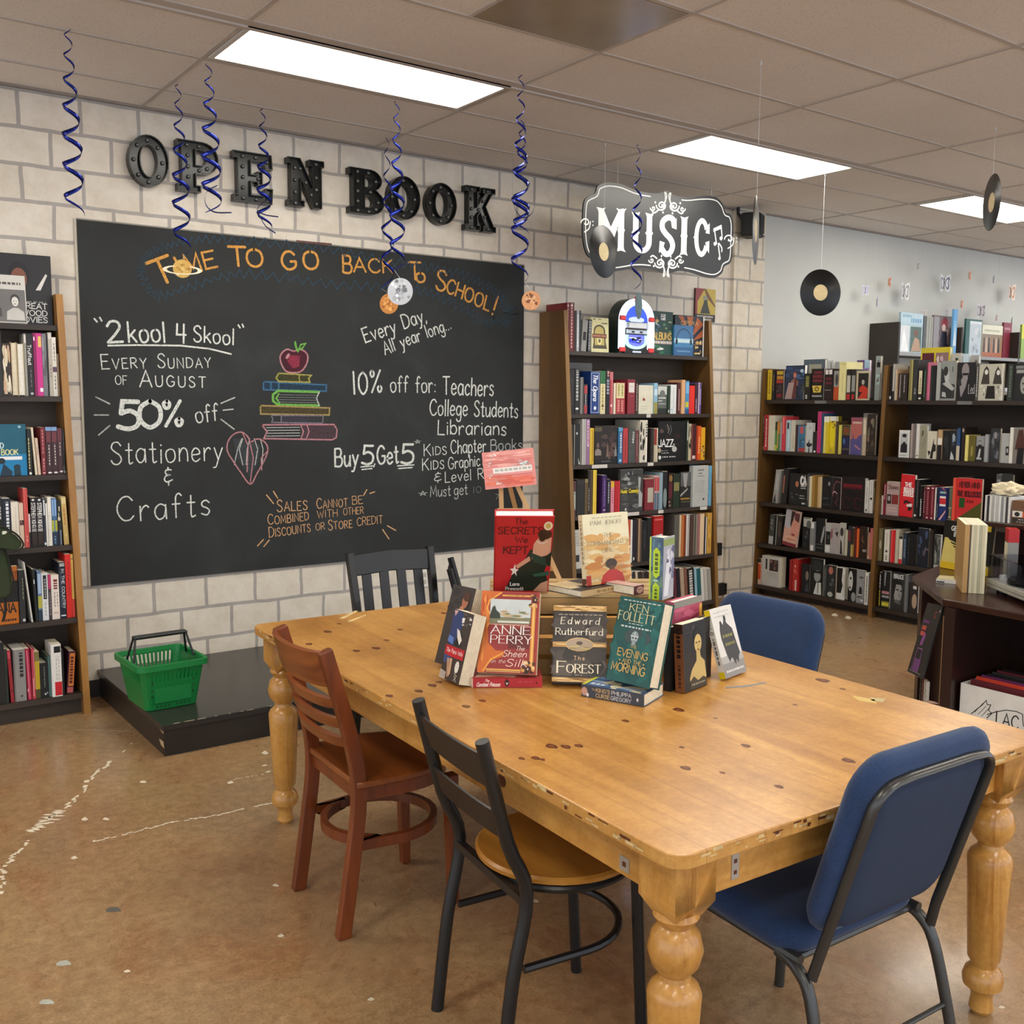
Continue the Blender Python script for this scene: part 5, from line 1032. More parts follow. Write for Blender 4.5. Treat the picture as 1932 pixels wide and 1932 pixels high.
M3 = [(1074,1082,802,'#1a1a1a','black book','s',[('r',.3,.6,.06,.14,'#b8b8a8')]),(1083,1096,801,'#141414','black slipcased volume with pale edges','s',[('r',0,.08,0,1,'#a8a48e'),('r',.92,1,0,1,'#a8a48e'),('e',.4,.78,.14,.03,'#b8b8b4'),('g',[(.7,.02),(.9,.02),(.6,.18)],'#c8c8c4')]),(1098,1106,791,'#a8a6a2','tall grey book','s',[('r',.1,.3,0,1,'#bcb8b4')],dict(d=.22)),(1106.5,1112.5,791,'#8f6a92','lilac book with white title','s',[('r',.2,.8,.4,.97,'#d0b8d4'),('d',.5,.45,.92,.3,'#b04a6a')]),(1113,1116.5,808,'#d8b83a','thin yellow book','s',[]),(1117,1120.5,808,'#c9a52c','second thin yellow book','s',[('d',.5,.1,.9,.3,'#8a6a1a')]),
      (1122,1165,804,'#241c18','dark sepia jazz photo book','f',[('r',0,.3,.86,.97,'#5a5238'),('q',.3,.95,.1,.85,['#3a2c26','#1a1412','#4a3a34','#5a4840'],18),('p',.14,.5,.1,'#6a5a50','#1a1412','#8a8078'),('g',[(.5,.18),(.56,.6),(.62,.2)],'#7a6658'),('g',[(.66,.2),(.74,.7),(.8,.2)],'#5a3c38'),('g',[(.85,.2),(.92,.5),(.98,.2)],'#8a8488'),('r',.0,1,0,.12,'#0e0c0c'),('b',.05,.3,.7,.03,'#6a6664')]),
      (1166.5,1174.5,807,'#2e6a92','blue book with white title','s',[('d',.6,.3,.85,.3,'#d8dee4'),('r',0,1,.9,1,'#5a9ac0'),('e',.5,.08,.3,.04,'#a8c8dc')]),(1175.5,1184.5,808,'#b23a3c','red book with black lettering','s',[('d',.5,.1,.75,.16,'#3a1a1c')]),(1185.5,1198.5,809,'#464a48','dark grey book with Miles spine','s',[('v','Miles',.9,.58,.72,.3,'#d8dcd8'),('b',.3,.1,.8,.02,'#5e6260'),('b',.5,.1,.6,.02,'#5e6260'),('b',.7,.1,.6,.02,'#5e6260')]),(1199,1204.5,812,'#6a3a3c','dull red book','s',[('d',.5,.2,.9,.2,'#a08080')]),
      (1207,1221,793,'#cfc9b8','tall cream book with black figures','s',[('q',.05,.7,.05,.97,['#1a1816','#2a2620'],9),('r',.82,1,0,1,'#e8e4d8'),('d',.9,.6,.95,.14,'#2a2826')],dict(d=.26)),(1228,1233,809,'#2c2622','dark brown book','s',[]),(1234,1241,808,'#c0b49a','cream and red book','s',[('r',.0,.7,.5,.98,'#8a3028'),('r',.75,.95,0,1,'#d8d0bc')]),
      (1242,1294,795,'#111213','black face-out JAZZ book','f',[('q',.04,.4,.55,.9,['#3a2018','#5a4a40','#2a2422'],6),('l',[(.30,.92),(.38,.8),(.34,.7)],'#8a8a86',.02),('l',[(.42,.9),(.46,.78),(.40,.66)],'#6a6a68',.02),('q',.55,.98,.4,.7,['#2a1a1c','#3a1c1c','#1a1c1c'],7),('e',.58,.3,.09,.07,'#b8b8b4'),('e',.56,.4,.04,.05,'#8a8a88'),('t','JAZZ',-.01 + .02,.53,.37,.17,'#e8eae8'),('e',.06,.1,.05,.05,'#d8d8d4'),('e',.04,.28,.06,.06,'#a89a80'),('b',.26,.1,.35,.015,'#9a9c9a'),('b',.2,.12,.4,.02,'#b0b2b0'),('b',.1,.15,.35,.025,'#d0d2d0'),('b',.1,.4,.62,.025,'#d0d2d0')]),
      (1295.5,1298.5,793,'#2a3a2c','thin black, green and white book','s',[('r',.2,.8,.5,.95,'#b8c0b4')]),(1299,1304,800,'#b9ac90','cream and black book','s',[('q',.05,.95,.3,.95,['#1c1a18','#2a2622'],8)]),(1304.5,1313,800,'#421a20','maroon book with white label','s',[('r',.2,.9,.04,.13,'#d0b8b8'),('r',0,.25,0,1,'#7a3a30')]),(1314,1322,804,'#d0581c','orange book','s',[('r',0,.3,0,1,'#a83018'),('d',.6,.2,.7,.3,'#e8b070')]),(1322.5,1330,807,'#d8a01c','golden yellow book','s',[('q',.1,.95,.06,.5,['#2a2622','#4a463a','#8a8a80'],6)])]
M4 = [(1077,1087,908,'#4c2a2c','dark red and grey-green book','s',[('r',.1,.9,.18,.7,'#8a9a90'),('r',.2,.8,.25,.6,'#aab4aa')]),(1088,1103,905,'#1e1b18','wide black box set','s',[('r',.1,.9,.88,.96,'#2e2a26')]),(1103.5,1109,904,'#5a4a28','brown gold book','s',[('r',0,1,.9,1,'#8a7a50')]),(1109.5,1113,885,'#252018','tall black and brown book','s',[('d',.5,.1,.6,.4,'#a8a49c')]),(1113.5,1118,885,'#4a3826','tall brown book','s',[]),(1119,1125.5,885,'#d9b832','bright yellow book','s',[('r',0,.4,0,1,'#e8cc50')]),(1136,1144.5,897,'#3a1c5a','purple book','s',[('d',.5,.2,.9,.25,'#8a6aa8'),('e',.5,.1,.25,.02,'#c8a8b0')]),(1145.5,1151,904,'#181a24','black book with white title','s',[('d',.5,.3,.9,.36,'#b0b4b8')]),(1152.5,1158.5,909,'#d88a9a','pink and yellow book','s',[('r',0,1,.82,1,'#d8b030'),('d',.5,.3,.7,.2,'#a83a50')]),(1159.5,1169,908,'#b01c24','red book','s',[('r',.85,1,0,1,'#e04048')]),
      (1170,1213,886,'#3c3d3c','grey Music Comedy photo book','f',[('q',.05,.8,.45,.97,['#5a5c5a','#7a7c7a','#2a2b2a','#9a9c9a'],20),('q',.1,.9,.05,.42,['#4a4b4a','#2a2b2a','#6a6c6a'],10),('g',[(.82,.1),(.96,.1),(.98,.4),(.86,.5),(.9,.8),(.78,.82)],'#a8aaa8'),('r',.0,.8,.42,.55,'#26271f'),('t','Music Comedy',.02,.8,.45,.09,'#d8c83a',dict(w=.2)),('e',.25,.06,.04,.03,'#d8d8d8')]),(1217,1233,904,'#7c2830','red box with cream panel','s',[('r',.3,.95,.25,.72,'#b0ac9c')]),(1234.5,1238.5,898,'#c8a8a4','red, white and blue striped book','s',[('r',.1,.9,.55,.95,'#b83a3e'),('r',.1,.9,0,.5,'#4a6a80')]),(1239,1243.5,898,'#bfa09c','second red, white and blue striped book','s',[('r',.1,.9,.55,.95,'#b83a3e'),('r',.1,.9,0,.5,'#4a6a80')]),(1244,1250,892,'#8aa0ac','pale slate blue book','s',[]),(1250.5,1259,890,'#1c1e20','black book with pale oval','s',[('e',.5,.3,.4,.26,'#7a8a8a')]),(1261,1269,893,'#2a1c1a','dark book with small pictures','s',[('e',.5,.85,.4,.1,'#8a6a3a'),('r',.1,.9,.3,.72,'#5a2028'),('q',.1,.9,.03,.25,['#8a6a5a','#c0a890'],4)]),(1270,1282.5,894,'#223022','dark green book with gold lines','s',[('r',.15,.25,.5,.75,'#b0a868'),('r',.35,.45,.5,.75,'#b0a868'),('r',.55,.65,.5,.75,'#b0a868'),('r',.75,.85,.5,.75,'#b0a868')]),
      (1283.5,1303,891,'#242424','black and grey piano book','f',[('r',0,1,.6,1,'#585858'),('g',[(.2,.97),(.7,.97),(.55,.55),(.35,.6)],'#9a9a98'),('g',[(0,.3),(.7,.5),(.7,.55),(0,.36)],'#a8a8a4'),('b',.22,.05,.9,.05,'#b89038'),('b',.15,.1,.9,.02,'#8a7a50')]),(1304.5,1336,878,'#b4b6b2','large grey book, back cover out','f',[('b',.88,.3,.7,.03,'#5a5c5a'),('b',.8,.35,.6,.03,'#5a5c5a'),('b',.74,.3,.75,.02,'#6a6c6a')] + [('b',.62 - k * .045,.15,.75,.012,'#8a8c8a') for k in range(7)] + [('e',.7,.18,.06,.03,'#4a4a4a')],dict(sb=.006,d=.04)),(1337,1344,879,'#6aa6c4','light blue spine at the right end','s',[('d',.5,.4,.85,.2,'#3a6a84')],dict(sb=.006,d=.2))]
M5 = [(1078,1101,1001,'#c8c8c2','white book, back cover out','f',[('b',.9 - k * .06,.1,.9,.02,'#8a8c88') for k in range(6)] + [('r',0,.6,.18,.36,'#2a2c2a')]),(1102,1130,985,'#3a2c28','brown record sleeves behind the tan novel','s',[],dict(d=.26)),(1131,1150,990,'#1e2430','navy record sleeve','s',[],dict(d=.26)),(1151,1173,985,'#4a3a30','tan record sleeve','s',[],dict(d=.26)),
      (1175,1181,981,'#cfc2ae','cream record sleeve','s',[],dict(d=.27)),(1181.5,1189,981,'#c0502e','rust red record sleeve','s',[],dict(d=.27)),(1189.5,1193,981,'#e0dcd4','white record sleeve','s',[],dict(d=.27)),(1193.5,1199,981,'#1a1c2a','blue black record sleeve','s',[('r',.3,.7,.05,.12,'#d8d8d8')],dict(d=.27)),(1199.5,1203.5,980,'#2a1c16','dark brown record sleeve','s',[],dict(d=.27)),(1204,1210,979,'#a08468','tan and brown record sleeve','s',[('r',.6,.9,0,1,'#3a2a20')],dict(d=.27)),(1210.5,1221,983,'#141416','black boxed record set','s',[('d',.5,.3,.8,.1,'#5a5c60')],dict(d=.27)),(1221.5,1229,977,'#1a1a1c','tall black record set','s',[],dict(d=.27)),(1233,1251,972,'#a81c1c','red bound box set','s',[('r',.1,.9,.9,.93,'#d86a60'),('r',.1,.9,.1,.13,'#d86a60')],dict(d=.25,sb=.005)),
      (1272,1281,972,'#5a5852','grey record sleeve','s',[],dict(d=.29)),(1281.5,1285,972,'#c9b89a','buff record sleeve','s',[],dict(d=.29)),(1285.5,1290,972,'#b86a30','orange record sleeve','s',[],dict(d=.29)),(1290.5,1294,972,'#7a3a24','russet record sleeve','s',[],dict(d=.29)),(1294.5,1300,971,'#d8d4cc','white record sleeve with grey edge','s',[('r',.5,.8,0,1,'#8a8a8a')],dict(d=.29)),(1300.5,1308,971,'#4a3830','dark brown record sleeve','s',[],dict(d=.29)),(1308.5,1316,971,'#8a7a70','dusty grey record sleeve','s',[('r',.2,.5,0,1,'#3a4a3a')],dict(d=.29)),(1316.5,1320,970,'#a06a68','dull pink record sleeve','s',[],dict(d=.29)),(1320.5,1328,970,'#dcc09c','pale peach record sleeve','s',[],dict(d=.29)),(1329,1333,976,'#2a2a34','navy and white record sleeve','s',[('r',.5,.9,0,1,'#d8d4cc')],dict(d=.29)),(1334,1345,968,'#c99a44','ochre record sleeve','s',[('q',.1,.6,.1,.95,['#8a6424','#e0b868'],5)],dict(d=.29))]
LPC = [('#d8d4cc','white'),('#20242c','blue black'),('#c8b89c','cream'),('#2a221e','dark brown'),('#4a3c34','brown'),('#1a1a1c','black'),('#6a2428','maroon'),('#8a8a88','grey'),('#3a3430','umber'),('#241a1c','plum black'),('#5a2a34','wine red'),('#1c1a24','black violet'),('#a8927c','tan'),('#7a5044','rosy brown'),('#121214','jet black'),('#8ab0c0','pale blue'),('#1f5a5e','teal'),('#d0d0ca','chalk white'),('#b8b4aa','pale grey'),('#9a9890','ash grey'),('#e0dcd2','ivory')]
M6 = []; x = 1192
for i,(c_,n_) in enumerate(LPC):
    if i == 9: x = 1267
    w_ = (5,5.5,4,6,5,5.5,4,5,4.5,6,5.5,6,7,5,12,4.5,6,5,6,6,4)[i]; M6.append((x,x + w_,1078 if i < 9 else 1072,c_,'leaning %s record sleeve' % n_,'s',[('d',.5,.05,.95,.5,'#c8c8c4')] if i == 14 else [],dict(d=.27,lean=-6))); x += w_ + .8
mb_ = 'of middle bookcase'
for z,ym,nm,dt,mh in ((MSH[0],667,'top shelf',M1,.45),(MSH[1],781,'second shelf',M2,.385),(MSH[2],874,'third shelf',M3,.31),(MSH[3],965,'fourth shelf',M4,.31),(MSH[4],1055,'fifth shelf',M5,.325),(MSH[5],1128,'bottom shelf',M6,.32)):
    shelf_books('M',z,ym,'middle bookcase ' + nm,dt,mh,WY - .02 - fM(z),'books on middle bookcase ' + nm)

# ------------------------------------------------------------------ right bookcase, left bay
R1 = [(1448,1456,698,'#d8b82c','yellow book','s',[('d',.5,.2,.9,.2,'#6a5a10')]),(1456.5,1462,698,'#17161c','black book','s',[('d',.5,.3,.85,.3,'#8a7a5a')]),(1463,1478,698,'#2c1a1e','dark book with yellow-red lettering','f',[('b',.84,.15,.95,.12,'#d8b83a'),('b',.68,.15,.95,.12,'#c89030'),('b',.56,.1,.95,.1,'#b83a2c'),('q',.15,.9,.25,.52,['#5a5a60','#3a3438'],6),('b',.08,.2,.8,.12,'#8a2430')]),
      (1480,1516,690,'#1e2c48','blue face-out book with a long-haired singer','f',[('q',.0,1,.55,.98,['#2c4670','#1a2438','#3a5a88'],10),('e',.85,.84,.09,.05,'#a8c0d0'),('p',.5,.72,.13,'#c07a68','#5a2420','#8a5a50'),('g',[(.04,.02),(.42,.02),(.5,.5),(.2,.5)],'#a08884'),('g',[(.4,.02),(.6,.02),(.62,.62),(.5,.6)],'#5a2c28'),('q',.6,1,.02,.45,['#14181a','#3a4040','#0c0e10'],8)],dict(back=3)),(1517,1529,705,'#14160f','black book with yellow specks','s',[('d',.5,.5,.9,.5,'#8a8a4a'),('d',.4,.05,.2,.3,'#b8b8b0')]),(1530,1554,696,'#141110','black face-out book with yellow mug','f',[('b',.84,.2,.85,.08,'#7a2430'),('b',.7,.1,.95,.1,'#7a2430'),('b',.58,.15,.9,.08,'#7a2430'),('g',[(.08,.46),(.85,.46),(.78,.24),(.2,.24)],'#d0b44c'),('e',.46,.35,.18,.08,'#3a3014'),('e',.46,.35,.12,.05,'#c0a440'),('b',.1,.1,.9,.05,'#b8b8b4')]),(1555,1572,696,'#241214','black and maroon book with white squares','s',[('r',.1,.42,.82,.97,'#d8d2cc'),('r',.5,.85,.82,.97,'#d8d2cc'),('b',.5,.15,.85,.08,'#6a2430'),('b',.64,.2,.8,.08,'#6a2430'),('b',.3,.1,.8,.03,'#8a8684')]),(1573,1582,700,'#b04a24','orange book with grey portrait','s',[('r',0,1,.45,1,'#8a8886'),('e',.6,.7,.3,.2,'#3a3a3a')]),
      (1583,1596,683,'#d8cf92','tall pale yellow book','s',[('d',.5,.2,.7,.12,'#b8b07a'),('b',.93,.2,.9,.02,'#a89c60')],dict(d=.2)),(1597,1605,697,'#26201e','black, white and red spine','s',[('r',.1,.9,.25,.8,'#b8b4a4'),('r',.1,.9,.02,.2,'#a82a2c')]),(1606,1614,697,'#2a2624','second black, white and red spine','s',[('r',.1,.9,.28,.8,'#8a8a84'),('r',.2,.8,.03,.18,'#a82a2c')]),(1615,1639,700,'#bcae90','cream framed book with red-scarfed portrait','f',[('r',.16,.96,.05,.92,'#201c1a'),('p',.55,.62,.2,'#a8a49c','#1a1816','#b83424'),('g',[(.16,.05),(.9,.05),(.96,.42),(.7,.4)],'#b83424')]),
      (1640,1660,672,'#8e9692','tall grey book lettered THE BEATLES','f',[('t','THE',.45,.62,.87,.035,'#2a2c2c',dict(w=.2)),('t','BEATLES',.3,.97,.75,.1,'#1c1e1e',dict(serif=.1)),('r',.22,.98,.36,.58,'#a4bcbc'),('q',.3,.9,.38,.57,['#2a2a2a','#8a7a6a','#4a3a34'],9),('r',.1,.95,.30,.31,'#6a9a9a')],dict(sb=.10))]
R2 = [(1430,1438,783,'#24262a','black and grey box at the end','s',[('r',.2,.9,.75,.98,'#8a8e90'),('r',.3,.7,.5,.7,'#a8acb0'),('r',.1,.4,.02,.1,'#d8d8d4')],dict(sb=.006)),(1439,1448,783,'#b02a28','red book with white script','s',[('d',.6,.1,.9,.3,'#e8dcd8'),('d',.3,.0,.15,.4,'#d86058')],dict(sb=.008)),(1449,1462,784,'#c9c4ae','cream book','s',[('r',.1,.9,.02,.98,'#d2cdb8')],dict(d=.22)),(1462.5,1466,796,'#4a8a4a','green and yellow book','s',[('r',0,1,0,.2,'#b8c040'),('r',0,1,.7,1,'#2a2a22')]),(1466.5,1471.5,796,'#b07a34','orange and green book','s',[('r',0,1,0,.6,'#4a7a4a'),('r',.0,.3,.1,.9,'#d89858')]),(1472,1474.5,796,'#98a0a8','slim grey book','s',[]),(1475,1482,786,'#c43a44','red and pink book','s',[('r',.2,.5,.5,.98,'#e08078')]),(1483,1491.5,793,'#a8c0c8','pale blue book with black label','s',[('r',.2,.6,.72,.92,'#1a1c20'),('d',.6,.1,.7,.2,'#d8e0e0')],dict(d=.2)),(1492,1500,793,'#c4bfae','greyish cream book','s',[('d',.6,.1,.5,.2,'#a89878')],dict(d=.2)),(1501,1504,802,'#3a2018','dark brown book','s',[]),(1504.5,1519,803,'#3a6a8a','blue and red face-out book','f',[('r',0,1,0,.16,'#a03a3c'),('r',.25,.75,.7,.95,'#b05058'),('q',.1,.95,.2,.5,['#26405a','#5a8aa4','#1a2838'],8),('r',0,.15,0,1,'#5a7a9a')]),(1521,1533,798,'#bcc0be','white face-out book with dark castle','f',[('g',[(.1,.3),(.4,.34),(.5,.45),(.6,.3),(.95,.32),(.95,.24),(.5,.16),(.1,.22)],'#20242a'),('b',.8,.4,.7,.06,'#8a8e8c'),('r',.4,.6,0,.15,'#3a3c40')]),(1534,1541,815,'#1c1a1c','low black book','s',[('e',.5,.06,.3,.05,'#d8d8d4')]),(1542,1549,777,'#b8346c','magenta book','s',[('d',.5,.2,.8,.15,'#8a2450')]),(1549.5,1553,780,'#2a4a6a','blue book beside the magenta one','s',[]),
      (1554,1558.5,786,'#d8cc6a','pale yellow book','s',[('r',0,1,.85,1,'#e0e0d8')]),(1559,1563.5,786,'#d0b820','yellow book','s',[('r',0,1,.85,1,'#e0e0d8')]),(1564,1576,786,'#c4b022','yellow face-out book','f',[('e',.5,.5,.48,.34,'#d8c41c'),('r',0,1,.88,1,'#d8d8d0'),('q',.2,.98,.68,.88,['#4a2a24','#8a6a5a','#2a1a1a'],6),('q',.1,.9,.02,.12,['#6a5a4a','#a89a88'],4)],dict(d=.03)),(1577,1581,795,'#4a3c28','brown book','s',[]),(1582,1587,802,'#c4bc58','lime yellow book','s',[]),(1588,1603,803,'#221c2c','dark navy and brown face-out book','f',[('r',.1,.95,.66,.96,'#6a4a24'),('b',.78,.2,.85,.08,'#8a3a28'),('r',.1,.95,.24,.6,'#1c2248'),('e',.3,.45,.14,.1,'#4a6a9a'),('b',.16,.1,.9,.04,'#6a6250')]),(1605,1626,788,'#6a5a8a','mauve sunset face-out book','f',[('r',0,1,.42,1,'#a8605a'),('r',0,1,.82,1,'#8a4a58'),('b',.83,.15,.95,.06,'#d8b8a0'),('g',[(0,.42),(.4,.44),(.5,.4),(.7,.5),(1,.55),(1,0),(0,0)],'#504a7c'),('g',[(.35,.24),(.9,.12),(.92,.16),(.42,.28)],'#a8707a'),('r',.2,.26,.42,.54,'#3a2a44')]),(1628,1634,780,'#b0a088','tan and grey book','s',[('r',0,1,.9,1,'#6a6a66'),('r',.2,.8,.5,.85,'#cfc4ae')]),(1635,1651,782,'#2a241e','dark sepia photo book','f',[('q',.1,.9,.1,.9,['#5a4a3a','#3a3028','#8a6a58','#6a6a58'],14)])]
R3 = [(1458,1467,887,'#9a9894','pale grey leaning paperback','s',[('g',[(.1,.02),(.7,.02),(.4,.3)],'#2a2826'),('d',.5,.4,.9,.4,'#b8b6b2')],dict(lean=6)),(1474,1484,884,'#1c1a1a','black leaning paperback','s',[('r',.1,.4,.3,.8,'#8a5a4a')],dict(lean=4)),(1486,1522,894,'#141517','black face-out biography with CA lettering','f',[('p',.45,.68,.16,'#a86a4c','#1a1614','#181818'),('t','CA',.66,.95,.66,.26,'#d8d8d4',dict(w=.24)),('r',.66,.95,.60,.62,'#c8c8c4'),('r',.66,.95,.54,.56,'#c8c8c4'),('q',.1,.55,.2,.38,['#3a3c40','#5a5c60'],6),('b',.3,.62,.9,.03,'#b8b8b4'),('b',.22,.62,.9,.03,'#b8b8b4'),('b',.05,.75,.95,.05,'#d8d8d4')]),(1523,1526,893,'#3a3a3a','slim dark book','s',[('d',.5,.2,.9,.5,'#8a8a88')]),(1526.5,1531.5,899,'#cfc8a8','cream book','s',[]),(1532,1541,897,'#9a7432','golden tan book','s',[('r',.6,.9,0,1,'#7a5a24')]),(1542.5,1545.5,900,'#c0a070','thin tan book','s',[]),(1546,1549.5,900,'#c9b48a','second thin tan book','s',[]),(1550.5,1569,899,'#17181a','black book with half-lit portrait','f',[('p',.72,.78,.2,'#8a8c8a','#101112','#151617'),('b',.3,.1,.7,.03,'#5a5c60'),('b',.1,.1,.8,.05,'#3a3c40')]),(1570,1586,901,'#191416','black book with pinkish script','f',[('l',[(.1,.4),(.2,.75),(.5,.88),(.9,.84)],'#7a4448',.03),('l',[(.1,.5),(.3,.56),(.6,.5)],'#b89a98',.03),('l',[(.5,.5),(.7,.3),(.4,.2),(.7,.12)],'#5a3438',.03)]),(1587.5,1631,901,'#150f11','black box with two red rings','f',[('b',.66,.08,.92,.12,'#5a141c'),('b',.72,.1,.9,.08,'#7a1c26'),('l',ell(.24,.24,.16,.17,16,.5,5.6),'#5a2a2c',.014),('l',ell(.74,.24,.16,.17,16,.5,5.6),'#6a2428',.014),('r',0,.03,0,1,'#4a2a2c')],dict(d=.05)),(1632,1639.5,907,'#c8c6c0','white book','s',[('r',.3,.6,.04,.12,'#3a3a3a'),('d',.5,.3,.8,.2,'#8a8884')]),(1640.5,1647.5,906,'#ccc9c2','white book with black emblem','s',[('e',.5,.44,.3,.04,'#2a2c30'),('d',.5,.55,.95,.2,'#8a8884')]),(1648,1651,908,'#4a3a20','brown book','s',[('d',.5,.1,.8,.3,'#a89a78')])]
R4 = [(1450,1459,971,'#3a3c3a','black and white photo book','s',[('q',.1,.9,.3,.95,['#6a6c6a','#8a8c8a','#1a1b1a'],10),('r',.05,.95,.02,.28,'#a8aaa8')],dict(lean=3)),(1463,1474,973,'#241f1c','dark photo book','s',[('r',.0,.15,0,1,'#8a8a88'),('r',.4,.8,.3,.8,'#4a3c34')],dict(lean=2)),(1476,1502,964,'#c49a88','leaning book with large smiling face','f',[('r',0,1,0,.1,'#7a2c34'),('r',0,.45,.5,1,'#a8a4a8'),('g',[(.4,.98),(.66,.98),(.5,.5),(.4,.6)],'#2a1c1c'),('e',.78,.5,.3,.3,'#c88a78'),('g',[(.6,.95),(1,.95),(1,.7),(.7,.75)],'#5a2c30'),('e',.7,.34,.14,.03,'#8a3a3a'),('r',.2,.95,.13,.28,'#cfa088'),('b',.17,.3,.9,.05,'#b06a58')],dict(lean=7)),(1514,1528,977,'#141617','black book with white patch','f',[('r',.1,1,.72,.98,'#a8aaa0'),('e',.8,.8,.3,.12,'#5a5c58'),('q',.1,.9,.05,.6,['#2a2c2e','#4a4c4e','#0c0d0e'],9)]),(1529,1536,985,'#7a7c7c','grey spine with white ends','s',[('r',.1,.9,.78,.99,'#d0d2d0'),('r',.1,.9,.01,.2,'#d0d2d0')],dict(sb=.008)),(1537,1556,978,'#17191a','black music book with grey profile','f',[('g',[(.55,.3),(.85,.75),(1,.78),(.9,.5),(.7,.25)],'#9a9c9a'),('b',.2,.05,.9,.03,'#5a5c5a'),('b',.1,.05,.9,.03,'#5a5c5a')]),(1557,1567,987,'#a8a8a4','pale book with black photo','f',[('r',.1,.98,.28,.72,'#1a1a1c'),('q',.2,.9,.3,.6,['#5a5c5a','#3a3c3a'],5),('r',.1,.95,.03,.24,'#d0d0cc')]),(1567.5,1583,988,'#a09a98','dusty pink-grey book','f',[('r',0,.2,.5,.8,'#8a4a58'),('b',.8,.1,.8,.05,'#8a8684'),('g',[(.5,.7),(.9,.75),(.8,.55)],'#2a2624')]),(1584,1593,987,'#b0aca4','white book with portrait medallion','f',[('e',.45,.72,.36,.14,'#3a3634'),('g',[(.2,.02),(.7,.02),(.5,.4),(.2,.5)],'#2a2624')]),(1594,1599,1000,'#b8b09a','low cream book','s',[]),(1600,1605,993,'#2a2c34','black and red book','s',[('r',.2,.9,.5,.85,'#7a2a2c')]),(1605.5,1611,996,'#9a8040','gold and dark book','s',[('r',0,1,.42,1,'#2a2624'),('r',.1,.4,0,.4,'#c0a868')]),(1612,1616,994,'#5a2018','russet book','s',[]),(1616.5,1620,998,'#d0622c','orange spine','s',[]),(1621,1636,994,'#2a1c14','dark brown portrait book','f',[('q',.1,.9,.3,.9,['#4a3424','#5a4434','#1a120e','#6a2c1c'],10),('b',.2,.5,.95,.08,'#a8a49c')]),(1637,1641.5,1005,'#a87a68','pinkish brown book','s',[('r',0,1,0,.12,'#b8a080')]),(1642,1646.5,997,'#c06a68','pink red book','s',[])]
R5 = [(1429.5,1435,1054,'#c8a898','white and orange book','s',[('r',0,1,.2,.8,'#c04a24'),('r',0,1,.85,1,'#1a1a1a')]),(1437,1471,1050,'#b8b6b0','thick white face-out book with small photo','f',[('r',.42,.9,.52,.9,'#2a1c1c'),('q',.45,.88,.54,.88,['#6a4a40','#8a6a5a','#3a2420'],8),('r',.2,.3,.55,.9,'#2a2a2a'),('b',.42,.3,.9,.02,'#8a8884'),('b',.36,.4,.9,.015,'#9a9894'),('b',.3,.45,.9,.015,'#9a9894')],dict(d=.075)),(1489,1494,1056,'#8a1c20','dark red book','s',[]),(1495,1505,1055,'#a82824','red book with pale spine foot','s',[('q',.1,.9,.4,.95,['#c04a3a','#d8a088','#7a1c1c'],6),('r',.5,.8,.02,.35,'#d0b0a8')],dict(d=.2)),(1512,1527,1064,'#16171a','black portrait book','f',[('e',.7,.6,.2,.16,'#7a6a60'),('g',[(.4,.05),(.95,.05),(.8,.4)],'#3a3e44')]),(1528.5,1553,1054,'#191b1b','book of a hatted man','f',[('e',.5,.78,.38,.18,'#2a2d2c'),('e',.55,.52,.26,.16,'#8a8c88'),('r',.2,.9,.6,.66,'#121413'),('g',[(.3,.02),(.9,.02),(.85,.36),(.5,.34)],'#c8cac4'),('r',.6,.66,.05,.35,'#4a4c4a')]),(1554,1559,1066,'#3a3c3a','grey spine','s',[('d',.5,.2,.9,.4,'#6a6c6a')]),(1560,1577,1067,'#26292a','dark grey book with red-lit portrait','f',[('e',.4,.84,.26,.12,'#a86a5a'),('q',.1,.9,.1,.6,['#3a3d3c','#5a5d5a','#1a1c1c'],8),('e',.4,.1,.3,.08,'#a8aaa0')]),(1579,1594,1071,'#d0d0ca','white book with black profile','f',[('g',[(.0,.98),(.7,.98),(.6,.6),(.75,.45),(.55,.2),(0,.2)],'#141414'),('r',.8,1,.1,.8,'#b8b8b2')],dict(d=.04)),(1600,1616,1073,'#141515','black book with half a white face','f',[('e',.3,.62,.28,.3,'#b8bab6'),('e',.3,.7,.1,.04,'#1a1a1a'),('e',.26,.42,.1,.04,'#3a2a2a'),('e',.7,.15,.26,.14,'#8a8c8a')]),(1617,1631,1076,'#8a8c8e','grey book with seated figures','f',[('e',.5,.35,.2,.16,'#1a1c1c'),('b',.75,.3,.8,.06,'#3a3c3e'),('q',.1,.9,.05,.3,['#d8d8d4','#3a3c3c'],6)]),(1632,1638.5,1081,'#ccccc6','white spine with black title','s',[('d',.5,.1,.9,.3,'#2a2a2a')],dict(sb=.006))]
rb = 'right bookcase left bay '
for z,ym,nm,dt,mh in ((RSH[0],755,'top shelf',R1,.6),(RSH[1],855,'second shelf',R2,.374),(RSH[2],958,'third shelf',R3,.388),(RSH[3],1040,'fourth shelf',R4,.306),(RSH[4],1123,'bottom shelf',R5,.308)):
    shelf_books('R',z,ym,rb + nm,dt,mh,RXB - .02 - fR(z),'books on ' + rb + nm)
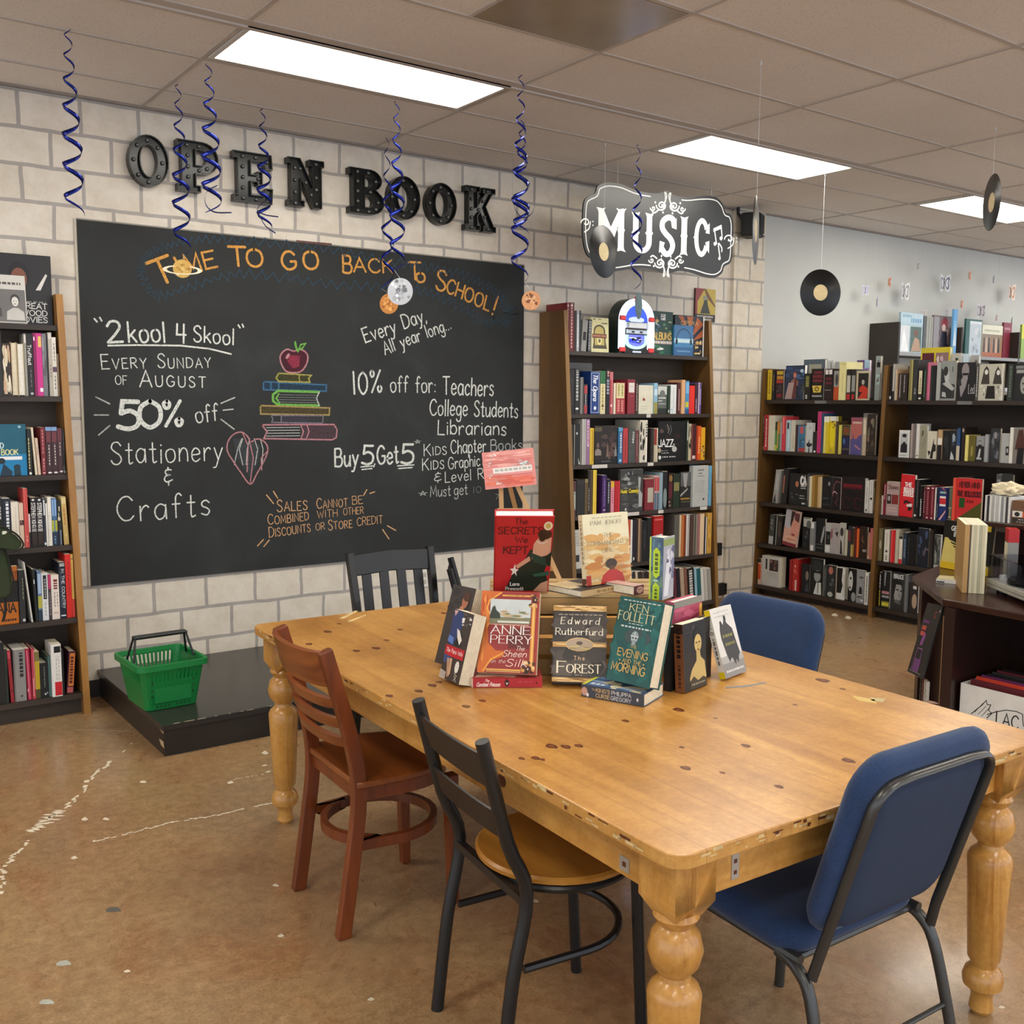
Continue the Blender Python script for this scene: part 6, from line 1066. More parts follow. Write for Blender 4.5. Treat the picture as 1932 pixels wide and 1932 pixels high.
# right bay
S1 = [(1678,1683,691,'#1a1614','black book','s',[('r',.2,.8,.03,.12,'#c8c8c4')]),(1684,1688,687,'#b0aca4','pale grey book','s',[('r',0,1,0,.25,'#2a2624')]),(1689,1693,697,'#b89a7a','tan book','s',[('r',0,.3,0,1,'#cfc8b8')]),(1694,1701,705,'#3a2c24','dark brown photo book','f',[('r',.5,.7,.1,.95,'#a8a09c')]),(1702,1712,705,'#2a201c','black book with silver spine line','s',[('d',.4,.3,.95,.16,'#b0acac')]),(1715,1722,679,'#7c7446','olive gold book','s',[('r',.6,.9,0,1,'#a89c68')],dict(d=.2)),(1723,1731,679,'#2f3032','charcoal book','s',[('d',.5,.15,.3,.4,'#8a8a88')]),(1732,1740.5,695,'#1e1c1c','black book with long cream title','s',[('r',.15,.85,.2,.92,'#d0c8a4'),('d',.5,.25,.7,.24,'#6a6248'),('e',.5,.06,.3,.03,'#d8d4c8')]),(1742,1747.5,693,'#1e2a20','green black book','s',[('d',.5,.1,.9,.3,'#5a7a5a')]),(1748.5,1755,684,'#c06a84','pink spine','s',[('r',0,.3,0,1,'#8a3a54')],dict(d=.2)),(1756,1765.5,690,'#16181a','black book with green edge','s',[('r',0,.2,0,1,'#2a3a2a')]),(1767,1774,684,'#a0a29c','silver grey spine','s',[]),(1775,1803,681,'#8a8e8a','grey face-out photo of a seated pair','f',[('g',[(0,.05),(.95,.05),(.95,.4),(.3,.45),(.1,.8),(0,.8)],'#2a2c2c'),('e',.4,.62,.16,.16,'#b0b2ae'),('e',.3,.74,.16,.12,'#2a2b2b'),('g',[(.1,.42),(.8,.24),(.95,.3),(.5,.5)],'#a8aaa6'),('g',[(.1,.1),(.4,.08),(.35,.2),(.12,.22)],'#a8aaa6'),('r',.75,.8,.72,.85,'#3a3c3a')]),(1805,1840,684,'#171618','black book, profile in dark glasses','f',[('e',.45,.78,.2,.2,'#8a8284'),('g',[(.15,.45),(.42,.72),(.6,.6),(.5,.35),(.3,.1),(.25,.1)],'#8a8486'),('r',.3,.62,.66,.72,'#0c0c0e'),('g',[(.0,.5),(.2,.62),(.28,.4),(.1,.36)],'#2a282c'),('t','Led',.66,.98,.18,.24,'#b8b8b8',dict(w=.05))]),(1841.5,1845,686,'#4a4a48','grey spine','s',[('d',.5,.1,.9,.4,'#c8c8c4')]),(1846,1893,687,'#b9b6a4','pale face-out book with two hooded figures','f',[('g',[(.1,.45),(.2,.85),(.3,.95),(.4,.85),(.45,.45)],'#3a3430'),('e',.3,.78,.07,.07,'#d8d6cc'),('g',[(.58,.45),(.66,.8),(.76,.93),(.86,.8),(.94,.45)],'#3a3430'),('e',.78,.76,.07,.07,'#d8d6cc'),('g',[(.3,.05),(.7,.05),(.66,.4),(.36,.4)],'#1a1614'),('q',.05,.35,.03,.42,['#d8d6cc','#8a8678'],5),('q',.7,.95,.03,.42,['#d8d6cc','#8a8678'],5),('r',.94,1,0,1,'#d8d6cc')]),(1901,1911,687,'#2c302e','dark green-grey spine','s',[('d',.5,.1,.95,.4,'#5a6a5a')]),(1912,1945,686,'#1c1e1e',"dark portrait book at the edge",'f',[('b',.86,.1,.9,.08,'#8a8c8a'),('b',.74,.15,.9,.09,'#b0b2b0'),('e',.62,.42,.22,.24,'#9a9a92'),('e',.55,.46,.05,.03,'#2a2a2a'),('e',.7,.46,.05,.03,'#2a2a2a'),('e',.62,.3,.07,.03,'#5a4a48')])]
S2 = [(1696,1716,812,'#d0d0cc','white book, man in suit','f',[('r',.15,.8,.18,.88,'#a8aaac'),('g',[(.16,.18),(.8,.18),(.8,.45),(.5,.6),(.2,.45)],'#17181a'),('e',.48,.7,.16,.12,'#b8b8b4'),('e',.5,.8,.2,.07,'#1a1a1a'),('b',.06,.1,.8,.03,'#8a8a88')]),(1718.5,1723,800,'#a89a94','pinkish grey spine','s',[('r',.6,.8,0,1,'#5a4a4a')]),(1724,1728,800,'#6a6460','grey brown spine','s',[]),(1728.5,1734,800,'#cfccc4','cream spine','s',[('e',.5,.08,.3,.02,'#6a5a4a')]),(1735,1748,803,'#8e8a74','greige face-out book with leaf','f',[('g',[(.25,.65),(.5,.72),(.5,.85),(.3,.85)],'#3a382e'),('l',[(.4,.4),(.9,.72)],'#6a665a',.012),('l',[(.5,.3),(.95,.6)],'#6a665a',.012)]),(1749,1767,814,'#c4bfaa','cream face-out book of a guitarist','f',[('g',[(.35,.02),(.55,.45),(.7,.72),(.9,.65),(.95,.3),(.7,.25),(.65,.02)],'#1c1a18'),('e',.84,.62,.12,.1,'#c8c0b0'),('g',[(.1,.3),(.4,.28),(.4,.2),(.2,.12)],'#2a2624')]),(1769,1777,811,'#b09068','tan and white spine','s',[('r',0,1,.5,.72,'#d8d4cc'),('r',0,1,0,.48,'#1e1a1a')]),(1778.5,1792,813,'#151516','black book with crouching figure','f',[('e',.5,.6,.3,.2,'#2a2a2c'),('q',.2,.8,.1,.8,['#26262a','#3a3a3e'],5)]),(1793,1804,812,'#1a1c20','black and white live photo book','f',[('g',[(.05,.02),(.8,.02),(.6,.15),(.2,.3)],'#b8bcbc'),('g',[(.4,.5),(.7,.75),(.6,.9),(.3,.85)],'#9aa4b0'),('q',.3,.95,.4,.95,['#5a7a98','#1a1c20','#8a98a4'],8)]),(1805,1811,808,'#2c4a74','blue spine','s',[('r',0,1,0,.45,'#c0b49c')]),(1814,1820,806,'#261a16','dark brown spine','s',[('e',.4,.9,.3,.06,'#a08a80')]),(1821,1826.5,821,'#d8cc74','pale yellow spine','s',[]),(1827,1840,822,'#6a6024','golden olive face-out book','f',[('r',0,1,0,1,'#5e5620'),('e',.5,.4,.2,.22,'#8a8040')]),(1842,1857,823,'#1c1c1e','black book, man with loosened collar','f',[('r',0,1,.6,1,'#8a8c8c'),('p',.45,.75,.2,'#a8a8a4','#1a1a1a','#1c1c1e'),('g',[(.2,.12),(.5,.2),(.6,.5),(.4,.5)],'#b8bab8'),('b',.08,.1,.7,.08,'#c8c8c8')]),(1858,1864,820,'#9a9c9c','grey white spine','s',[]),(1869,1887,809,'#2a2a2e','dark book of a standing singer','f',[('q',.1,.9,.1,.9,['#4a4a50','#6a6a70','#3a3a40'],12),('e',.5,.8,.15,.1,'#8a8688')]),(1889,1904,818,'#a4a6a2','pale grey book with small photo','f',[('r',.6,.98,.26,.56,'#1a1a1c'),('e',.8,.42,.1,.08,'#b8b8b4')]),(1905,1911,807,'#d8d6cc','tall white spine','s',[]),(1912,1940,809,'#7a746c','brown and white photo book','f',[('g',[(.1,.4),(.3,.95),(.6,.98),(.85,.4)],'#4a2c22'),('g',[(.25,0),(.7,0),(.75,.45),(.3,.45)],'#121213')])]
S3 = [(1660,1666,935,'#c4bcb4','pale spine with red head','s',[('d',.5,.1,.7,.3,'#8a8480')]),(1666.5,1671,912,'#7a2430','maroon spine with white title','s',[('d',.5,.5,.95,.3,'#d0b8b8')]),(1672,1695,909,'#a8908c','dusty pink Stones magazine','f',[('t','Stones',.15,.95,.78,.12,'#5a3a38',dict(serif=.06)),('r',.05,.4,.34,.62,'#2a2422'),('e',.22,.5,.1,.08,'#a8a098'),('r',.45,.98,.34,.62,'#7a2c28'),('b',.2,.1,.9,.03,'#c8b0ac'),('b',.12,.1,.9,.03,'#c8b0ac')]),(1697,1723,896,'#c82028','red face-out book lettered THE ROLLING STONES','f',[('t','THE',.3,.78,.72,.09,'#e8e0dc',dict(w=.24)),('t','ROLLING',.26,1.55 - .6,.6,.09,'#e8e0dc',dict(w=.24)),('t','STONES',.24,.95,.49,.09,'#e8e0dc',dict(w=.24)),('q',.3,.95,.14,.4,['#1a1416','#e0d8d4','#2a1c1e'],10)],dict(lean=2)),(1725,1734,905,'#161618','thick black book','s',[('d',.6,.3,.95,.14,'#6a6a6a'),('e',.3,.07,.2,.03,'#e0e0dc')]),(1735,1740,917,'#121214','slim black book with white title','s',[('d',.5,.08,.6,.4,'#c8c8c4')]),(1741.5,1746,920,'#4a1c24','dark wine book','s',[('d',.5,.2,.9,.3,'#a87a80')]),(1746.5,1754,917,'#6a1c28','wine red volume','s',[('d',.5,.15,.85,.16,'#b88a90'),('e',.5,.93,.3,.02,'#e0d8d8'),('e',.5,.05,.25,.02,'#e0d8d8')]),(1755,1762.5,917,'#6e1c2a','second wine red volume','s',[('d',.5,.15,.85,.16,'#b88a90'),('e',.5,.93,.3,.02,'#e0d8d8'),('e',.5,.05,.25,.02,'#e0d8d8')]),(1763.5,1766,920,'#d8d4cc','thin white book','s',[]),(1766.5,1771,920,'#1a2236','navy book','s',[('d',.5,.1,.5,.2,'#8a94a8')]),(1771.5,1785,920,'#1e2c66','book with red-white-blue flag spine','s',[('r',.1,.95,.5,.68,'#c02a30'),('r',.1,.95,.68,.74,'#e0e0e0'),('r',.1,.95,.44,.5,'#e0e0e0'),('g',[(.0,.02),(.3,.02),(1,.28),(1,.34)],'#d0a0a0'),('g',[(.3,.98),(.6,.98),(1,.8),(1,.86)],'#d06a50'),('r',.1,.9,.82,.88,'#8ab0a8')]),(1787,1796,921,'#6a7a62','grey green book','s',[('r',.0,.9,.1,.14,'#c8c088'),('r',.4,.55,.1,.4,'#c8c088'),('r',0,.9,.38,.42,'#c8c088')],dict(sb=.05)),(1797,1802,902,'#d8503c','red spine of the record sleeve','s',[],dict(lab='red orange spine beside the big red sleeve in the right bay third shelf',d=.22)),(1803,1852,903,'#c0282a','big red NEVER MIND THE BOLLOCKS sleeve','f',[('g',[(0,.05),(1,.5),(1,0),(0,0)],'#4a4a1a'),('t','NEVER MIND',.12,.9,.80,.11,'#4a0c10',dict(w=.24)),('t','THE BOLLOCKS',.06,.96,.60,.11,'#4a0c10',dict(w=.24)),('r',.14,.36,.34,.56,'#1a4a1c'),('b',.46,.42,.7,.06,'#6a1014')]),(1866,1876,930,'#5a5a5a','grey white box','s',[('e',.5,.6,.3,.1,'#8a8a8a')]),(1878,1888,895,'#4a4c4c','tall grey spine','s',[('r',.2,.8,.85,.9,'#8a8a8a')]),(1889,1910,895,'#2a2c2c','dark grey face-out sleeve','f',[('q',.1,.9,.1,.9,['#3a3c3c','#343838'],6)])]
S4 = [(1657,1664,997,'#6e6648','olive tan book','s',[('e',.5,.5,.3,.14,'#a8a28a')]),(1668,1677.5,1000,'#d2cec0','white spine with black dot','s',[('e',.5,.33,.2,.04,'#1a1a1a'),('d',.5,.5,.9,.2,'#a8a498'),('d',.5,.06,.22,.3,'#6a665c')]),(1680.5,1688,1000,'#c8242a','red spine','s',[('r',.1,.3,.0,1,'#e05a58')]),(1689,1695,1000,'#b8b09c','pale grey book','s',[]),(1696,1702,1012,'#d8d2c2','white spine with red foot','s',[('r',0,1,0,.17,'#c02a30'),('r',0,1,.9,1,'#2a2a2a')]),(1703.5,1710,1005,'#26303e','blue black book','s',[('d',.5,.2,.8,.5,'#6a8298')]),(1711,1729,1008,'#101214','wide black face-out book','f',[('r',.1,.2,.1,.9,'#2a3038')]),(1731,1752,997,'#161c28','navy flowered face-out book','f',[('q',.05,.95,.3,.95,['#2c3c58','#3a4a6a','#1a2030'],12),('l',[(.6,.3),(.75,.5),(.95,.45)],'#6a5a5a',.03)]),(1753.5,1760,1000,'#201a18','dark brown spine','s',[('r',.4,.5,0,1,'#4a403a')]),(1762,1774,1009,'#4a4c4a','greyscale photo book','f',[('q',.05,.95,.15,.95,['#6a6c6a','#3a3c3a','#8a8c8a','#1a1b1a'],14),('r',.1,.9,.02,.12,'#a8aaa8')])]
S5 = [(1658,1662,1080,'#141416','black book with white and yellow spine','s',[('d',.5,.55,.95,.4,'#c8c8c4'),('d',.5,.05,.5,.4,'#c0b42c')]),(1663,1679,1078,'#16181a','black face-out book with yellow strip','f',[('g',[(.3,.98),(.5,.98),(.4,.6),(.3,.6)],'#8a9090'),('b',.38,.05,.9,.08,'#c08a90'),('b',.28,.05,.9,.06,'#a8a8a4'),('r',.05,.95,.04,.18,'#8a8420'),('b',.07,.1,.9,.07,'#d8d050')]),(1681,1705,1080,'#2a2b2b','dark BRUCE portrait book','f',[('t','BRUCE',.2,.97,.84,.10,'#b8bab8',dict(w=.24)),('e',.55,.48,.32,.30,'#8e8f8c'),('g',[(.1,.8),(.5,.82),(.85,.72),(.8,.68),(.4,.68),(.22,.3),(.12,.3)],'#161717'),('r',.42,.62,.52,.56,'#2a2a2a'),('r',.72,.9,.5,.54,'#2a2a2a'),('g',[(.66,.5),(.78,.36),(.66,.35)],'#6a6b69'),('r',.55,.8,.26,.28,'#3a3a3a'),('g',[(.3,.2),(.8,.16),(.7,.28),(.4,.28)],'#5a5b59')]),(1707,1712,1084,'#6a6c6e','grey spine','s',[]),(1716,1732,1100,'#2a2424','low dark book with pale hand','f',[('e',.6,.4,.3,.24,'#a8907a'),('r',.4,.8,.8,.9,'#c8c8c4')])]
rb = 'right bookcase right bay '
for z,ym,nm,dt,mh in ((RSH[0],757,'top shelf',S1,.6),(RSH[1],862,'second shelf',S2,.374),(RSH[2],975,'third shelf',S3,.388),(RSH[3],1065,'fourth shelf',S4,.306),(RSH[4],1145,'bottom shelf',S5,.308)):
    shelf_books('R',z,ym,rb + nm,dt,mh,RXB - .02 - fR(z),'books on ' + rb + nm)

# books of the far side of the island, showing above the back panel
def back_row(data):
    for x0,x1,yt,c,lab,pr in data:
        X = RXB + .06; a = -at_x(x0,yt + 25,X).y; e = -at_x(x1,yt + 25,X).y; h = at_x(x0,yt,X).z - 1.58
        b = MB(); shell(b,e - a,h,.03,cov(c),page_w,'f',True); prints(b,pr,e - a,h); o = b.build('book'); o.matrix_world = frame(Vector((X,-a,1.5812)),Vector((0,-1,0)),Vector((1,0,0)),Vector((0,0,1))); tag(o,lab,'book','books on the far side of the right bookcase')
rs = MB(); rs.box((RXB + .001,3.233,1.552),(RXB + .26,5.424,1.58),shelf_wy,Matrix.Translation((-RXB,-4.3,0))); rs.build('rear_shelf',caseR)
back_row([(1516,1556,679,'#5a6874','slate blue book showing behind the singer and mug covers',[('r',.25,.85,.5,.88,'#b0ae9c'),('e',.75,.62,.06,.04,'#2a2a2a')]),(1559,1572,681,'#c8ccc8','white book top behind the white-squared spine',[('r',.6,.7,.3,.95,'#4a4c4a')]),(1574,1583,683,'#a8aca8','grey white book top left of the pale yellow book',[]),(1616,1640,680,'#6a4a7a','purple and lilac book top above the red-scarfed portrait',[('r',0,1,.5,.8,'#9a7ac0'),('r',.6,1,.8,1,'#a8c8dc')]),
    (1737,1792,657,'#cdbb30','yellow framed book with two maroon panels above the right bay',[('r',.05,.46,.0,.9,'#5a1c2a'),('q',.08,.42,.4,.85,['#8a5a9a','#a86a3a','#3a1430'],10),('r',.52,.95,.0,.9,'#8a6a6a'),('q',.55,.92,.4,.85,['#c8a8b0','#6a2c4a','#d8c8b8'],10)]),(1795,1812,667,'#b8b6a8','cream book with dark figure beside the yellow framed book',[('r',.4,.7,.5,.9,'#2a2622')]),(1816,1828,668,'#c8dce8','pale icy blue book top above the seated pair',[]),(1831,1846,671,'#a8a8a4','pale grey book top above the dark glasses cover',[('r',.5,.8,.3,.9,'#6a6862')])])
for q,(x0,x1,y,c,lab) in enumerate(((1850,1912,678,'#c9c4b4','cream book lying flat on top of the right bookcase'),(1852,1900,669,'#cfd6e0','pale blue and white book lying on the cream one'))):
    X = RXB + .05; a = at_x(x0,y,X).y; e = at_x(x1,y,X).y; z0 = 1.5812 + .075 + q * .027
    if q == 0: z0 = 1.62
    b = MB(); b.box((0,0,0),(.18,a - e,.024),cov(c)); b.box((-.0008,.01,.004),(0,a - e - .004,.02),page_w);
    if q == 0: b.box((.02,.02,-.038),(.16,a - e - .02,-.0005),cov('#3a3c44'))
    o = b.build('book'); o.location = (X,e,z0 if q == 0 else 1.6445); tag(o,lab,'book','books on the far side of the right bookcase')
# ================================================================== BOOK DISPLAY ON THE TABLE
cratew = wood_mat('crate_pine','#9a7440','#bb9458',.55,0,1.0,7); crate_top = wood_mat('crate_top_pine','#b48f58','#cdae78',.55,0,1.0,7)
cu = (at_z(1150,1275,TZ) - at_z(1040,1275,TZ)).normalized(); cn = Vector((-cu.y,cu.x,0))       # cn points away from the camera
CP = at_z(1090,1274,TZ); cl = at_plane(925,1122,CP,cn); cr = at_plane(1262,1120,CP,cn); ZC = (at_plane(1090,1121,CP,cn)).z
CW = (cr - cl).dot(cu); CO = Vector((cl.x,cl.y,TZ)); CD = .27; MCr = frame(CO,cu,cn,Vector((0,0,1)))
crate = thing('wooden_crate','slatted pine crate turned over in the middle of the book display','crate',M=MCr)
hc = ZC - TZ; sh = (hc - .012 - 3 * .013) / 4
for k in range(4):
    for y in (0,CD - .009):
        b = MB(); b.box((0,y,.0012 + k * (sh + .013)),(CW,y + .009,.0012 + k * (sh + .013) + sh - .001),cratew); b.build('slat',crate)
for k in range(4):
    b = MB(); y = .0 + k * .07; b.box((0,y,hc - .010),(CW,y + .057,hc),crate_top); b.build('top_slat',crate)
for x in (.0095,CW - .0245):
    b = MB(); b.box((x,.0095,.001),(x + .015,CD - .0095,hc - .0105),cratew); b.build('end_board',crate)

def book_frame(bl,br,tl,z0,thick):
    z = z0
    for _ in range(6):
        P0,P1 = at_z(*bl,z),at_z(*br,z); u = (P1 - P0); w = u.length; u.normalize()
        T = at_plane(*tl,P0,u); v = T - P0; h = v.length; v.normalize(); n = u.cross(v)
        z = z0 + max(0.0,n.z * thick) + .0012
    return frame(P0,u,-n,v),w,h
def table_book(name,label,bl,br,tl,z0,thick,cover,pr,spine=None,hard=True,pages=None,spine_pr=(),group='novels in the book display'):
    M,w,h = book_frame(bl,br,tl,z0,thick)
    t = thing(name,label,'book',M=M,group=group)
    cm = cov(cover); sm_ = cov(spine or cover); tt = .0028 if hard else .0008; i = .004 if hard else .0004
    b = MB(); b.box((0,0,0),(w,tt,h),cm); b.box((0,thick - tt,0),(w,thick,h),cm); b.box((-.0004,0,0),(tt,thick,h),sm_)
    prints(b,pr,w,h)
    if spine_pr:
        Q = Matrix(((0,1,0,-.0004),(-1,0,0,thick),(0,0,1,0),(0,0,0,1)))   # spine seen from the left
        prints(b,spine_pr,thick,h,Q)
    b.build('cover',t)
    p = MB(); p.box((tt,tt,i),(w - i,thick - tt,h - i),pages or page_m)
    for k in range(5): p.box((w - i,tt + (k + .7) * (thick - 2 * tt) / 6,i),(w - i + .0002,tt + (k + .75) * (thick - 2 * tt) / 6,h - i),cov('#bfae8a'))
    p.build('pages',t)
    return t
def lying_book(label,c,r,z0,depth,thick,cover,spine,spine_pr=(),top_pr=(),hard=False,flip=False,group='novels in the book display'):
    """book lying flat: c and r are the photo points of the front edge's two lower ends"""
    P0,P1 = at_z(*c,z0 + .001),at_z(*r,z0 + .001); u = P1 - P0; w = u.length; u.normalize(); v = Vector((-u.y,u.x,0))
    M = frame(P0,u,v,Vector((0,0,1))); t = thing('book',label,'book',M=M,group=group); tt = .0025 if hard else .0008
    b = MB(); b.box((0,0,thick - tt),(w,depth,thick),cov(cover)); b.box((0,0,0),(w,depth,tt),cov(cover)); b.box((0,-.0003,0),(w,tt,thick),cov(spine)); prints(b,spine_pr,w,thick)
    Q = Matrix(((1,0,0,0),(0,0,1,0),(0,-1,0,thick),(0,0,0,1)))
    prints(b,top_pr,w,depth,Q); b.build('cover',t)
    p = MB(); p.box((.003,tt,tt),(w - .003,depth - .003,thick - tt),page_m); p.build('pages',t)
    return t
gold = '#c9964a'
lying_book('red Constant Princess paperback lying under the orange Anne Perry novel',(889.5,1297),(1023,1297),TZ,.105,.027,'#b06a5a','#b02c36',[('r',0,.02,0,1,'#d8b8a8'),('t','Constant Princess',.07,.40,.12,.42,'#f0dcd4',dict(slant=.3)),('t','The',.19,.25,.62,.26,'#f0dcd4',dict(slant=.3)),('e',.5,.5,.035,.4,'#3a1a1c'),('g',[(.48,.6),(.5,.25),(.53,.6),(.505,.45)],'#e8d8d0'),('b',.55,.66,.85,.12,'#c05058'),('e',.92,.5,.012,.12,'#5a1018')],
           [('r',0,1,0,1,'#b84a44'),('g',[(.05,.1),(.4,.2),(.6,.05),(.65,.3),(.1,.5)],'#e0b8a0'),('q',.65,.98,.05,.9,['#d8c8c0','#8a3a34','#c05048'],8)])
table_book('book','orange and gold framed Anne Perry novel at the left front of the display',(900,1268),(1011,1273),(910,1114),TZ + .0285,.034,'#a0342a',
    [('r',.04,.96,.02,.98,'#96302a'),('r',.5,.86,.3,.55,'#6a2422'),('g',[(0,0),(.12,0),(.2,.14),(.42,.2),(.46,.27),(.3,.27),(.16,.36),(.14,.55),(.22,.66),(.12,.78),(.18,.92),(.36,.99),(0,1)],'#cf6a24'),('q',.01,.14,.1,.95,['#e08a3a','#b84a1c','#d8782c'],16),('l',[(.1,.02),(.22,.16),(.42,.24)],'#e8a040',.02),('l',[(.34,.98),(.14,.88),(.1,.78),(.2,.66),(.12,.55)],'#e8a040',.02),
     ('r',.16,.86,.64,.90,'#c8d0cc'),('r',.16,.86,.60,.68,'#7c7c5c'),('g',[(.16,.7),(.2,.8),(.24,.82),(.27,.76),(.34,.72),(.34,.66),(.16,.66)],'#2c382a'),('q',.34,.84,.67,.76,['#c0a868','#b89a70','#7a8458','#c8a890'],12),('l',[(.42,.72),(.43,.8)],'#b8ac88',.006),('l',[(.66,.72),(.66,.78)],'#b8a090',.006),('r',.3,.84,.61,.635,'#d0d0c4'),('r',.16,.84,.585,.592,'#d8b8a0'),
     ('r',.88,.945,.06,.86,'#d8933c'),('r',.905,.92,.06,.86,'#f0c878'),('r',.36,.84,.935,.955,'#e0a850'),('b',.942,.45,.75,.006,'#8a5a24'),('r',.15,.74,.03,.05,'#e0a850'),('r',.15,.74,.015,.022,'#f0cc80'),
     ('q',.82,.99,.8,.97,['#4a2c1c','#c9964a','#2a1810','#e8c080'],14),('e',.93,.9,.035,.03,'#2a1810'),('e',.93,.9,.014,.013,'#d8b890'),('q',.74,.98,.0,.16,['#4a2c1c','#c9964a','#2a1810','#e8c080'],14),('e',.86,.06,.035,.03,'#2a1810'),('e',.86,.06,.014,.013,'#d8b890'),
     ('t','ANNE',.2,.87,.475,.092,'#f2ece4',dict(w=.05,thick=.15,serif=.07)),('t','PERRY',.2,.9,.36,.092,'#f2ece4',dict(w=.05,thick=.15,serif=.07)),('t','The',.64,.78,.275,.055,'#f0d8c8',dict(w=.09,slant=.25)),('t','Sheen',.42,.82,.20,.075,'#f0d8c8',dict(w=.1,slant=.3)),('t','on the',.22,.47,.12,.045,'#e8c8b8',dict(w=.09,slant=.3)),('t','Silk',.48,.84,.085,.085,'#f0d8c8',dict(w=.1,slant=.3)),('b',.575,.25,.82,.008,'#c89a88')],hard=False)
table_book('book','Paris Wife paperback leaning with its thick cream fore-edge to the right',(829,1276),(865,1292),(858,1148),TZ,.045,'#3c342f',
    [('r',0,1,.0,1,'#3c342f'),('g',[(.02,.99),(.45,.99),(.62,.88),(.5,.68),(.34,.5),(.05,.5)],'#2c3c6c'),('g',[(.04,.98),(.24,.99),(.12,.9)],'#c9a090'),('g',[(.02,.53),(.3,.5),(.28,.6),(.04,.62)],'#5a7ab8'),('g',[(.35,.5),(.7,.5),(.68,.66),(.45,.74)],'#181818'),('g',[(.36,.74),(.5,.72),(.7,.6),(.62,.52),(.45,.62)],'#e0d8cc'),('q',.5,.98,.8,.98,['#e8e4dc','#b8b4ac','#5a5450'],9),('r',.0,.96,.33,.48,'#b8202a'),('t','The Paris Wife',.06,.88,.385,.055,'#f0e4e0',dict(w=.12,slant=.2)),
     ('g',[(.0,.34),(.36,.33),(.4,.26),(.05,.22)],'#3a4a78'),('g',[(.34,.31),(.46,.31),(.5,.1),(.42,.04)],'#c9a080'),('g',[(.2,.3),(.32,.3),(.42,.08),(.36,.02)],'#b89070'),('e',.76,.22,.1,.085,'#e4e0d6'),('b',.26,.7,.84,.006,'#8a8684'),('b',.22,.7,.84,.006,'#8a8684'),('l',[(.72,.02),(.84,.1),(.7,.13)],'#d8d0c0',.008),('l',[(.86,.02),(.72,.1)],'#d8d0c0',.008),('g',[(0,.0),(.3,.0),(.3,.1),(.0,.12)],'#c0b4a8')] + [('b',.02 + k * .018,.03,.28,.006,'#6a625c') for k in range(5)],hard=False)
table_book('book','dark paperback with a seated woman in a white hat, behind the Paris Wife',(820,1249),(862,1262),(856,1102),TZ,.05,'#3a322e',
    [('q',.0,1,.55,.98,['#2c2624','#4a403a','#3a302c'],10),('g',[(.5,.58),(.62,.74),(.7,.86),(.85,.84),(.95,.6)],'#1c1a1a'),('e',.68,.82,.13,.09,'#a8684c'),('e',.6,.70,.1,.06,'#b87a58'),('e',.72,.88,.15,.06,'#4a2a1c'),('g',[(.62,.64),(.8,.66),(1,.52),(1,.48),(.8,.54)],'#dcd8d2')],hard=False)
table_book('book','brown marbled hardback The Forest by Edward Rutherfurd at the front of the crate',(1041,1287),(1143,1290),(1045,1140),TZ,.045,'#3a322c',
    [('q',.0,1,.08,.92,['#46403a','#2e2824','#5a5048','#4a423a','#3c342e'],60),('r',0,1,.915,.99,'#b48846'),('q',.02,.98,.915,.99,['#d8b070','#8a6028','#e0bc80'],40),('r',0,1,.905,.915,'#2a1c14'),('r',0,1,.01,.065,'#b48846'),('q',.02,.98,.01,.065,['#d8b070','#8a6028','#e0bc80'],40),('r',0,1,.45,.515,'#b48846'),('q',.02,.98,.45,.515,['#d8b070','#8a6028','#e0bc80'],36),('e',.5,.485,.265,.088,'#d0a868'),('e',.5,.485,.25,.078,'#a8947c'),('q',.3,.7,.42,.47,['#a89a4a','#c9b46a','#8a7a5a'],10),('e',.5,.5,.06,.025,'#5a4a40'),
     ('t','Edward',.14,.86,.745,.085,'#ece4cc',dict(w=.06,thick=.12,serif=.07,gap=.45,slant=.12)),('t','Rutherfurd',.05,.93,.605,.085,'#ece4cc',dict(w=.06,thick=.12,serif=.06)),('t','The',.4,.6,.285,.05,'#d8b888',dict(w=.12,gap=.5)),('t','F',.09,.25,.125,.14,'#ece0c4',dict(w=.06,thick=.16,serif=.07)),('t','OREST',.27,.9,.125,.105,'#ece0c4',dict(w=.06,thick=.16,serif=.08)),('b',.86,.1,.92,.012,'#a09484'),('b',.09,.42,.58,.012,'#8a7e70')])
lying_book("The King's Curse paperback lying under the teal Ken Follett novel",(1097,1313),(1215,1334),TZ,.135,.034,'#3c5a80','#3c4450',[('e',.05,.45,.05,.35,'#c89a88'),('e',.1,.2,.022,.16,'#e8e8ec'),('t','The',.17,.22,.66,.14,'#c0a880'),('t',"KING'S",.24,.46,.56,.3,'#cdb07a',dict(serif=.08)),('t','PHILIPPA',.49,.8,.56,.3,'#c4c8cc',dict(serif=.08)),('t','CURSE',.24,.46,.12,.3,'#cdb07a',dict(serif=.08)),('t','GREGORY',.48,.8,.12,.3,'#c4c8cc',dict(serif=.08)),('e',.9,.48,.016,.14,'#d8d8d8')],
           [('q',.05,.95,.03,.95,['#5a7aa0','#2c4468','#8aa4c0','#d8d0b0'],16),('g',[(.0,.0),(.05,.0),(.05,1),(.0,1)],'#c8cc3a'),('q',.45,.95,.02,.3,['#e0d8b8','#d8c8a0','#6a88a8'],8),('b',.1,.1,.35,.12,'#d0d8e4')])
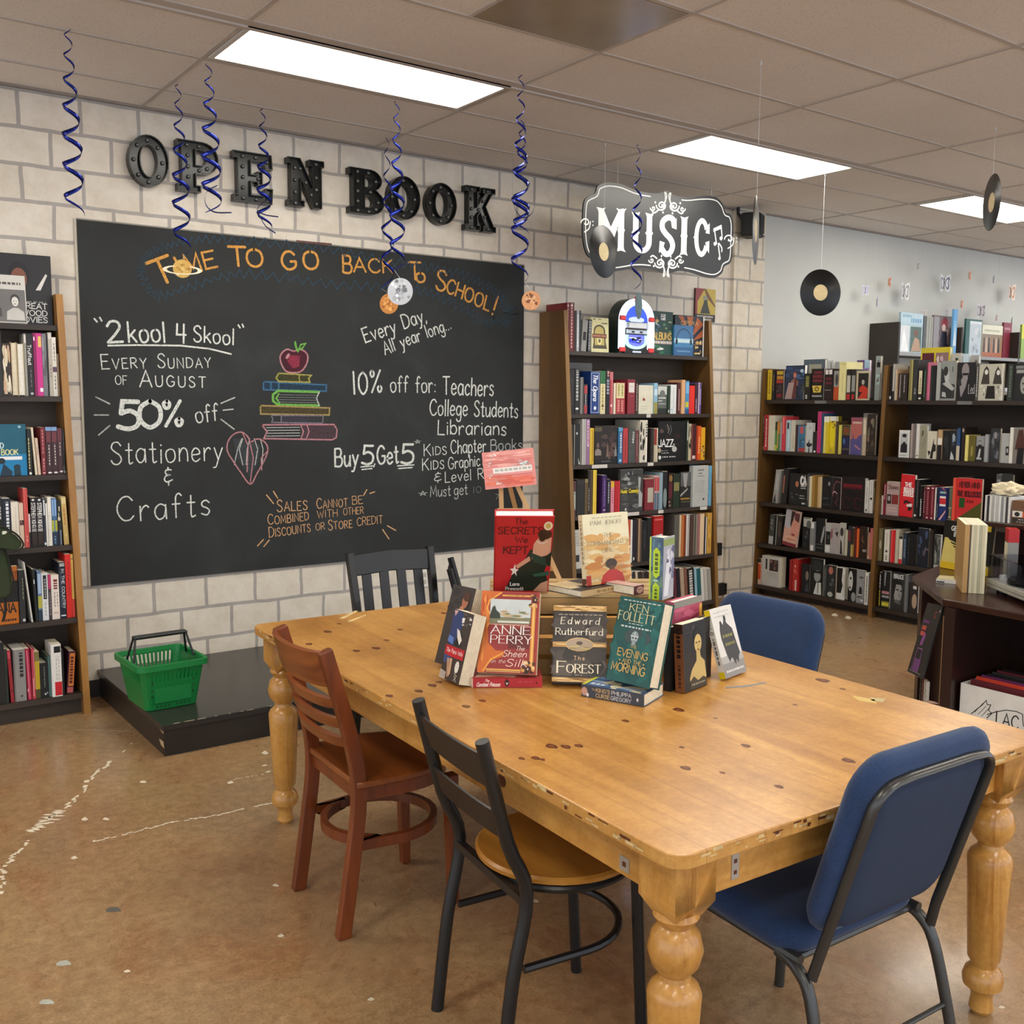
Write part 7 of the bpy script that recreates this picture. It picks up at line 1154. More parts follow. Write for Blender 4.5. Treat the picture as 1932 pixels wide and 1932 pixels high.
table_book('book','teal hardback The Evening and the Morning by Ken Follett',(1142,1280),(1224.5,1300),(1171.6,1123.5),TZ + .0355,.05,'#17544f',
    [('q',.0,1,.0,1,['#1a5c56','#134a46','#1f645e','#175049'],40),('e',.55,.55,.3,.1,'#3a4a48'),('q',.5,.98,.4,.98,['#1c5a56','#206862'],10),('t','KEN',.26,.68,.845,.085,'#e4d8a0',dict(w=.045,thick=.11,serif=.05)),('t','FOLLETT',.02 + .02,.86,.725,.1,'#e4d8a0',dict(w=.045,thick=.11,serif=.05)),('b',.955,.1,.95,.014,'#b8c8c0'),('b',.69,.3,.62,.01,'#b0c0bc'),('b',.645,.14,.82,.018,'#c0ccc8'),
     ('e',.49,.555,.085,.06,'#8a9a9a'),('r',.42,.56,.50,.55,'#a8b4b4'),('g',[(.44,.51),(.54,.51),(.53,.45),(.45,.45)],'#8a9a98'),('e',.46,.535,.016,.012,'#1a2a2a'),('e',.525,.535,.016,.012,'#1a2a2a'),('l',[(.40,.555),(.58,.555)],'#d0d8d8',.008),('l',[(.49,.61),(.49,.56)],'#d0d8d8',.008),
     ('t','THE',.44,.58,.415,.035,'#cdb06a',dict(w=.12)),('t','EVENING',.18,.86,.305,.085,'#cdaa60',dict(w=.13,gap=.12)),('t','AND THE',.32,.74,.235,.045,'#cdaa60',dict(w=.13)),('t','MORNING',.1,.86,.125,.095,'#cdaa60',dict(w=.13,gap=.12)),('e',.26,.255,.02,.008,'#cdaa60'),('e',.8,.255,.02,.008,'#cdaa60')])
table_book('book','big black leather-look book with ridged spine, behind the woman-portrait paperback',(1264,1305),(1341,1276),(1267,1184),TZ,.022,'#1e1c1c',[('r',.1,.97,.33,.335,'#0e0d0d'),('r',.1,.97,.63,.635,'#0e0d0d')],spine='#2a2828')
table_book('book','black paperback with portrait of a pale-shouldered woman, at the right of the display',(1292,1308),(1334,1292),(1287.6,1179),TZ,.030,'#1d1c1b',
    [('g',[(.28,.06),(.9,.04),(.98,.14),(.92,.38),(.75,.46),(.72,.55),(.56,.55),(.56,.42),(.34,.3),(.24,.18)],'#c8b070'),('g',[(.24,.02),(.98,.02),(.98,.12),(.84,.16),(.6,.12),(.42,.2),(.26,.14)],'#3c3826'),('e',.62,.78,.19,.1,'#151312'),('e',.64,.67,.16,.135,'#cdb470'),('g',[(.46,.74),(.56,.82),(.78,.81),(.82,.7),(.8,.84),(.62,.9),(.46,.84)],'#181412'),('e',.57,.685,.035,.012,'#2a2018'),('e',.70,.685,.035,.012,'#2a2018'),('l',[(.64,.68),(.63,.62)],'#8a7444',.008),('e',.64,.575,.045,.012,'#7a3c2c'),('l',[(.4,.94),(.44,.9),(.48,.95)],'#8a8880',.006),('b',.07,.3,.9,.022,'#a8a49a'),('b',.86,.06,.4,.006,'#5a5854')],hard=False,spine='#7a4a2c',spine_pr=[('r',0,1,0,1,'#8a5430'),('r',0,1,.86,1,'#3a2418'),('d',.5,.5,.95,.4,'#2a1a14'),('d',.5,.06,.4,.3,'#4a2c1c')])
M_pk = table_book('book','pink covered hardback with pale top, standing behind the woman-portrait paperback',(1270,1288),(1322,1268),(1272,1137),TZ,.032,'#b8506a',[('r',0,1,.92,1,'#8a8a80'),('q',.0,1,.5,.92,['#c8607a','#a83a58','#d88098'],14),('g',[(0,.62),(.9,.76),(.9,.8),(0,.67)],'#8a2444'),('r',.9,1,.5,.9,'#d8a040')],pages=page_w)
table_book('book','white and grey paperback with yellow corners leaning at the right end of the display',(1369.6,1281),(1409,1266),(1338,1151),TZ,.020,'#d4d2cc',
    [('r',.0,1,.0,.22,'#8a8884'),('r',0,1,.2,.3,'#a8a6a2'),('g',[(.3,.76),(.36,.8),(.42,.74),(.5,.8),(.52,.85),(.58,.84),(.6,.76),(.8,.66),(.85,.44),(.9,.3),(.82,.26),(.74,.16),(.66,.22),(.6,.14),(.5,.26),(.42,.24),(.36,.2),(.3,.3),(.22,.56),(.24,.68)],'#38342f'),('e',.34,.76,.05,.045,'#2a2622'),('e',.56,.83,.05,.045,'#2a2622'),('b',.56,.3,.76,.04,'#8a8444'),('b',.44,.34,.78,.04,'#8a8444'),('b',.93,.12,.8,.01,'#a8a6a0'),('b',.87,.12,.8,.01,'#a8a6a0'),('t','IRENE',.02,.02 + .01,.08,.001,'#dcdad6') if False else ('b',.07,.1,.9,.03,'#dcdad6')],hard=False,spine='#dcdad2',spine_pr=[('r',0,1,.9,1,'#d8c41c'),('r',0,1,0,.1,'#d8c41c'),('e',.5,.66,.3,.025,'#3a2a24'),('e',.5,.66,.18,.015,'#e0dcd4'),('d',.5,.2,.58,.3,'#6a6864'),('d',.5,.72,.86,.2,'#8a8884')])
# on top of the crate
table_book('book','red hardback The Secrets We Kept with a woman in a green dress, on the easel',(931,1117),(1034,1117),(934,974),ZC,.026,'#c01f2a',
    [('g',[(.2,.02),(.98,.02),(.98,.16),(.9,.3),(1.0,.55),(.93,.62),(.62,.58),(.5,.38),(.34,.26)],'#14261f'),('g',[(.66,.46),(.98,.52),(.98,.74),(.76,.74),(.68,.66)],'#d8a88c'),('g',[(.62,.55),(.98,.45),(.98,.36),(.7,.42)],'#1d4236'),('g',[(.62,.5),(.64,.44),(.42,.33),(.38,.37)],'#d4a286'),('g',[(.98,.0),(.98,.17),(.85,.13),(.72,.02)],'#cfa084'),('e',.86,.78,.12,.065,'#3a2418'),('e',.82,.74,.06,.05,'#2c1a12'),('l',[(.72,.7),(.8,.66),(.92,.69)],'#e8e4dc',.008),('g',[(.98,.3),(.7,.26),(.72,.22),(.98,.24)],'#2a5a48'),('g',[(.9,.5),(1,.56),(1,.36),(.92,.4)],'#10201a'),
     ('g',[(.37,.40),(.385,.33),(.44,.32),(.395,.29),(.41,.23),(.365,.275),(.31,.24),(.335,.295),(.28,.33),(.345,.335)],'#f0ece4'),('t','The',.34,.55,.905,.07,'#2a0e12',dict(w=.08,serif=.05)),('t','SECRETS',.06,.82,.785,.085,'#2a0e12',dict(w=.09,serif=.07)),('t','We',.36,.57,.675,.075,'#2a0e12',dict(w=.09,serif=.06)),('t','KEPT',.16,.58,.535,.09,'#2a0e12',dict(w=.09,serif=.07)),('t','Lara',.3,.46,.1,.045,'#ece8e0',dict(w=.18)),('t','Prescott',.22,.54,.035,.045,'#ece8e0',dict(w=.18)),('e',.905,.89,.075,.055,'#e8dcc0'),('e',.905,.89,.045,.033,'#c8b060')],pages=page_w)
# small easel: three legs, crossbars, ledge
esz = wood_mat('easel_pine','#bf9a60','#d9ba84',.5,2,1.0,8)
E0 = at_z(960,1100,ZC); e_mid = at_plane(968,1095,CO + cn * .17,cn); top_c = at_plane(960,905,CO + cn * .19,cn)
t = thing('table_easel','small wooden tabletop easel holding the red hardback and pink card','easel',(e_mid.x,e_mid.y,ZC)); TT = Matrix.Translation((-e_mid.x,-e_mid.y,-ZC))
def eleg(p_top,p_bot,d0,d1,nm):
    a = at_plane(*p_top,CO + cn * d0,cn); q = at_plane(*p_bot,CO + cn * d1,cn); q2 = a + (q - a) * ((a.z - ZC - .001) / (a.z - q.z)); b = MB(); b.bar([a,q2],.014,.012,esz,upv=-cn,M=TT); b.build(nm,t)
eleg((945,918),(950,1080),.13,.11,'front_leg'); eleg((975,914),(1050,1080),.13,.11,'front_leg'); eleg((961,914),(1003,1080),.145,.235,'back_leg')
for y,x0,x1 in ((964,938,998),(1072,934,1046)):
    a,q = at_plane(x0,y,CO + cn * .122,cn),at_plane(x1,y,CO + cn * .122,cn); b = MB(); b.bar([a,q],.008,.016,esz,upv=(0,0,1),M=TT); b.build('crossbar',t)
a,q = at_plane(930,1110,CO + cn * .095,cn),at_plane(1046,1108,CO + cn * .095,cn); a.z = q.z = ZC + .010; b = MB(); b.bar([a,q],.03,.012,esz,M=TT); b.build('ledge',t)
# pink card on top of the easel
pn = (-cn + Vector((0,0,.12))).normalized(); P_ = top_c + cn * -.085
cq = [at_plane(x,y,P_,pn) for x,y in ((916,924),(1013,914),(998,851),(904,855))]
u = (cq[1] - cq[0]); w = u.length; u.normalize(); v = (cq[3] - cq[0]); v = (v - u * v.dot(u)); h = v.length; v.normalize(); n = u.cross(v); Mc = frame(cq[0],u,-n,v)
sk = ((cq[3] - cq[0]).dot(u)) / w
b = MB(); b.box((0,0,0),(w,.003,h),cov('#d98a80'));
prints(b,[('q',.03,.97,.68,.97,['#e09a90','#d0786c','#e8aca0'],24),('q',.03,.97,.03,.34,['#d86a50','#e07c60','#c85c48'],24),('q',.03,.97,.34,.66,['#e8a89c','#e09890'],12),('r',.14,.93,.655,.67,'#c86a64'),('r',.14,.93,.325,.34,'#c8605a'),('r',.18,.94,.40,.55,'#e4dcd2'),('b',.45,.22,.92,.06,'#a8b0a8'),('q',.68,.9,.55,.7,['#c8d0cc','#e8e4dc','#8a9a98'],12),('l',[(.56,.57),(.8,.66)],'#b8c0bc',.012),('q',.08,.17,.6,.72,['#dcd4c8','#b0b8ac'],7),('q',.08,.17,.28,.42,['#dcd4c8','#b0b8ac'],7),('q',.16,.28,.86,.97,['#e8e0d4','#c0c8bc'],7),('q',.22,.33,.1,.22,['#e8e0d4','#c0b8ac'],7),('l',[(.14,.68),(.21,.88)],'#c0b8a8',.01),('l',[(.15,.3),(.28,.2)],'#c0a090',.01)],w,h)
o = b.build('sign_card'); o.matrix_world = Mc; tag(o,'pink painted card with white paper strips on top of the small easel','sign')
lying_book('tan spined paperback lying on the crate under the beige Kommandant novel',(1097,1127),(1191,1110),ZC,.15,.018,'#3a3430','#c0a478',[('b',.3,.3,.72,.4,'#9a7c50'),('e',.9,.5,.03,.25,'#5a4a34')],[('r',.0,.4,.3,1,'#c9b48a'),('r',.2,1,.0,.45,'#2e2a28')])
table_book('book',"beige Kommandant's Girl paperback with a boy in a red shirt seen from behind",(1107,1106),(1192,1094),(1098,972),ZC + .0185,.018,'#d0b98a',
    [('r',0,1,.62,1,'#d9d2b0'),('q',.0,1,.3,.72,['#d8c090','#cfa868','#dccca0','#c89a58'],26),('q',.0,1,.0,.4,['#c8924e','#b87a3c','#cfa060'],24),('e',.56,.28,.13,.07,'#3c2a18'),('r',.52,.62,.18,.25,'#5a3a20'),('g',[(.3,.0),(.84,.0),(.8,.12),(.66,.19),(.5,.19),(.36,.12)],'#b02a22'),('r',.0,.1,.0,.14,'#a83028'),('t','PAM JENOFF',.16,.86,.845,.055,'#6a6452',dict(w=.05,thick=.12,serif=.05)),('t','THE',.42,.64,.665,.055,'#7a7058',dict(w=.05,thick=.12,serif=.05)),("t","KOMMANDANT'S",.06,.97,.555,.055,'#7a6c50',dict(w=.05,thick=.12,serif=.04)),('t','GIRL',.36,.62,.45,.055,'#7a6c50',dict(w=.05,thick=.12,serif=.05)),('b',.94,.2,.85,.01,'#a09a80')],hard=False,spine='#d6cca8',spine_pr=[('d',.5,.3,.92,.3,'#8a8268'),('r',0,1,0,.1,'#5a2a24')])
table_book('book','lime green and blue patterned book standing on the right end of the crate',(1249,1133),(1270,1125),(1252,1015),ZC,.042,'#a8aab4',[('r',0,1,.86,.97,'#8a9a5a'),('g',[(.1,.05),(.5,.05),(.7,.5),(.5,.8),(.3,.6)],'#d8dae0'),('q',.3,1,.3,.85,['#7a7c98','#5a5a78','#c8cad4'],12)],hard=True,spine='#4a6478',spine_pr=[('q',.0,1,.0,1,['#3a5470','#5a7a88','#6a8a6a'],24),('r',.0,.12,0,1,'#b8cc3a'),('g',[(.28,.4),(.28,.78),(.5,.84),(.78,.78),(.78,.4),(.5,.34)],'#b4d020'),('d',.53,.43,.76,.24,'#4a5a20'),('g',[(.28,.0),(.28,.22),(.5,.28),(.78,.22),(.78,.0)],'#b4d020'),('d',.53,.02,.2,.2,'#4a5a20'),('e',.5,.31,.2,.02,'#a8c8a8')])
lying_book('maroon paperback with pale face on its edge, lying right on the crate top',(1196,1123),(1214,1119),ZC,.12,.026,'#5a2428','#5a2028',[('e',.6,.5,.35,.4,'#cfa490'),('e',.5,.55,.06,.06,'#3a2420'),('e',.72,.55,.06,.06,'#3a2420')],[('r',0,1,0,1,'#c8a49a')])
# ================================================================== MARQUEE LETTERS
mk = mat('#171817',.28,metal=.35,var=.15,scale=9); mk_in = mat('#1f2120',.22,metal=.5,var=.2,scale=6); bulb_m = mat('#6d6f6e',.12,metal=.5,var=0)
def loops_O(): return [ell(.42,.5,.40,.5,30),ell(.42,.5,.17,.31,26)[::-1]],[(.42 + .285 * math.cos(a),.5 + .405 * math.sin(a)) for a in [PI / 2 + i * PI / 4 for i in range(8)]]
def loops_P():
    o = [(0,0),(.42,0),(.42,.14),(.34,.14),(.34,.36),(.46,.36)] + [(.46 + .30 * math.cos(a),.68 + .32 * math.sin(a)) for a in [-PI / 2 + i * PI / 12 for i in range(13)]] + [(0,1),(0,.86),(.08,.86),(.08,.14),(0,.14)]
    h = [(.34,.54),(.34,.84),(.44,.84)] + [(.44 + .10 * math.cos(a),.69 + .15 * math.sin(a)) for a in [PI / 2 - i * PI / 8 for i in range(1,8)]] + [(.44,.54)]
    return [o,h],[(.21,.07),(.21,.3),(.21,.5),(.21,.72),(.2,.92),(.42,.92),(.6,.82),(.64,.66),(.56,.5),(.42,.45)]
def loops_B():
    o = [(0,0),(.46,0)] + [(.46 + .30 * math.cos(a),.28 + .28 * math.sin(a)) for a in [-PI / 2 + i * PI / 10 for i in range(1,9)]] + [(.62,.53)] + [(.44 + .27 * math.cos(a),.76 + .24 * math.sin(a)) for a in [-PI / 3 + i * PI / 10 for i in range(9)]] + [(0,1),(0,.86),(.08,.86),(.08,.14),(0,.14)]
    h1 = [(.33,.15),(.33,.42),(.44,.42)] + [(.44 + .09 * math.cos(a),.285 + .135 * math.sin(a)) for a in [PI / 2 - i * PI / 8 for i in range(1,8)]] + [(.44,.15)]
    h2 = [(.33,.60),(.33,.85),(.42,.85)] + [(.42 + .08 * math.cos(a),.725 + .125 * math.sin(a)) for a in [PI / 2 - i * PI / 8 for i in range(1,8)]] + [(.42,.60)]
    return [o,h1,h2],[(.2,.07),(.2,.28),(.2,.5),(.2,.72),(.2,.93),(.44,.93),(.6,.76),(.48,.51),(.65,.3),(.6,.14),(.44,.07)]
def loops_E():
    o = [(0,0),(.74,0),(.76,.32),(.62,.32),(.58,.16),(.34,.16),(.34,.42),(.46,.42),(.46,.36),(.56,.36),(.56,.64),(.46,.64),(.46,.57),(.34,.57),(.34,.84),(.58,.84),(.62,.70),(.76,.70),(.74,1),(0,1),(0,.86),(.08,.86),(.08,.14),(0,.14)]
    return [o],[(.2,.08),(.2,.29),(.2,.5),(.2,.71),(.2,.92),(.45,.92),(.67,.86),(.45,.08),(.67,.14),(.5,.5)]
def loops_N():
    o = [(0,0),(.36,0),(.36,.13),(.29,.13),(.29,.56),(.58,0),(.76,0),(.76,.87),(.82,.87),(.82,1),(.48,1),(.48,.87),(.55,.87),(.55,.46),(.28,1),(0,1),(0,.87),(.07,.87),(.07,.13),(0,.13)]
    return [o],[(.18,.07),(.18,.3),(.18,.55),(.18,.8),(.3,.8),(.42,.52),(.54,.28),(.66,.1),(.66,.4),(.66,.65),(.66,.93)]
def loops_K():
    o = [(0,0),(.40,0),(.40,.13),(.33,.13),(.33,.34),(.40,.42),(.54,.13),(.48,.13),(.48,0),(.84,0),(.84,.13),(.78,.13),(.56,.57),(.74,.87),(.82,.87),(.82,1),(.47,1),(.47,.87),(.53,.87),(.33,.56),(.33,.87),(.40,.87),(.40,1),(0,1),(0,.87),(.08,.87),(.08,.13),(0,.13)]
    return [o],[(.2,.07),(.2,.3),(.2,.5),(.2,.72),(.2,.93),(.4,.5),(.52,.7),(.64,.93),(.56,.34),(.66,.07)]
LOOPS = dict(O=loops_O,P=loops_P,E=loops_E,N=loops_N,B=loops_B,K=loops_K)
MD = .055
def marquee(ch,px,which):
    """px: left, right, top, bottom of the letter in the photo, on the letter's front plane"""
    x0,x1,y0,y1 = px; F = WY - MD; xm,ym = (x0 + x1) / 2,(y0 + y1) / 2
    l,r_ = at_y(x0,ym,F).x,at_y(x1,ym,F).x; zt,zb = at_y(xm,y0,F).z,at_y(xm,y1,F).z
    t = thing('marquee_letter',which,'letter',(l,WY - .0012,zb),0,'black marquee letters spelling OPEN BOOK')
    loops,bulbs = LOOPS[ch](); mw = max(p[0] for p in loops[0]); S = lambda P: [(p[0] / mw * (r_ - l),p[1] * (zt - zb)) for p in P]
    Q = Matrix(((1,0,0,0),(0,0,-1,0),(0,1,0,0),(0,0,0,1))); L2 = [S(L) for L in loops]
    b = MB(); b.prism(L2,0,MD - .022,mk_in,Q); b.build('tray',t)
    b = MB()
    for L in L2:   # upright rim along every outline
        n = len(L); a = sum(L[i][0] * L[(i + 1) % n][1] - L[(i + 1) % n][0] * L[i][1] for i in range(n)); sgn = 1 if a > 0 else -1
        hole = L is not L2[0]; k = -1 if hole else 1
        ins = []
        for i in range(n):
            p0,p1,p2 = Vector(L[i - 1]),Vector(L[i]),Vector(L[(i + 1) % n]); d1 = (p1 - p0).normalized(); d2 = (p2 - p1).normalized(); n1 = Vector((-d1.y,d1.x)) * sgn * k; n2 = Vector((-d2.y,d2.x)) * sgn * k
            m_ = n1 + n2; m_ = m_.normalized() if m_.length > .2 else n1; c = max(.5,m_.dot(n1)); ins.append(tuple(p1 + m_ * (.005 / c)))
        out = [tuple(p) for p in L]
        if hole: out,ins = ins,out     # hole rim sits outside the opening
        b.prism([out,ins[::-1] if (sum(1 for _ in ins)) else ins],MD - .0225,MD,mk,Q)
    b.build('rim',t)
    for x,z in S(bulbs):
        bb = MB(); bb.sphere((x,-(MD - .018),z),.011,bulb_m,5); bb.build('bulb',t,smooth=True)
for ch,px,lab in (('O',(241,319,254,351),'first black marquee letter O, of OPEN'),('P',(335,413,267,363),'black marquee letter P of OPEN'),('E',(441,515,288,382),'black marquee letter E of OPEN'),('N',(544,612,300,391),'black marquee letter N of OPEN'),('B',(660,725,319,404),'black marquee letter B of BOOK'),('O',(732,793,332,414),'black marquee letter O beside the B of BOOK'),('O',(804,862,345,424),'black marquee letter O beside the K of BOOK'),('K',(879,936,353,436),'black marquee letter K of BOOK')): marquee(ch,px,lab)

# ================================================================== MUSIC SIGN
SY = 4.90
def spt(x,y): p = at_y(x,y,SY - .013); return p.x,p.z
t = thing('music_sign','black shaped MUSIC sign hanging on clear lines above the middle bookcase','sign',(0,SY,0)); sx0,sz0 = spt(1243,434); t.location = (sx0,SY,sz0)
Q = Matrix(((1,0,0,-sx0),(0,0,-1,0),(0,1,0,-sz0),(0,0,0,1)))
def SP(x,y): return spt(1080 + x / 3.45,260 + y / 3.45)   # from zoomed crop coordinates
outl = [SP(*p) for p in ((68,560),(75,430),(100,385),(150,360),(165,315),(215,292),(270,292),(330,305),(400,335),(480,355),(560,360),(615,342),(660,370),(740,385),(830,378),(900,378),(950,395),(985,440),(1000,485),(1030,500),(1048,560),(1045,680),(1042,760),(1028,815),(990,838),(975,880),(930,910),(870,905),(790,880),(700,865),(620,885),(560,865),(480,850),(400,850),(330,862),(260,868),(190,845),(160,800),(110,775),(82,720),(70,640))]
outl = [(p.x,p.y) for p in smooth_path([(a,c,0) for a,c in outl],3,True)][::-1]
blackb = mat('#232629',.35,var=.25,scale=3)
b = MB(); b.prism(outl,0,.012,blackb,Q); b.build('panel',t)
wh = mat('#dedfda',.5,var=.04); cx = sum(p[0] for p in outl) / len(outl); cz = sum(p[1] for p in outl) / len(outl)
Qp = Q @ Matrix.Translation((0,0,.0125))
inner = []
n_ = len(outl)
for i in range(n_):
    p = Vector(outl[i]); d = (Vector(outl[(i + 2) % n_]) - Vector(outl[i - 2])).normalized(); inner.append(tuple(p + Vector((-d.y,d.x)) * .022))
b = MB(); bx = [(p,q) for p,q in zip(inner,inner[1:] + inner[:1])]
cut = [SP(615,400),SP(610,830)]
run = [];
for p in inner + inner[:1]:
    if min(math.hypot(p[0] - c[0],p[1] - c[1]) for c in cut) < .13 or p[0] < spt(1103,430)[0] or p[0] > spt(1381,450)[0]:
        if len(run) > 1: ribbon(b,run,.007,wh,Qp)
        run = []
    else: run.append(p)
if len(run) > 1: ribbon(b,run,.007,wh,Qp)
b.build('border_line',t)
def letter(ch,px,polys,holes=()):
    """fat flared western letter given as polygons in a unit box mapped to four photo corners"""
    x0,x1,yt0,yb0,yt1,yb1 = px; a,c,d,e = SP(x0,yt0),SP(x0,yb0),SP(x1,yt1),SP(x1,yb1)
    b = MB()
    for P in polys:
        pts = [(a[0] + (d[0] - a[0]) * x,(c[1] + (e[1] - c[1]) * x) * (1 - y) + (a[1] + (d[1] - a[1]) * x) * y) for x,y in P]; b.flat(pts,wh,Qp @ Matrix.Translation((0,0,.00001 * len(b.f))))
    b.build('letter',t)
def flare(x0,x1,y0,y1,f=.06,spur=.03):
    m = (y0 + y1) / 2; return [(x0 - f,y0),(x0 - f * .2,y0 + .06),(x0,y0 + .12),(x0,m - .05),(x0 - spur,m),(x0,m + .05),(x0,y1 - .12),(x0 - f * .2,y1 - .06),(x0 - f,y1),((x0 + x1) / 2,y1 - .035),(x1 + f,y1),(x1 + f * .2,y1 - .06),(x1,y1 - .12),(x1,m + .05),(x1 + spur,m),(x1,m - .05),(x1,y0 + .12),(x1 + f * .2,y0 + .06),(x1 + f,y0),((x0 + x1) / 2,y0 + .035)]
letter('M',(155,350,450,740,460,745),[flare(.08,.24,0,1,.08),flare(.74,.94,0,1,.08),[(.04,1),(.24,.97),(.52,.52),(.5,.3),(.4,.3)],[(.5,.3),(.48,.55),(.76,.97),(.92,1),(.6,.3)]])
def ringpart(cx_,cy_,rx,ry,tx,ty,a0,a1,n=20):
    return [(cx_ + rx * math.cos(a0 + (a1 - a0) * i / n),cy_ + ry * math.sin(a0 + (a1 - a0) * i / n)) for i in range(n + 1)] + [(cx_ + (rx - tx) * math.cos(a1 - (a1 - a0) * i / n),cy_ + (ry - ty) * math.sin(a1 - (a1 - a0) * i / n)) for i in range(n + 1)]
letter('U',(385,530,480,750,490,755),[[(0,1),(.14,.97),(.38,1),(.32,.9),(.32,.55),(.38,.5),(.32,.45),(.32,.28),(.08,.28),(.08,.45),(.02,.5),(.08,.55),(.08,.9)],[(.62,1),(.84,.97),(1,1),(.93,.9),(.93,.55),(.99,.5),(.93,.45),(.93,.28),(.69,.28),(.69,.45),(.63,.5),(.69,.55),(.69,.9)],ringpart(.505,.29,.425,.29,.24,.13,PI,2 * PI)])
sS = [(p.x,p.y) for p in smooth_path([(.86,.74,0),(.78,.9,0),(.5,.94,0),(.22,.84,0),(.2,.68,0),(.4,.55,0),(.68,.42,0),(.8,.26,0),(.66,.1,0),(.4,.07,0),(.18,.2,0)],5)]
def fat(P,w0): # constant weight stroke polygon in unit box
    L,Rr = [],[]
    for i,p in enumerate(P):
        q0 = P[max(0,i - 1)]; q1 = P[min(len(P) - 1,i + 1)]; d = Vector((q1[0] - q0[0],(q1[1] - q0[1]) * 2)).normalized(); nn = Vector((-d.y,d.x)); L.append((p[0] + nn.x * w0,p[1] + nn.y * w0 * .5)); Rr.append((p[0] - nn.x * w0,p[1] - nn.y * w0 * .5))
    return L + Rr[::-1]
letter('S',(565,680,500,775,505,775),[fat(sS,.14),[(.72,.7),(1,.66),(.98,.94),(.86,.86)],[(.02,.1),(.06,.38),(.34,.34),(.2,.12)]])
letter('I',(705,755,510,765,512,768),[flare(.14,.86,0,1,.18,.1)])
letter('C',(795,895,520,775,525,778),[ringpart(.5,.5,.48,.5,.26,.14,.55,2 * PI - .55,26),[(.74,.62),(1,.60),(1.0,.88),(.86,.82)],[(.74,.38),(1,.42),(1.0,.10),(.84,.2)],[(-.05,.5),(.06,.45),(.06,.55)]])
b = MB()
def dot(x,y,rx,ry): c = SP(x,y); b.flat(ell(c[0],c[1],rx / 3.45 * .0028,ry / 3.45 * .0028,14),wh,Qp)
def stroke(P,wd=.012,close=False): ribbon(b,[(p.x,p.y) for p in smooth_path([SP(*p) + (0,) for p in P],4)],wd,wh,Qp)
dot(928,690,16,16); dot(967,655,16,16); dot(957,785,14,14)
for P in ([(938,690),(925,600)],[(975,655),(968,570)]): stroke(P,.010)
b.flat([SP(918,590),SP(918,612),SP(970,592),SP(970,566)],wh,Qp); stroke([(962,785),(950,690),(972,715),(972,740)],.010); b.build('music_notes',t)
def spiral(cx_,cy_,r,turns,s=1,ph=0):
    return [(cx_ + s * r * (1 - i / 30) * math.cos(ph + turns * 2 * PI * i / 30),cy_ + r * (1 - i / 30) * math.sin(ph + turns * 2 * PI * i / 30)) for i in range(28)]
for nm,cx_,cy_,s,up in (('top',580,440,-1,-1),('top',662,445,1,-1),('bottom',570,815,-1,1),('bottom',650,818,1,1)):
    b = MB(); stroke(spiral(cx_,cy_,34,1.9,s),.010); stroke([(cx_ - s * 12,cy_ - up * 0),(cx_ - s * 26,cy_ + up * 40),(cx_ - s * 22,cy_ + up * 85),(cx_ - s * 34,cy_ + up * 60),(cx_ - s * 8,cy_ - up * 30)],.008); stroke(spiral(cx_ + s * 55,cy_ - 18 * up,18,1.2,s),.009); stroke([(cx_ + s * 20,cy_ - up * 30),(cx_ + s * 45,cy_ - up * 48),(cx_ + s * 60,cy_ - up * 40)],.010); dot(cx_ + s * 40,cy_ + up * 20,9,9); dot(cx_ - s * 10,cy_ - up * 46,9,9); b.build('clef_ornament',t)
for cx_,cy_,s in ((88,565,1),(1022,672,1)):
    b = MB(); stroke(spiral(cx_,cy_ - 12,32,1.1,s,PI),.009); stroke([(cx_ + 30,cy_ - 20),(cx_ + 20,cy_ + 25),(cx_ - 10,cy_ + 48)],.008); dot(cx_ + 46,cy_ - 20,6,6); dot(cx_ + 46,cy_ + 4,6,6); dot(cx_ - 5,cy_ - 5,9,9); b.build('bass_clef',t)
line_m = mat('#c9ccd0',.2,var=0)
for x,y in ((1165,350),(1342,372)):
    p = at_y(x,y + 14,SY); b = MB(); b.tube([(p.x - sx0,.0,p.z - sz0 - .005),(p.x - sx0,.0,CEIL - sz0 - .001)],.0012,line_m,5); b.build('hanging_line',t)

# ================================================================== THINGS HANGING FROM THE CEILING
vin = mat('#0c0c0d',.22,var=.1,scale=30); lbl = mat('#cdb98a',.6,var=.08,scale=40)
def vinyl_mat():
    s = NT('vinyl'); tc = s.n('TexCoord'); sp = s.n('SeparateXYZ'); s.l(tc.outputs['Object'],sp.inputs[0])
    r_ = s.math('SQRT',s.math('ADD',s.math('MULTIPLY',sp.outputs[0],sp.outputs[0]),s.math('MULTIPLY',sp.outputs[1],sp.outputs[1])))
    w_ = s.math('SINE',s.math('MULTIPLY',r_,2600.0)); bp = s.n('Bump',Strength=.12,Distance=.001); s.l(w_,bp.inputs['Height']); s.l(bp.outputs[0],s.b.inputs['Normal'])
    s.b.inputs['Base Color'].default_value = lin('#060607'); s.b.inputs['Roughness'].default_value = .28; s.b.inputs['Specular IOR Level'].default_value = .35; return s.m
VM = vinyl_mat()
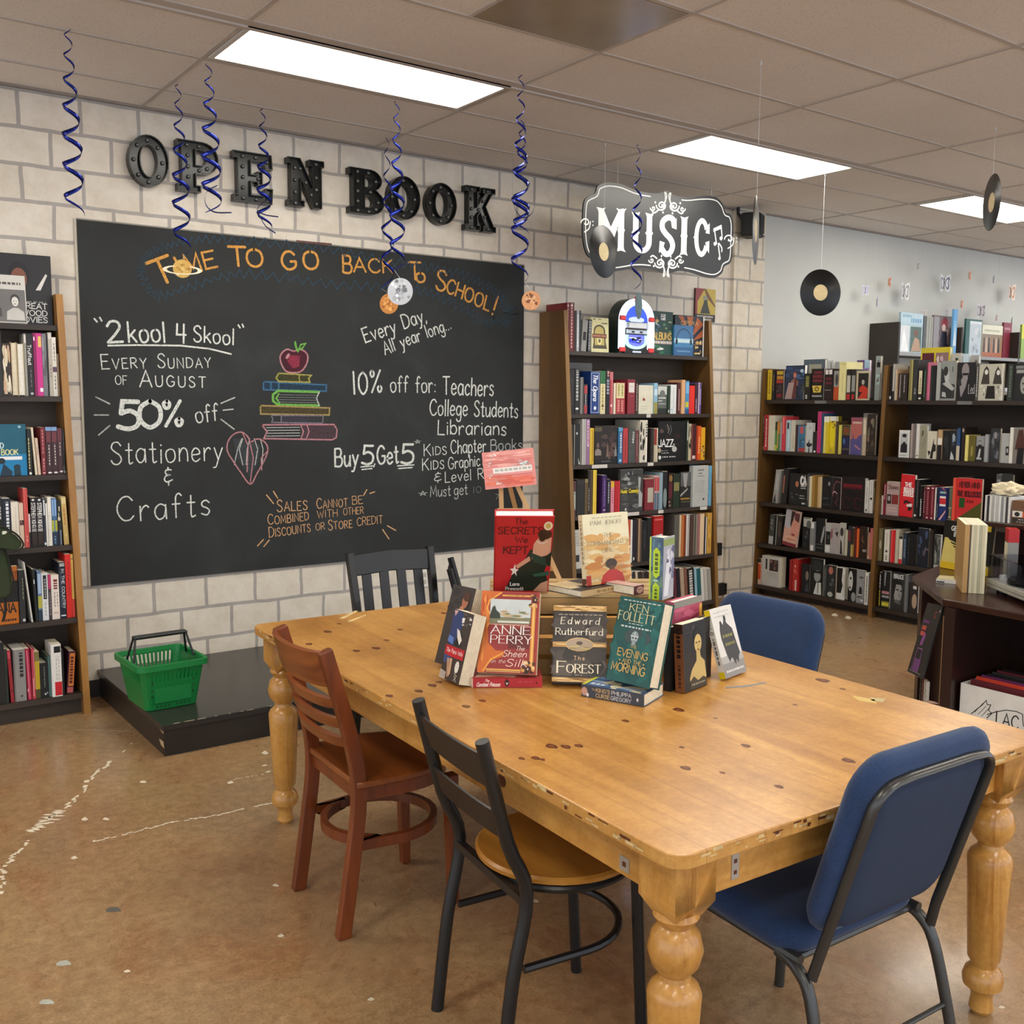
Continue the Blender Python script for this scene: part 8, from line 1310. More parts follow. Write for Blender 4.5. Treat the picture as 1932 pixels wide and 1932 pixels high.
def record(px,depth,face,label):
    p = CAM + ray(*px) * depth; zdir = Vector(face).normalized(); x = Vector((-zdir.y,zdir.x,0)).normalized(); y = zdir.cross(x); M = frame(p,x,y,zdir)
    t = thing('vinyl_record',label,'record',M=M,group='vinyl records hanging from the ceiling')
    b = MB(); b.lathe([(0,-.001),(.149,-.001),(.1505,0),(.149,.001),(0,.001)],VM,48); b.build('disc',t,smooth=True)
    b = MB(); b.lathe([(.004,.0011),(.052,.0012),(.052,.0013),(.004,.0014)],lbl,32); b.lathe([(.004,-.0014),(.052,-.0013),(.052,-.0012),(.004,-.0011)],lbl,32); b.build('label',t)
    b = MB(); zz = CEIL - p.z; Mi = M.inverted(); b.tube([Mi @ Vector((p.x,p.y,p.z + .149)),Mi @ Vector((p.x,p.y,CEIL - .016))],.0009,line_m,5); b.build('hanging_line',t)
    b = MB(); b.tube([Mi @ Vector((p.x,p.y,CEIL - .02)),Mi @ Vector((p.x,p.y,CEIL - .001))],.004,line_m,6); b.build('hook',t)
record((1139,475),5.9,(.27,-.96,.03),'black vinyl record hanging in front of the M of the MUSIC sign')
record((1548,552),6.64,(-.36,-.93,0),'black vinyl record with pale label hanging before the grey wall')
record((1426,435),4.5,(.58,-.814,0),'record seen edge-on right of the MUSIC sign')
record((1871,382),5.5,(.72,-.69,0),'record seen edge-on at the top right, before the far ceiling light')

foil = mat('#16247a',.2,metal=.75,var=.25,scale=40); foil2 = mat('#0e1a52',.25,metal=.6,var=.2,scale=40)
def swirl(top,pts_bot,label,turns=6.5,r0=.012,r1=.045,name='foil_swirl',ph=0.0,tail=0):
    """flat foil ribbon coiling down from the ceiling; top / bottom in photo points, hanging straight down"""
    p = at_z(*top,CEIL - .002); d = ray(*pts_bot); k = math.hypot(p.x,p.y) / math.hypot(d.x,d.y); zb = CAM.z + d.z * k
    N = int(turns * 16); Lh = p.z - zb; vs = []; b = MB()
    for i in range(N + 1):
        f = i / N; g = f ** .72; r_ = 1.25 * (r0 + (r1 - r0) * min(1,f * 1.6)) * (1 if f < .93 or not tail else 1.0); a = ph + turns * 2 * PI * (f ** .8); w_ = (.0025 + .0075 * min(1,f * 2)) * (1 - max(0,f - .88) / .12 * .85)
        c = Vector((p.x + r_ * math.cos(a),p.y + r_ * math.sin(a),p.z - Lh * f)); up_ = Vector((0,0,1)) + Vector((math.cos(a),math.sin(a),0)) * .35; up_.normalize(); vs += [c - up_ * w_,c + up_ * w_]
    fs = [(2 * i,2 * i + 2,2 * i + 3,2 * i + 1) for i in range(N)]; b.add(vs,fs,foil)
    o = b.build(name,smooth=True); sm = o.modifiers.new('solid','SOLIDIFY'); sm.thickness = .0006
    tag(o,label,'streamer','blue foil swirls hanging from the ceiling'); return (vs[-1] + vs[-2]) / 2
swirl((127,54),(135,405),'long blue foil swirl at the far left, left of the OPEN letters',7,.010,.030)
e_sat = swirl((335,158),(345,478),'blue foil swirl above the Saturn cut-out',7,.009,.032,ph=1)
swirl((393,120),(410,400),'blue foil swirl with curled tail in front of the marquee P',6,.010,.034,ph=2)
swirl((495,203),(505,435),'blue foil swirl hanging in front of the marquee E',6,.008,.030,ph=.5)
e_moon = swirl((748,190),(752,508),'blue foil swirl with the grey moon cut-out',7,.009,.030,ph=1.5)
e_or = swirl((730,258),(735,545),'thin blue foil swirl holding the orange planet, beside the marquee B',6,.008,.028,ph=2.5)
e_pe = swirl((983,140),(992,530),'longest blue foil swirl at the right end of the chalkboard',8,.009,.032,ph=.3)
swirl((985,225),(997,440),'shorter blue foil swirl tangled with the longest one',5.5,.008,.034,ph=2.2)
e_te = swirl((1205,272),(1200,545),'blue foil swirl hanging before the U of the MUSIC sign',6,.008,.026,ph=1.1)
def curl(pts,depth,label):
    P = [CAM + ray(*p) * depth for p in smooth2(pts)]; b = MB(); vs = []
    for q in P: vs += [q - Vector((0,0,.006)) * .6 - FWD * .003,q + Vector((0,0,.006)) * .6 + FWD * .003]
    b.add(vs,[(2 * i,2 * i + 2,2 * i + 3,2 * i + 1) for i in range(len(P) - 1)],foil2); o = b.build('foil_curl',smooth=True); sm = o.modifiers.new('solid','SOLIDIFY'); sm.thickness = .0006; tag(o,label,'streamer','loose curled ends of the foil swirls')
def smooth2(pts): return [(p.x,p.y) for p in smooth_path([(a,c,0) for a,c in pts],5)]
def dep(px): p = at_z(*px,CEIL); return (p - CAM).dot(FWD)
curl([(410,350),(390,362),(388,385),(405,400),(437,401)],dep((393,120)),'curled blue foil end below the marquee P')
curl([(505,375),(485,395),(500,405),(525,409)],dep((495,203)),'short curled blue foil end below the marquee E')
curl([(488,380),(488,400),(500,425),(520,440)],dep((495,203)),'long curled blue foil end above the chalkboard')
curl([(968,300),(968,380),(985,410),(1005,400),(1010,370)],dep((985,225)),'looped blue foil strand beside the marquee K')
# planets
def disc(px,rpx,depth,face,label,cols,name,extra=None,group='paper planets hanging on the swirls'):
    p = CAM + ray(*px) * depth; zd = Vector(face).normalized(); x = Vector((-zd.y,zd.x,0)).normalized(); y = zd.cross(x); M = frame(p,x,y,zd); r_ = rpx * depth / F_PX
    t = thing(name,label,'planet cut-out',M=M,group=group)
    b = MB(); b.lathe([(0,-.0008),(r_,-.0008),(r_,.0008),(0,.0008)],cov(cols[0]),32); rnd = random.Random(len(label))
    for i in range(26):
        rr = r_ * rnd.uniform(.06,.26); a = rnd.uniform(0,6.28); q = rnd.uniform(0,r_ - rr); b.flat([(q * math.cos(a) + rr * math.cos(k) * (1 + .3 * math.sin(3 * k + i)) * .8,q * math.sin(a) + rr * math.sin(k) * .8) for k in [j * PI / 5 for j in range(10)]],cov(cols[1 + i % (len(cols) - 1)]),Matrix.Translation((0,0,.0009 + i * .00002)))
    b.build('disc',t)
    return t,p,r_,M
dm = dep((748,190)); t,p,r_,M = disc((755,550),25,dm,(-.75,-.66,0),'grey full moon cut-out hanging in front of the chalkboard',['#b8bcc2','#dfe3e8','#8a8e94','#a4a8ae','#686c72'],'moon_cutout')
def hang(e,M,p,r_,t): b = MB(); Mi = M.inverted(); b.tube([Mi @ (p + Vector((0,0,r_ - .002))),Mi @ e],.0007,line_m,5); b.build('thread',t)
hang(e_moon,M,p,r_,t)
t,p,r_,M = disc((734,573),19,dep((730,258)),(-.8,-.6,0),'small orange planet cut-out partly behind the grey moon',['#c07c30','#d89848','#a05c1c','#e0a858'],'planet_cutout'); hang(e_or,M,p,r_,t)
t,p,r_,M = disc((1002,567),18,dep((983,140)),(-.75,-.66,0),'peach and brown planet cut-out right of the chalkboard',['#d89a66','#e8b888','#8a4c24','#5a2c18','#e0a878'],'planet_cutout')
hang(e_pe,M,p,r_,t)
ds = dep((335,158)); t,p,r_,M = disc((344,507),17,ds,(-.25,-.95,.0),'yellow striped Saturn cut-out with white ring before the headline',['#c9a24e','#d8b868','#b88c3c','#e0c888','#a87c34'],'saturn_cutout')
b = MB()
for k in range(28):
    a0,a1 = k * 2 * PI / 28,(k + 1) * 2 * PI / 28
    for z_ in (.002,):
        q = lambda a,s: (r_ * 2.1 * s * math.cos(a),-.006 + r_ * .5 * s * math.sin(a),z_)
        if math.sin((a0 + a1) / 2) > .35 and abs(math.cos((a0 + a1) / 2)) < .5: continue
        b.add([q(a0,.78),q(a0,1),q(a1,1),q(a1,.78)],[(3,2,1,0),(0,1,2,3)][:1],cov('#e4dcc0'))
b.build('ring',t)
hang(e_sat,M,p,r_,t)
t,p,r_,M = disc((1205,577),25,dep((1205,272)),(.527,-.85,0),'dark teal planet cut-out seen nearly edge-on before the toy jukebox',['#3c5a60','#4a6a70','#2a464c'],'planet_cutout'); hang(e_te,M,p,r_,t)

# butterflies on threads before the grey wall
BF = [('#d8d6e4','#a8a4c8'),('#c89070','#a05a3c'),('#b8b4c8','#8a8aa0'),('#d8d8d8','#8a9098'),('#c8c4c4','#7a7068'),('#dcdce4','#6a7080'),('#d0a080','#b86a48'),('#c4ccdc','#7a84a8'),('#e0d4c8','#c08a70'),('#d89a80','#b85a44'),('#d4d0d8','#8a848c'),('#c8c0c0','#8a5a54'),('#b8b0ac','#5a4a48'),('#d8d4d0','#a09890'),('#c4c0c8','#8a8a94')]
BP = [(1632,548,8),(1676,532,8),(1654,571,8),(1705,550,14),(1731,502,7),(1781,535,14),(1828,520,8),(1874,528,7),(1906,552,13),(1813,574,7),(1849,587,12),(1879,600,6),(1908,606,6),(1744,592,6),(1786,590,6)]
NM = ['lilac','rusty','grey violet','large silver grey','small grey','large white and slate','peach','small blue grey','large cream','small coral','large white','small mauve','small taupe','small ivory','small stone grey']
PLC = ['left of all the others','upper left of the group','lowest at the left of the group','above the pale blue display book','highest of the group','in the middle of the group','right of the middle, close under the ceiling','top right of the group','at the right edge','just above the blue and white book','above the green album','above the cream display book','above the maroon display book','behind the pale blue album','left of the blue and white book']
for i,(x,y,r_) in enumerate(BP):
    p = at_y(x,y,WY - .10); k = r_ * (p - CAM).dot(FWD) / F_PX; a = (-.35,.2,.5,-.1,.3)[i % 5]; x_ = Vector((math.cos(a),math.sin(a),0)); zd = Vector((math.sin(a),-math.cos(a),0)); M = frame(p,x_,Vector((0,0,1)),zd)
    t = thing('paper_butterfly','%s paper butterfly on a thread, %s' % (NM[i],PLC[i]),'butterfly',M=M,group='paper butterflies hanging before the grey wall')
    for s in (-1,1):
        b = MB(); W = [(0,.25),(.35,.8),(.85,1),(.95,.6),(.7,.1),(.9,-.3),(.8,-.85),(.45,-.9),(.1,-.35)]; pts = [(s * q[0] * k * .95,q[1] * k * 1.25) for q in W]
        if s < 0: pts = pts[::-1]
        R_ = Matrix.Rotation(-s * .35,4,'Y'); b.prism(pts,-.001,.001,cov(BF[i][0]),R_); b.prism([(q[0] * .72 + s * k * .1,q[1] * .72) for q in pts],.001,.0018,cov(BF[i][1]),R_); b.prism([(q[0] * .4 + s * k * .2,q[1] * .45) for q in pts],.0018,.0024,cov(BF[i][0]),R_); b.build('wing',t)
    b = MB(); b.tube([(0,-k * .7,0),(0,k * .7,0)],k * .08,cov('#3a3432'),6); b.build('body',t)
    b = MB(); b.tube([(0,k * .7,0),(0,CEIL - p.z - .001,0)],.0005,line_m,4); b.build('thread',t)

# canvas on the wall, jukebox on the bookcase
p = at_y(1313,543,WY - .02); q = at_y(1349,608,WY - .02); b = MB(); w,h = q.x - p.x,p.z - q.z
b.box((0,0,0),(w,.017,h),cov('#3a2420')); prints(b,[('r',0,1,.22,1,'#8a2f34'),('g',[(.45,1),(1,1),(1,.22),(.1,.22),(.1,.6)],'#b8a03a'),('g',[(.4,1),(.5,1),(.8,.7),(1,.5),(1,.44),(.6,.7)],'#6a4a24'),('g',[(.25,.24),(.4,.55),(.45,.72),(.52,.8),(.58,.7),(.62,.5),(.75,.24)],'#2a3028'),('e',.48,.72,.12,.07,'#8a8a78'),('r',0,1,0,.22,'#2a201c'),('b',.12,.1,.9,.06,'#b8b4a8'),('b',.03,.2,.8,.06,'#b8b4a8')],w,h)
o = b.build('canvas_print'); o.location = (p.x,WY - .0185,q.z); tag(o,'small red and yellow picture on the block wall above the middle bookcase','picture')

JY = fM(1.888) + .02; jl,jr = at_y(1166,640,JY).x,at_y(1232,640,JY).x; JW = jr - jl; jz = 1.8895; JH = at_y(1199,562,JY).z - jz
t = thing('toy_jukebox','lit toy jukebox with white glowing arch on top of the middle bookcase','jukebox',(jl,JY,jz))
jd = .11; hw = JW / 2
def arch(inset,n=18): r_ = hw - inset; zc = JH - hw * .98; return [(inset,inset * .0)] + [(hw - r_ * math.cos(a),zc + r_ * .98 * math.sin(a)) for a in [i * PI / n for i in range(n + 1)]] + [(JW - inset,0)]
Qj = FRONT
b = MB(); b.prism(arch(.002)[::-1],-jd,-.004,mat('#12251c',.3),Qj); b.build('cabinet',t)
tube_m = emit('#e9f6ff',.85); pale = mat('#dfeee8',.25)
def archband(i0,i1,z0,z1,m_,nm,foot=0.0):
    A,B_ = arch(i0),arch(i1); b = MB()
    if foot: A[0] = (A[0][0],foot); A[-1] = (A[-1][0],foot); B_[0] = (B_[0][0],foot); B_[-1] = (B_[-1][0],foot)
    b.prism((A + B_[::-1])[::-1],z0,z1,m_,Qj); b.build(nm,t)
archband(.004,.026,-.004,.016,tube_m,'light_tube',.03); archband(.030,.052,-.004,.013,tube_m,'light_tube',.03)
red = emit('#ff2a2a',.9); redm = mat('#c8383c',.3)
for x in (.002,JW - .056):
    for z in (.008,JH * .58): b = MB(); b.box((x,-.020,z),(x + .054,-.004,z + .034),redm,bev=.006); b.box((x + .012,-.0215,z + .012),(x + .042,-.0195,z + .022),red); b.build('red_cap',t)
b = MB(); b.box((hw - .03,-.024,JH - .035),(hw + .02,-.004,JH + .008),redm,bev=.008); b.build('red_cap',t)
chrome = mat('#c4c8cc',.15,metal=.8); bluem = emit('#2a48e8',.9); blue2 = emit('#a8b4f0',.7)
r_ = hw - .058; zc = JH - hw * .98; A = [(hw - r_ * math.cos(a),zc + r_ * math.sin(a)) for a in [i * PI / 14 for i in range(15)]]
b = MB(); b.prism(A[::-1],-.004,.004,bluem,Qj); b.flat([(p0[0],p0[1]) for p0 in ell(hw,zc + .012,r_ * .7,.02,16)],blue2,Qj @ Matrix.Translation((0,0,.005))); b.build('dome_window',t)
b = MB(); b.box((.058,-.016,zc - .05),(JW - .058,-.004,zc - .004),chrome,bev=.004); b.box((.085,-.018,zc - .044),(JW - .085,-.0155,zc - .012),mat('#e2e6ea',.3)); b.build('title_panel',t)
b = MB(); b.box((.066,-.014,zc - .088),(JW - .066,-.004,zc - .054),chrome,bev=.006); b.box((hw - .05,-.0155,zc - .078),(hw - .025,-.0135,zc - .066),mat('#1a1c1e',.4)); b.box((hw + .025,-.0155,zc - .078),(hw + .05,-.0135,zc - .066),mat('#1a1c1e',.4)); b.build('control_panel',t)
g0,g1 = .03,zc - .092; gw = hw - .062
def shield(s): return [(hw - gw * s,g1)] + [(hw - gw * s * math.cos(a),g0 + .05 + (1 - s) * .02 - (.05) * s * math.sin(a)) for a in [i * PI / 12 for i in range(13)]] + [(hw + gw * s,g1)]
b = MB(); b.prism(shield(1.0),-.004,.006,emit('#a8e0d8',.55),Qj); b.prism(shield(.72),.006,.009,emit('#5a62d8',.7),Qj)
for i in range(9):
    rr = random.Random(i); b.flat([(hw + rr.uniform(-.6,.6) * gw + .012 * math.cos(k) * (1 + .4 * math.sin(2 * k + i)),g0 + .05 + rr.uniform(0,.7) * (g1 - g0 - .06) + .012 * math.sin(k)) for k in [j * PI / 4 for j in range(8)]],(emit('#dfe6ff',.8),emit('#2036c8',.6),mat('#16182a',.4))[i % 3],Qj @ Matrix.Translation((0,0,.0095 + i * .0001)))
b.build('grille',t)
b = MB(); b.box((.05,-.012,.002),(JW - .05,-.004,.026),mat('#141414',.4)); b.box((hw - .04,-.014,.006),(hw + .04,-.0115,.018),chrome); b.build('base_trim',t)
b = MB(); b.box((1.01,0,0),(1.29,.002,.15),mat('#8a8a88',.6));
sgn_a = at_y(1068,690,WY - .03); sgn_b = at_y(1117,690,WY - .03); b = MB(); w = sgn_b.x - sgn_a.x + .02; h = .135
b.box((0,0,0),(w,.002,h),mat('#8d8c8a',.6)); write(b,'DO NOT TOUCH',FRONT @ Matrix.Translation((.02,.028,.0005)),.05,mat('#2a2a2c',.6),w=.16,width=w - .03)
o = b.build('notice_card'); o.location = (sgn_a.x - .01,WY - .0185,1.69); tag(o,'grey DO NOT TOUCH card behind the second shelf books, left end of middle bookcase','sign')
# ================================================================== TALL UNIT ON THE GREY WALL
UF = at_x(1695,640,7.855).y; UZ = at_y(1720,665,UF).z; UT = 2.257
x2,x3 = at_y(1814,640,UF).x,at_y(1922,650,UF).x
unit = thing('display_bookcase','tall dark bookcase on the grey wall whose top compartments show above the right bookcase','bookcase',(7.855,WY - .002,0)); TU = Matrix.Translation((-7.855,-(WY - .002),0)); dk = mat('#2e261f',.55,var=.1,scale=6); grs = mat('#8e9092',.5)
for x in (7.855,x2,x3,x3 + .95):
    b = MB(); b.box((x,UF,0),(x + .025,WY - .003,UT),dk,TU); b.build('divider',unit)
for a,e in ((7.881,x2),(x2 + .026,x3),(x3 + .026,x3 + .95)):
    b = MB(); b.box((a,UF + .002,UZ - .03),(e - .001,WY - .004,UZ),dk,TU); b.box((a,UF,UZ - .03),(e - .001,UF + .0018,UZ),grs,TU); b.build('shelf',unit)
def ubook(x0,x1,yt,c,lab,pr,y=None,t_=.02):
    Y = UF + .09 if y is None else y; a,e = at_y(x0,yt + 30,Y).x,at_y(x1,yt + 30,Y).x; h = at_y(x0,yt,Y).z - UZ - .001
    b = MB(); shell(b,e - a,h,t_,cov(c),page_w,'f',True); prints(b,pr,e - a,h); o = b.build('book'); o.location = (a,Y,UZ + .001); tag(o,lab,'book','art books in the top of the display bookcase')
ubook(1699,1741,588,'#9fb8c4','large pale blue art album in the left compartment of the display bookcase',[('r',.0,1,.72,.98,'#a8c0cc'),('b',.88,.08,.5,.07,'#7a98ac'),('b',.76,.45,.95,.1,'#6a98b8'),('r',.02,.4,.02,.68,'#c8ccd0'),('g',[(.05,.05),(.4,.05),(.15,.6)],'#e4e6e8'),('r',.45,.95,.04,.66,'#4a6058'),('e',.7,.5,.1,.09,'#6a4a3c'),('g',[(.5,.05),(.95,.05),(.85,.35),(.65,.4)],'#a88a70')])
ubook(1742,1747,596,'#4a4e50','dark spine beside the pale blue album',[])
ubook(1748,1760,597,'#9a9c94','pair of grey catalogues in the left compartment',[('r',.3,.36,0,1,'#4a4c4a'),('r',.7,.76,0,1,'#4a4c4a')],t_=.16)
ubook(1761,1796,594,'#6a5a5c','photo book of a red-haired figure in dark dress',[('r',.02,.3,.02,.96,'#8a888c'),('q',.3,.98,.02,.96,['#3a2c34','#5a4a50','#8a7a78'],8),('e',.6,.82,.2,.12,'#8a2c34'),('e',.55,.7,.1,.09,'#d0b8b0'),('g',[(.35,.05),(.8,.05),(.72,.6),(.45,.6)],'#1c1a28'),('e',.55,.1,.1,.05,'#c8b8c0')])
ubook(1799,1806,583,'#6aa8d8','tall blue and white book beside the middle divider',[('g',[(.1,.2),(.9,.2),(.5,.7)],'#d0e0e8'),('r',0,1,.75,1,'#5a9ad0')],y=UF + .03)
ubook(1822,1852,601,'#2a5a56','teal album with a pale drawing',[('r',.24,.98,.04,.9,'#b8c4cc'),('q',.3,.95,.1,.8,['#a8b4bc','#c8d0d4','#8a98a4'],10),('r',.24,.98,.88,.95,'#d8dee2')])
ubook(1853,1891,612,'#d8d8c4','cream book with a crowd photo',[('r',.0,1,.0,.72,'#8a7a68'),('b',.8,.1,.85,.06,'#a8a890')] + [('g',[(.05 + k * .12,.1),(.15 + k * .12,.1),(.12 + k * .12,.6),(.07 + k * .12,.62)],('#4a2c1c','#c8a890','#2a1c18','#a0704a')[k % 4]) for k in range(8)] + [('r',0,1,0,.16,'#a8603c')])
ubook(1893,1908,608,'#7c2c3c','maroon book top behind the right divider',[('b',.8,.1,.8,.06,'#c08a90')])
ubook(1927,1945,612,'#8aa84a','yellow and green album at the right edge',[('r',0,1,.6,1,'#c8c83a'),('q',.1,.9,.1,.6,['#3a7a3a','#5a9a4a'],5)])

# ================================================================== RECORD DESK
DZ = .71; mah = wood_mat('mahogany','#2c1611','#43241a',.25,1,.7,6); mah2 = wood_mat('mahogany_dark','#241310','#351c15',.35,2,.7,6)
edge = mat('#8a6a4a',.6)
desk = thing('record_desk','dark mahogany record desk with chamfered corner and open cubby, holding the turntable','desk',(4.6,2.0,0)); TD = Matrix.Translation((-4.6,-2.0,0))
A,B_ = (4.52,2.84),(4.08,2.41); poly = [(4.02,1.0),B_,A,(5.15,3.0),(5.15,1.0)]
b = MB(); b.prism(poly[::-1],DZ - .032,DZ,mah,TD); o = b.build('desk_top',desk,bevel=.006)
b = MB(); q = [(4.035,1.02),(4.095,2.385),(4.525,2.80),(5.1,2.95),(5.1,1.02)]; b.prism(q[::-1],.0,.095,mah2,TD); b.build('plinth',desk)
def upright(p0,p1,th,nm,z0=.095,z1=DZ - .032):
    P0,P1 = Vector(p0 + (0,)),Vector(p1 + (0,)); d = (P1 - P0).normalized(); nn = Vector((d.y,-d.x,0)) * th; b = MB(); b.hull8([(P0.x,P0.y,z0),(P1.x,P1.y,z0),(P1.x + nn.x,P1.y + nn.y,z0),(P0.x + nn.x,P0.y + nn.y,z0)],[(P0.x,P0.y,z1),(P1.x,P1.y,z1),(P1.x + nn.x,P1.y + nn.y,z1),(P0.x + nn.x,P0.y + nn.y,z1)],mah2,TD); return b.build(nm,desk)
upright((4.47,2.75),(4.525,2.80),.3,'chamfer_side'); upright((4.11,2.37),(4.49,2.735),.02,'chamfer_back').location.x += .05
upright((4.07,2.375),(4.09,2.33),-.04,'stile') if False else None
b = MB(); b.box((4.055,2.335,.095),(4.09,2.385,DZ - .032),mah2,TD); b.box((4.06,2.385,.10),(4.074,2.392,.64),edge,TD); b.build('stile',desk)
b = MB(); b.box((4.09,2.345,.095),(4.6,2.362,DZ - .032),mah2,TD); b.box((4.6,1.02,.095),(4.62,2.362,DZ - .032),mah2,TD); b.build('cubby_panel',desk)
b = MB(); b.box((4.06,1.02,.095),(4.10,1.06,DZ - .032),mah2,TD); b.box((4.06,1.5,.095),(4.1,1.53,DZ - .032),mah2,TD); b.build('cubby_panel',desk)
# magazine leaning on the chamfered face, and sleeves in the rack below it
cd = Vector((A[0] - B_[0],A[1] - B_[1],0)).normalized(); cnm = Vector((-cd.y,cd.x,0)); o0 = Vector((4.13,2.44,0)) + cnm * .075
b = MB(); b.box((0,0,0),(.255,.008,.34),cov('#1c1d1e')); b.box((.001,.0002,-.0004),(.254,.0075,.0002),page_w)
prints(b,[('g',[(.3,.4),(.45,.42),(.5,.56),(.4,.6),(.3,.5)],'#8a4a94'),('r',.25,.65,.04,.22,'#6a3a78'),('l',[(.2,.05),(.25,.36),(.55,.36),(.6,.05)],'#a868b0',.012),('r',.12,.4,.62,.68,'#b84a44'),('r',.12,.4,.54,.6,'#b84a44'),('b',.72,.14,.5,.04,'#7a3a88'),('t','C',.66,.76,.82,.08,'#c0504a'),('e',.92,.92,.03,.02,'#d8d8d8'),('b',.03,.1,.9,.012,'#8a8a8a')],.255,.34)
M = frame(o0 + cd * .255 + Vector((0,0,.32)),-cd,-cnm,Vector((0,0,1)))
M = Matrix.Translation(o0 + cd * .275 + Vector((0,0,.295))) @ frame(Vector(),-cd,-cnm,Vector((0,0,1))) @ Matrix.Rotation(math.radians(-15),4,'X') @ Matrix.Rotation(math.radians(-8),4,'Y')
o = b.build('magazine'); o.matrix_world = M; tag(o,'black magazine with purple and red figure leaning on the chamfered side of the desk','magazine')
for k,(c_,n_) in enumerate((('#1e1a1c','black'),('#6a2428','dark red'),('#c8c4bc','white'),('#d8d6ce','ivory'))):
    b = MB(); b.box((0,0,0),(.016 if k < 2 else .024,.012,.31),cov(c_)); prints(b,[('d',.5,.1,.9,.4,'#8a8884')],.02,.31); Pm = o0 + cd * (.16 - k * .035) - cnm * .035; o = b.build('record_sleeve'); o.matrix_world = frame(Vector((Pm.x,Pm.y,.0012)),-cd,-cnm,Vector((0,0,1))); tag(o,'%s sleeve standing low against the chamfered side of the desk' % n_,'record sleeve','sleeves standing against the desk')
# white record box in the cubby
bw_ = mat('#dcdbd6',.6); t = thing('record_box','white record box with drawn fish and letters LAC in the desk cubby','box',(4.105,1.985,.0965)); W_b,D_b,H_b = .335,.36,.255
b = MB();
for lo,hi in (((0,0,0),(.004,W_b,H_b)),((D_b - .004,0,0),(D_b,W_b,H_b)),((.004,0,0),(D_b - .004,.004,H_b)),((.004,W_b - .004,0),(D_b - .004,W_b,H_b)),((.004,.004,0),(D_b - .004,W_b - .004,.004))): b.box(lo,hi,bw_)
b.build('carton',t)
b = MB(); Qb = Matrix(((0,0,-1,-.0006),(-1,0,0,W_b),(0,1,0,0),(0,0,0,1))); ink = mat('#1a1a1a',.6)
def bl(P,wd=.0035): ribbon(b,P,wd,ink,Qb)
bl([(.055,.13),(.10,.18),(.118,.205),(.122,.188),(.138,.19),(.13,.165),(.145,.155),(.125,.13)]); bl([(.07,.142),(.105,.19)],.002); bl([(.085,.135),(.118,.18)],.002); bl([(.1,.13),(.13,.172)],.002)
bl([(.125,.145),(.16,.165),(.205,.185),(.25,.19),(.275,.185),(.277,.16),(.282,.135)]); bl([(.125,.125),(.16,.105),(.2,.09),(.25,.085),(.282,.1)])
write(b,'LAC',Qb @ Matrix.Translation((.165,.115,.0002)),.055,ink,w=.1,width=.095); b.build('drawing',t)
for k,(c_,n_) in enumerate((('#5a1a22','wine red'),('#c8402c','orange red'),('#6a2a5a','purple'),('#1c1a1c','black'),('#3a3836','charcoal'),('#7a3038','dull red'),('#2a1c1c','brown black'))):
    b = MB(); b.box((0,0,0),(.014,.30,.27 if k else .265),cov(c_)); prints(b,[('b',.9,.1,.9,.03,'#c8b8b0')],.014,.3); o = b.build('record_sleeve'); o.matrix_world = Matrix.Translation((4.125 + k * .043,2.002,.102)) @ Matrix.Rotation(math.radians(6),4,'Y'); tag(o,'%s record sleeve standing in the white LAC box, %s from the front' % (n_,ORD[k]),'record sleeve','records in the white box')
# turntable
tu = Vector((-.6,-.8,0)); tv = Vector((.8,-.6,0)); tt = thing('turntable','silver turntable with clear smoked dust cover on the desk','turntable',M=frame(Vector((4.43,2.41,DZ + .0012)),tu,tv,Vector((0,0,1))))
sil = mat('#b9b6aa',.35,metal=.2); blk2 = mat('#141415',.4)
for x in (.05,.38):
    for y in (.05,.30): b = MB(); b.lathe([(.022,0),(.022,.02),(0,.02)],blk2,16,Matrix.Translation((x,y,0))); b.build('foot',tt)
b = MB(); b.box((0,0,.02),(.43,.35,.058),sil,bev=.004); b.box((-.001,-.0008,.036),(.431,.002,.039),mat('#6a6862',.4)); b.build('plinth',tt)
b = MB(); b.lathe([(.155,.0585),(.155,.074),(.148,.077),(0,.077)],blk2,40,Matrix.Translation((.19,.175,0))); b.build('platter',tt,smooth=True)
b = MB(); b.lathe([(0,.0775),(.149,.0775),(.15,.0785),(0,.0785)],VM,40,Matrix.Translation((.19,.175,0))); b.lathe([(0,.0786),(.05,.0788),(0,.0792)],lbl,24,Matrix.Translation((.19,.175,0))); o = b.build('record_on_platter',tt)
b = MB(); b.tube([(.38,.30,.09),(.37,.16,.09),(.33,.08,.084)],.004,sil,6); b.lathe([(.02,.058),(.02,.095),(0,.095)],sil,16,Matrix.Translation((.38,.30,0))); b.build('tonearm',tt)
b = MB(); b.lathe([(.016,.058),(.013,.08),(0,.082)],mat('#d8d6d0',.3),16,Matrix.Translation((.05,.05,0))); b.build('knob',tt,smooth=True)
gl = NT('smoked_acrylic'); gl.b.inputs['Base Color'].default_value = (.62,.65,.72,1); gl.b.inputs['Roughness'].default_value = .05; gl.b.inputs['Transmission Weight'].default_value = 1.0; gl.b.inputs['IOR'].default_value = 1.02; gl.b.inputs['Alpha'].default_value = .8
b = MB(); h0,h1 = .060,.165
for lo,hi in (((.003,.003,h0),(.427,.006,h1)),((.003,.344,h0),(.427,.347,h1)),((.003,.006,h0),(.006,.344,h1)),((.424,.006,h0),(.427,.344,h1)),((.003,.003,h1),(.427,.347,h1 + .004))): b.box(lo,hi,gl.m)
b.build('dust_cover',tt)
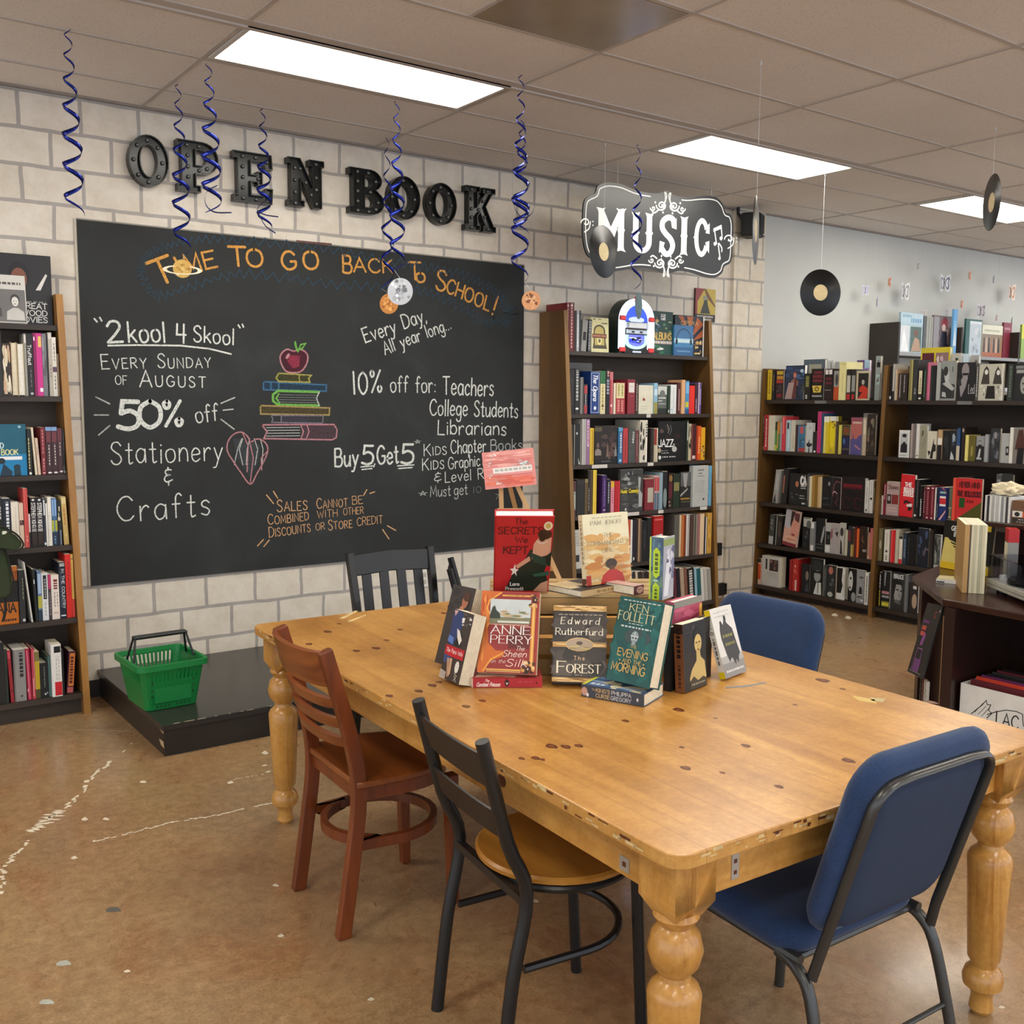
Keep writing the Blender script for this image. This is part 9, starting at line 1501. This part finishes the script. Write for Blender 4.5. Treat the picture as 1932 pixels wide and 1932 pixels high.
# upright sleeves, songbook, booklet, binder
su = Vector((.6,-.8,0)); sv = Vector((.8,.6,0)); p0 = at_z(1819,1119,DZ) - su * .01
for k,(c_,n_) in enumerate((('#b08a50','tan boxed'),('#4a3a2a','dark brown'),('#c8c0a0','cream'),('#b8b294','grey cream'),('#d0c8a8','pale cream'),('#a8a488','olive grey'),('#c4bc98','straw'),('#d8d0b0','ivory'))):
    w_ = (.02,.006,.011,.009,.011,.011,.009,.011)[k]; off = sum((.0206,.0066,.0116,.0096,.0116,.0116,.0096)[:k]); b = MB(); b.box((0,0,0),(w_,.30,.31),cov(c_)); b.box((.0008,.002,.002),(w_ - .0008,.298,.3102),page_m); o = b.build('record_sleeve'); o.matrix_world = frame(p0 + su * off + Vector((0,0,.001)),su,sv,Vector((0,0,1))); tag(o,'%s record sleeve upright on the desk left of the turntable, %s from left' % (n_,ORD[k]),'record sleeve','upright sleeves beside the turntable')
table_book('songbook','black and yellow piano songbook starting GET IN, standing at the back of the desk',(1773,1070),(1867,1088),(1783,980),DZ,.012,'#15130f',[('g',[(.0,.08),(.98,.08),(.98,.16),(.6,.35),(.12,.64),(.04,.64)],'#d6c470'),('r',0,.98,0,.14,'#d8b41c')] + [('g',[(.1 + k * .055,.64 - k * .07),(.34 + k * .04,.58 - k * .07),(.33 + k * .04,.545 - k * .07),(.14 + k * .055,.60 - k * .07)],'#17140f') for k in range(6)] + [('t','GET',.16,.34,.80,.09,'#e8e6e0',dict(w=.2)),('t','IN',.22,.32,.68,.09,'#e8e6e0',dict(w=.2)),('r',.82,.94,.87,.985,'#d8b820')],hard=False,group='things on the record desk')
lying_book('thin white and cream booklet lying on the desk corner',(1766,1099),(1811,1103),DZ,.12,.018,'#c9bd88','#dcdad4',[('r',.02,.35,.1,.45,'#1a1a1a')],group='things on the record desk')
RX,RZ = 4.70,.995
ry1 = at_x(1852,985,RX).y; t = thing('desk_riser','dark wooden riser shelf on the record desk carrying compact discs','riser',(RX,1.9,DZ + .001)); TR = Matrix.Translation((-RX,-1.9,-DZ - .001))
b = MB(); b.box((RX,1.3,RZ - .024),(RX + .32,ry1,RZ),mah,TR,bev=.003); b.build('shelf',t)
b = MB(); b.box((RX + .01,ry1 - .16,DZ + .001),(RX + .30,ry1 - .14,RZ - .0242),mah2,TR); b.build('side_panel',t)
b = MB(); b.box((RX + .28,1.3,DZ + .001),(RX + .30,ry1 - .162,RZ - .0242),wood_mat('riser_back','#4a2c18','#5a3820',.5,1,.7,6),TR); b.build('back_panel',t)
for k in range(11):
    y = ry1 - .006 - k * .0115; c_ = ('#c8c6c0','#2a2a2c','#d8d6d0','#a8a8a4','#d0cec8','#b8b8b4','#d8d8d4','#8a8a8c','#c8c8c4','#3a3a3c','#d4d2cc')[k]; b = MB(); b.box((0,-.0105,0),(.14,0,.124),cov(c_)); o = b.build('cd_case'); o.location = (RX + .01,y,RZ + .001); tag(o,'%s compact disc on the desk riser, %s from left' % ({'#2a2a2c': 'black spined','#3a3a3c': 'black spined','#8a8a8c': 'dark grey'}.get(c_,'white spined'),ORD[k]),'compact disc','compact discs on the desk riser')
bmx = bmesh.new(); bmesh.ops.create_icosphere(bmx,subdivisions=3,radius=1); rnd = random.Random(2)
for v in bmx.verts: v.co = Vector((v.co.x * .05,v.co.y * .07,max(-.022,v.co.z * .032))) * (1 + .22 * math.sin(v.co.x * 9 + v.co.y * 5) + .15 * math.sin(v.co.y * 13 + v.co.z * 8))
me = bpy.data.meshes.new('paper_bundle'); bmx.to_mesh(me); bmx.free(); me.materials.append(mat('#dccfae',.8,var=.08,scale=30)); o = bpy.data.objects.new('paper_bundle',me); C.objects.link(o); zz = min(v.co.z for v in me.vertices); o.location = (RX + .075,ry1 - .085,RZ + .126 - zz); tag(o,'crumpled cream paper bundle on top of the compact discs','paper')
yb = at_x(1899,960,RX + .01).y; b = MB(); b.box((0,-.16,0),(.11,0,.11),cov('#6a4830')); Mq = Matrix(((0,1,0,0),(-1,0,0,0),(0,0,1,0),(0,0,0,1)))
prints(b,[('r',.02,.98,.3,.52,'#c8542c'),('r',.02,.32,.3,.56,'#d8d4cc'),('e',.16,.42,.08,.1,'#1c1a18'),('r',.02,.98,.04,.26,'#2a2420'),('b',.18,.2,.8,.03,'#c8c4bc'),('b',.08,.15,.85,.03,'#a8a49c')] + [('r',.08,.9,.62 + k * .07,.63 + k * .07,'#8a6248') for k in range(5)],.16,.11,Mq)
o = b.build('card_box'); o.location = (RX + .01,min(yb,ry1 - .136) - .004,RZ + .0012); tag(o,'small brown box with orange and black label on the desk riser','box')
pb = at_z(1862,1060,DZ); b = MB(); b.box((0,0,0),(.045,.09,.27),cov('#8c8a86')); b.box((-.0004,-.0004,.21),(.0454,.0904,.2704),cov('#b01c20')); b.box((-.0012,.004,.002),(-.0004,.086,.205),page_m); o = b.build('binder'); o.matrix_world = frame(Vector((4.585,2.40,DZ + .0012)),su,sv,Vector((0,0,1))); tag(o,'grey binder with red top standing behind the upright sleeves','binder','things on the record desk')

# ================================================================== GREEN BAG at the left edge, hanging before the left bookcase
bagm = mat('#2f3a22',.9,var=.15,scale=12,bump=.2,bscale=200); trim = mat('#17160f',.7)
BD = 5.08; bp = lambda x,y: at_y(x,y,BD)
t = thing('canvas_bag','olive green canvas bag with black piping hanging at the left edge before the bookcase','bag',(bp(0,1060).x,BD,bp(0,1060).z)); TB = Matrix.Translation(-t.location)
def slab(px,y0,y1,m_,nm,sm=True):
    P = [bp(*p) for p in px]; pts = [(q.x,q.z) for q in P]; b = MB(); b.prism(pts,-y1,-y0,m_,TB @ FRONT); b.build(nm,t,bevel=.012)
slab([(-60,1040),(4,1026),(10,1040),(18,1070),(22,1100),(20,1118),(8,1128),(-60,1132)],BD - .03,BD + .06,bagm,'pouch')
slab([(-60,992),(0,994),(10,998),(26,1008),(36,1020),(38,1026),(32,1033),(16,1036),(2,1033),(-60,1035)],BD - .055,BD - .032,bagm,'flap')
b = MB(); b.tube([bp(*p) + Vector((0,-.056,0)) for p in smooth2([(-60,990),(0,992),(12,997),(28,1007),(39,1022),(38,1029),(31,1035),(14,1038)])],.0045,trim,6,TB); b.tube([bp(*p) + Vector((0,-.034,0)) for p in smooth2([(4,1026),(12,1050),(20,1080),(24,1102),(21,1120)])],.004,trim,6,TB); b.build('piping',t,smooth=True)
b = MB(); b.flat([(q.x,q.z) for q in (bp(*p) for p in ((0,1000),(6,999),(10,1001),(6,1005),(0,1006)))][::-1],mat('#d8dcc8',.6),TB @ FRONT @ Matrix.Translation((0,0,-(BD - .056)))); b.build('emblem',t)
b = MB(); b.bar([bp(10,1125),bp(11,1150),bp(6,1172)],.012,.004,trim,upv=(0,1,0),M=TB); b.bar([bp(-20,1000),bp(-24,700),bp(-30,470)],.02,.004,trim,upv=(0,1,0),M=TB); b.build('strap',t)
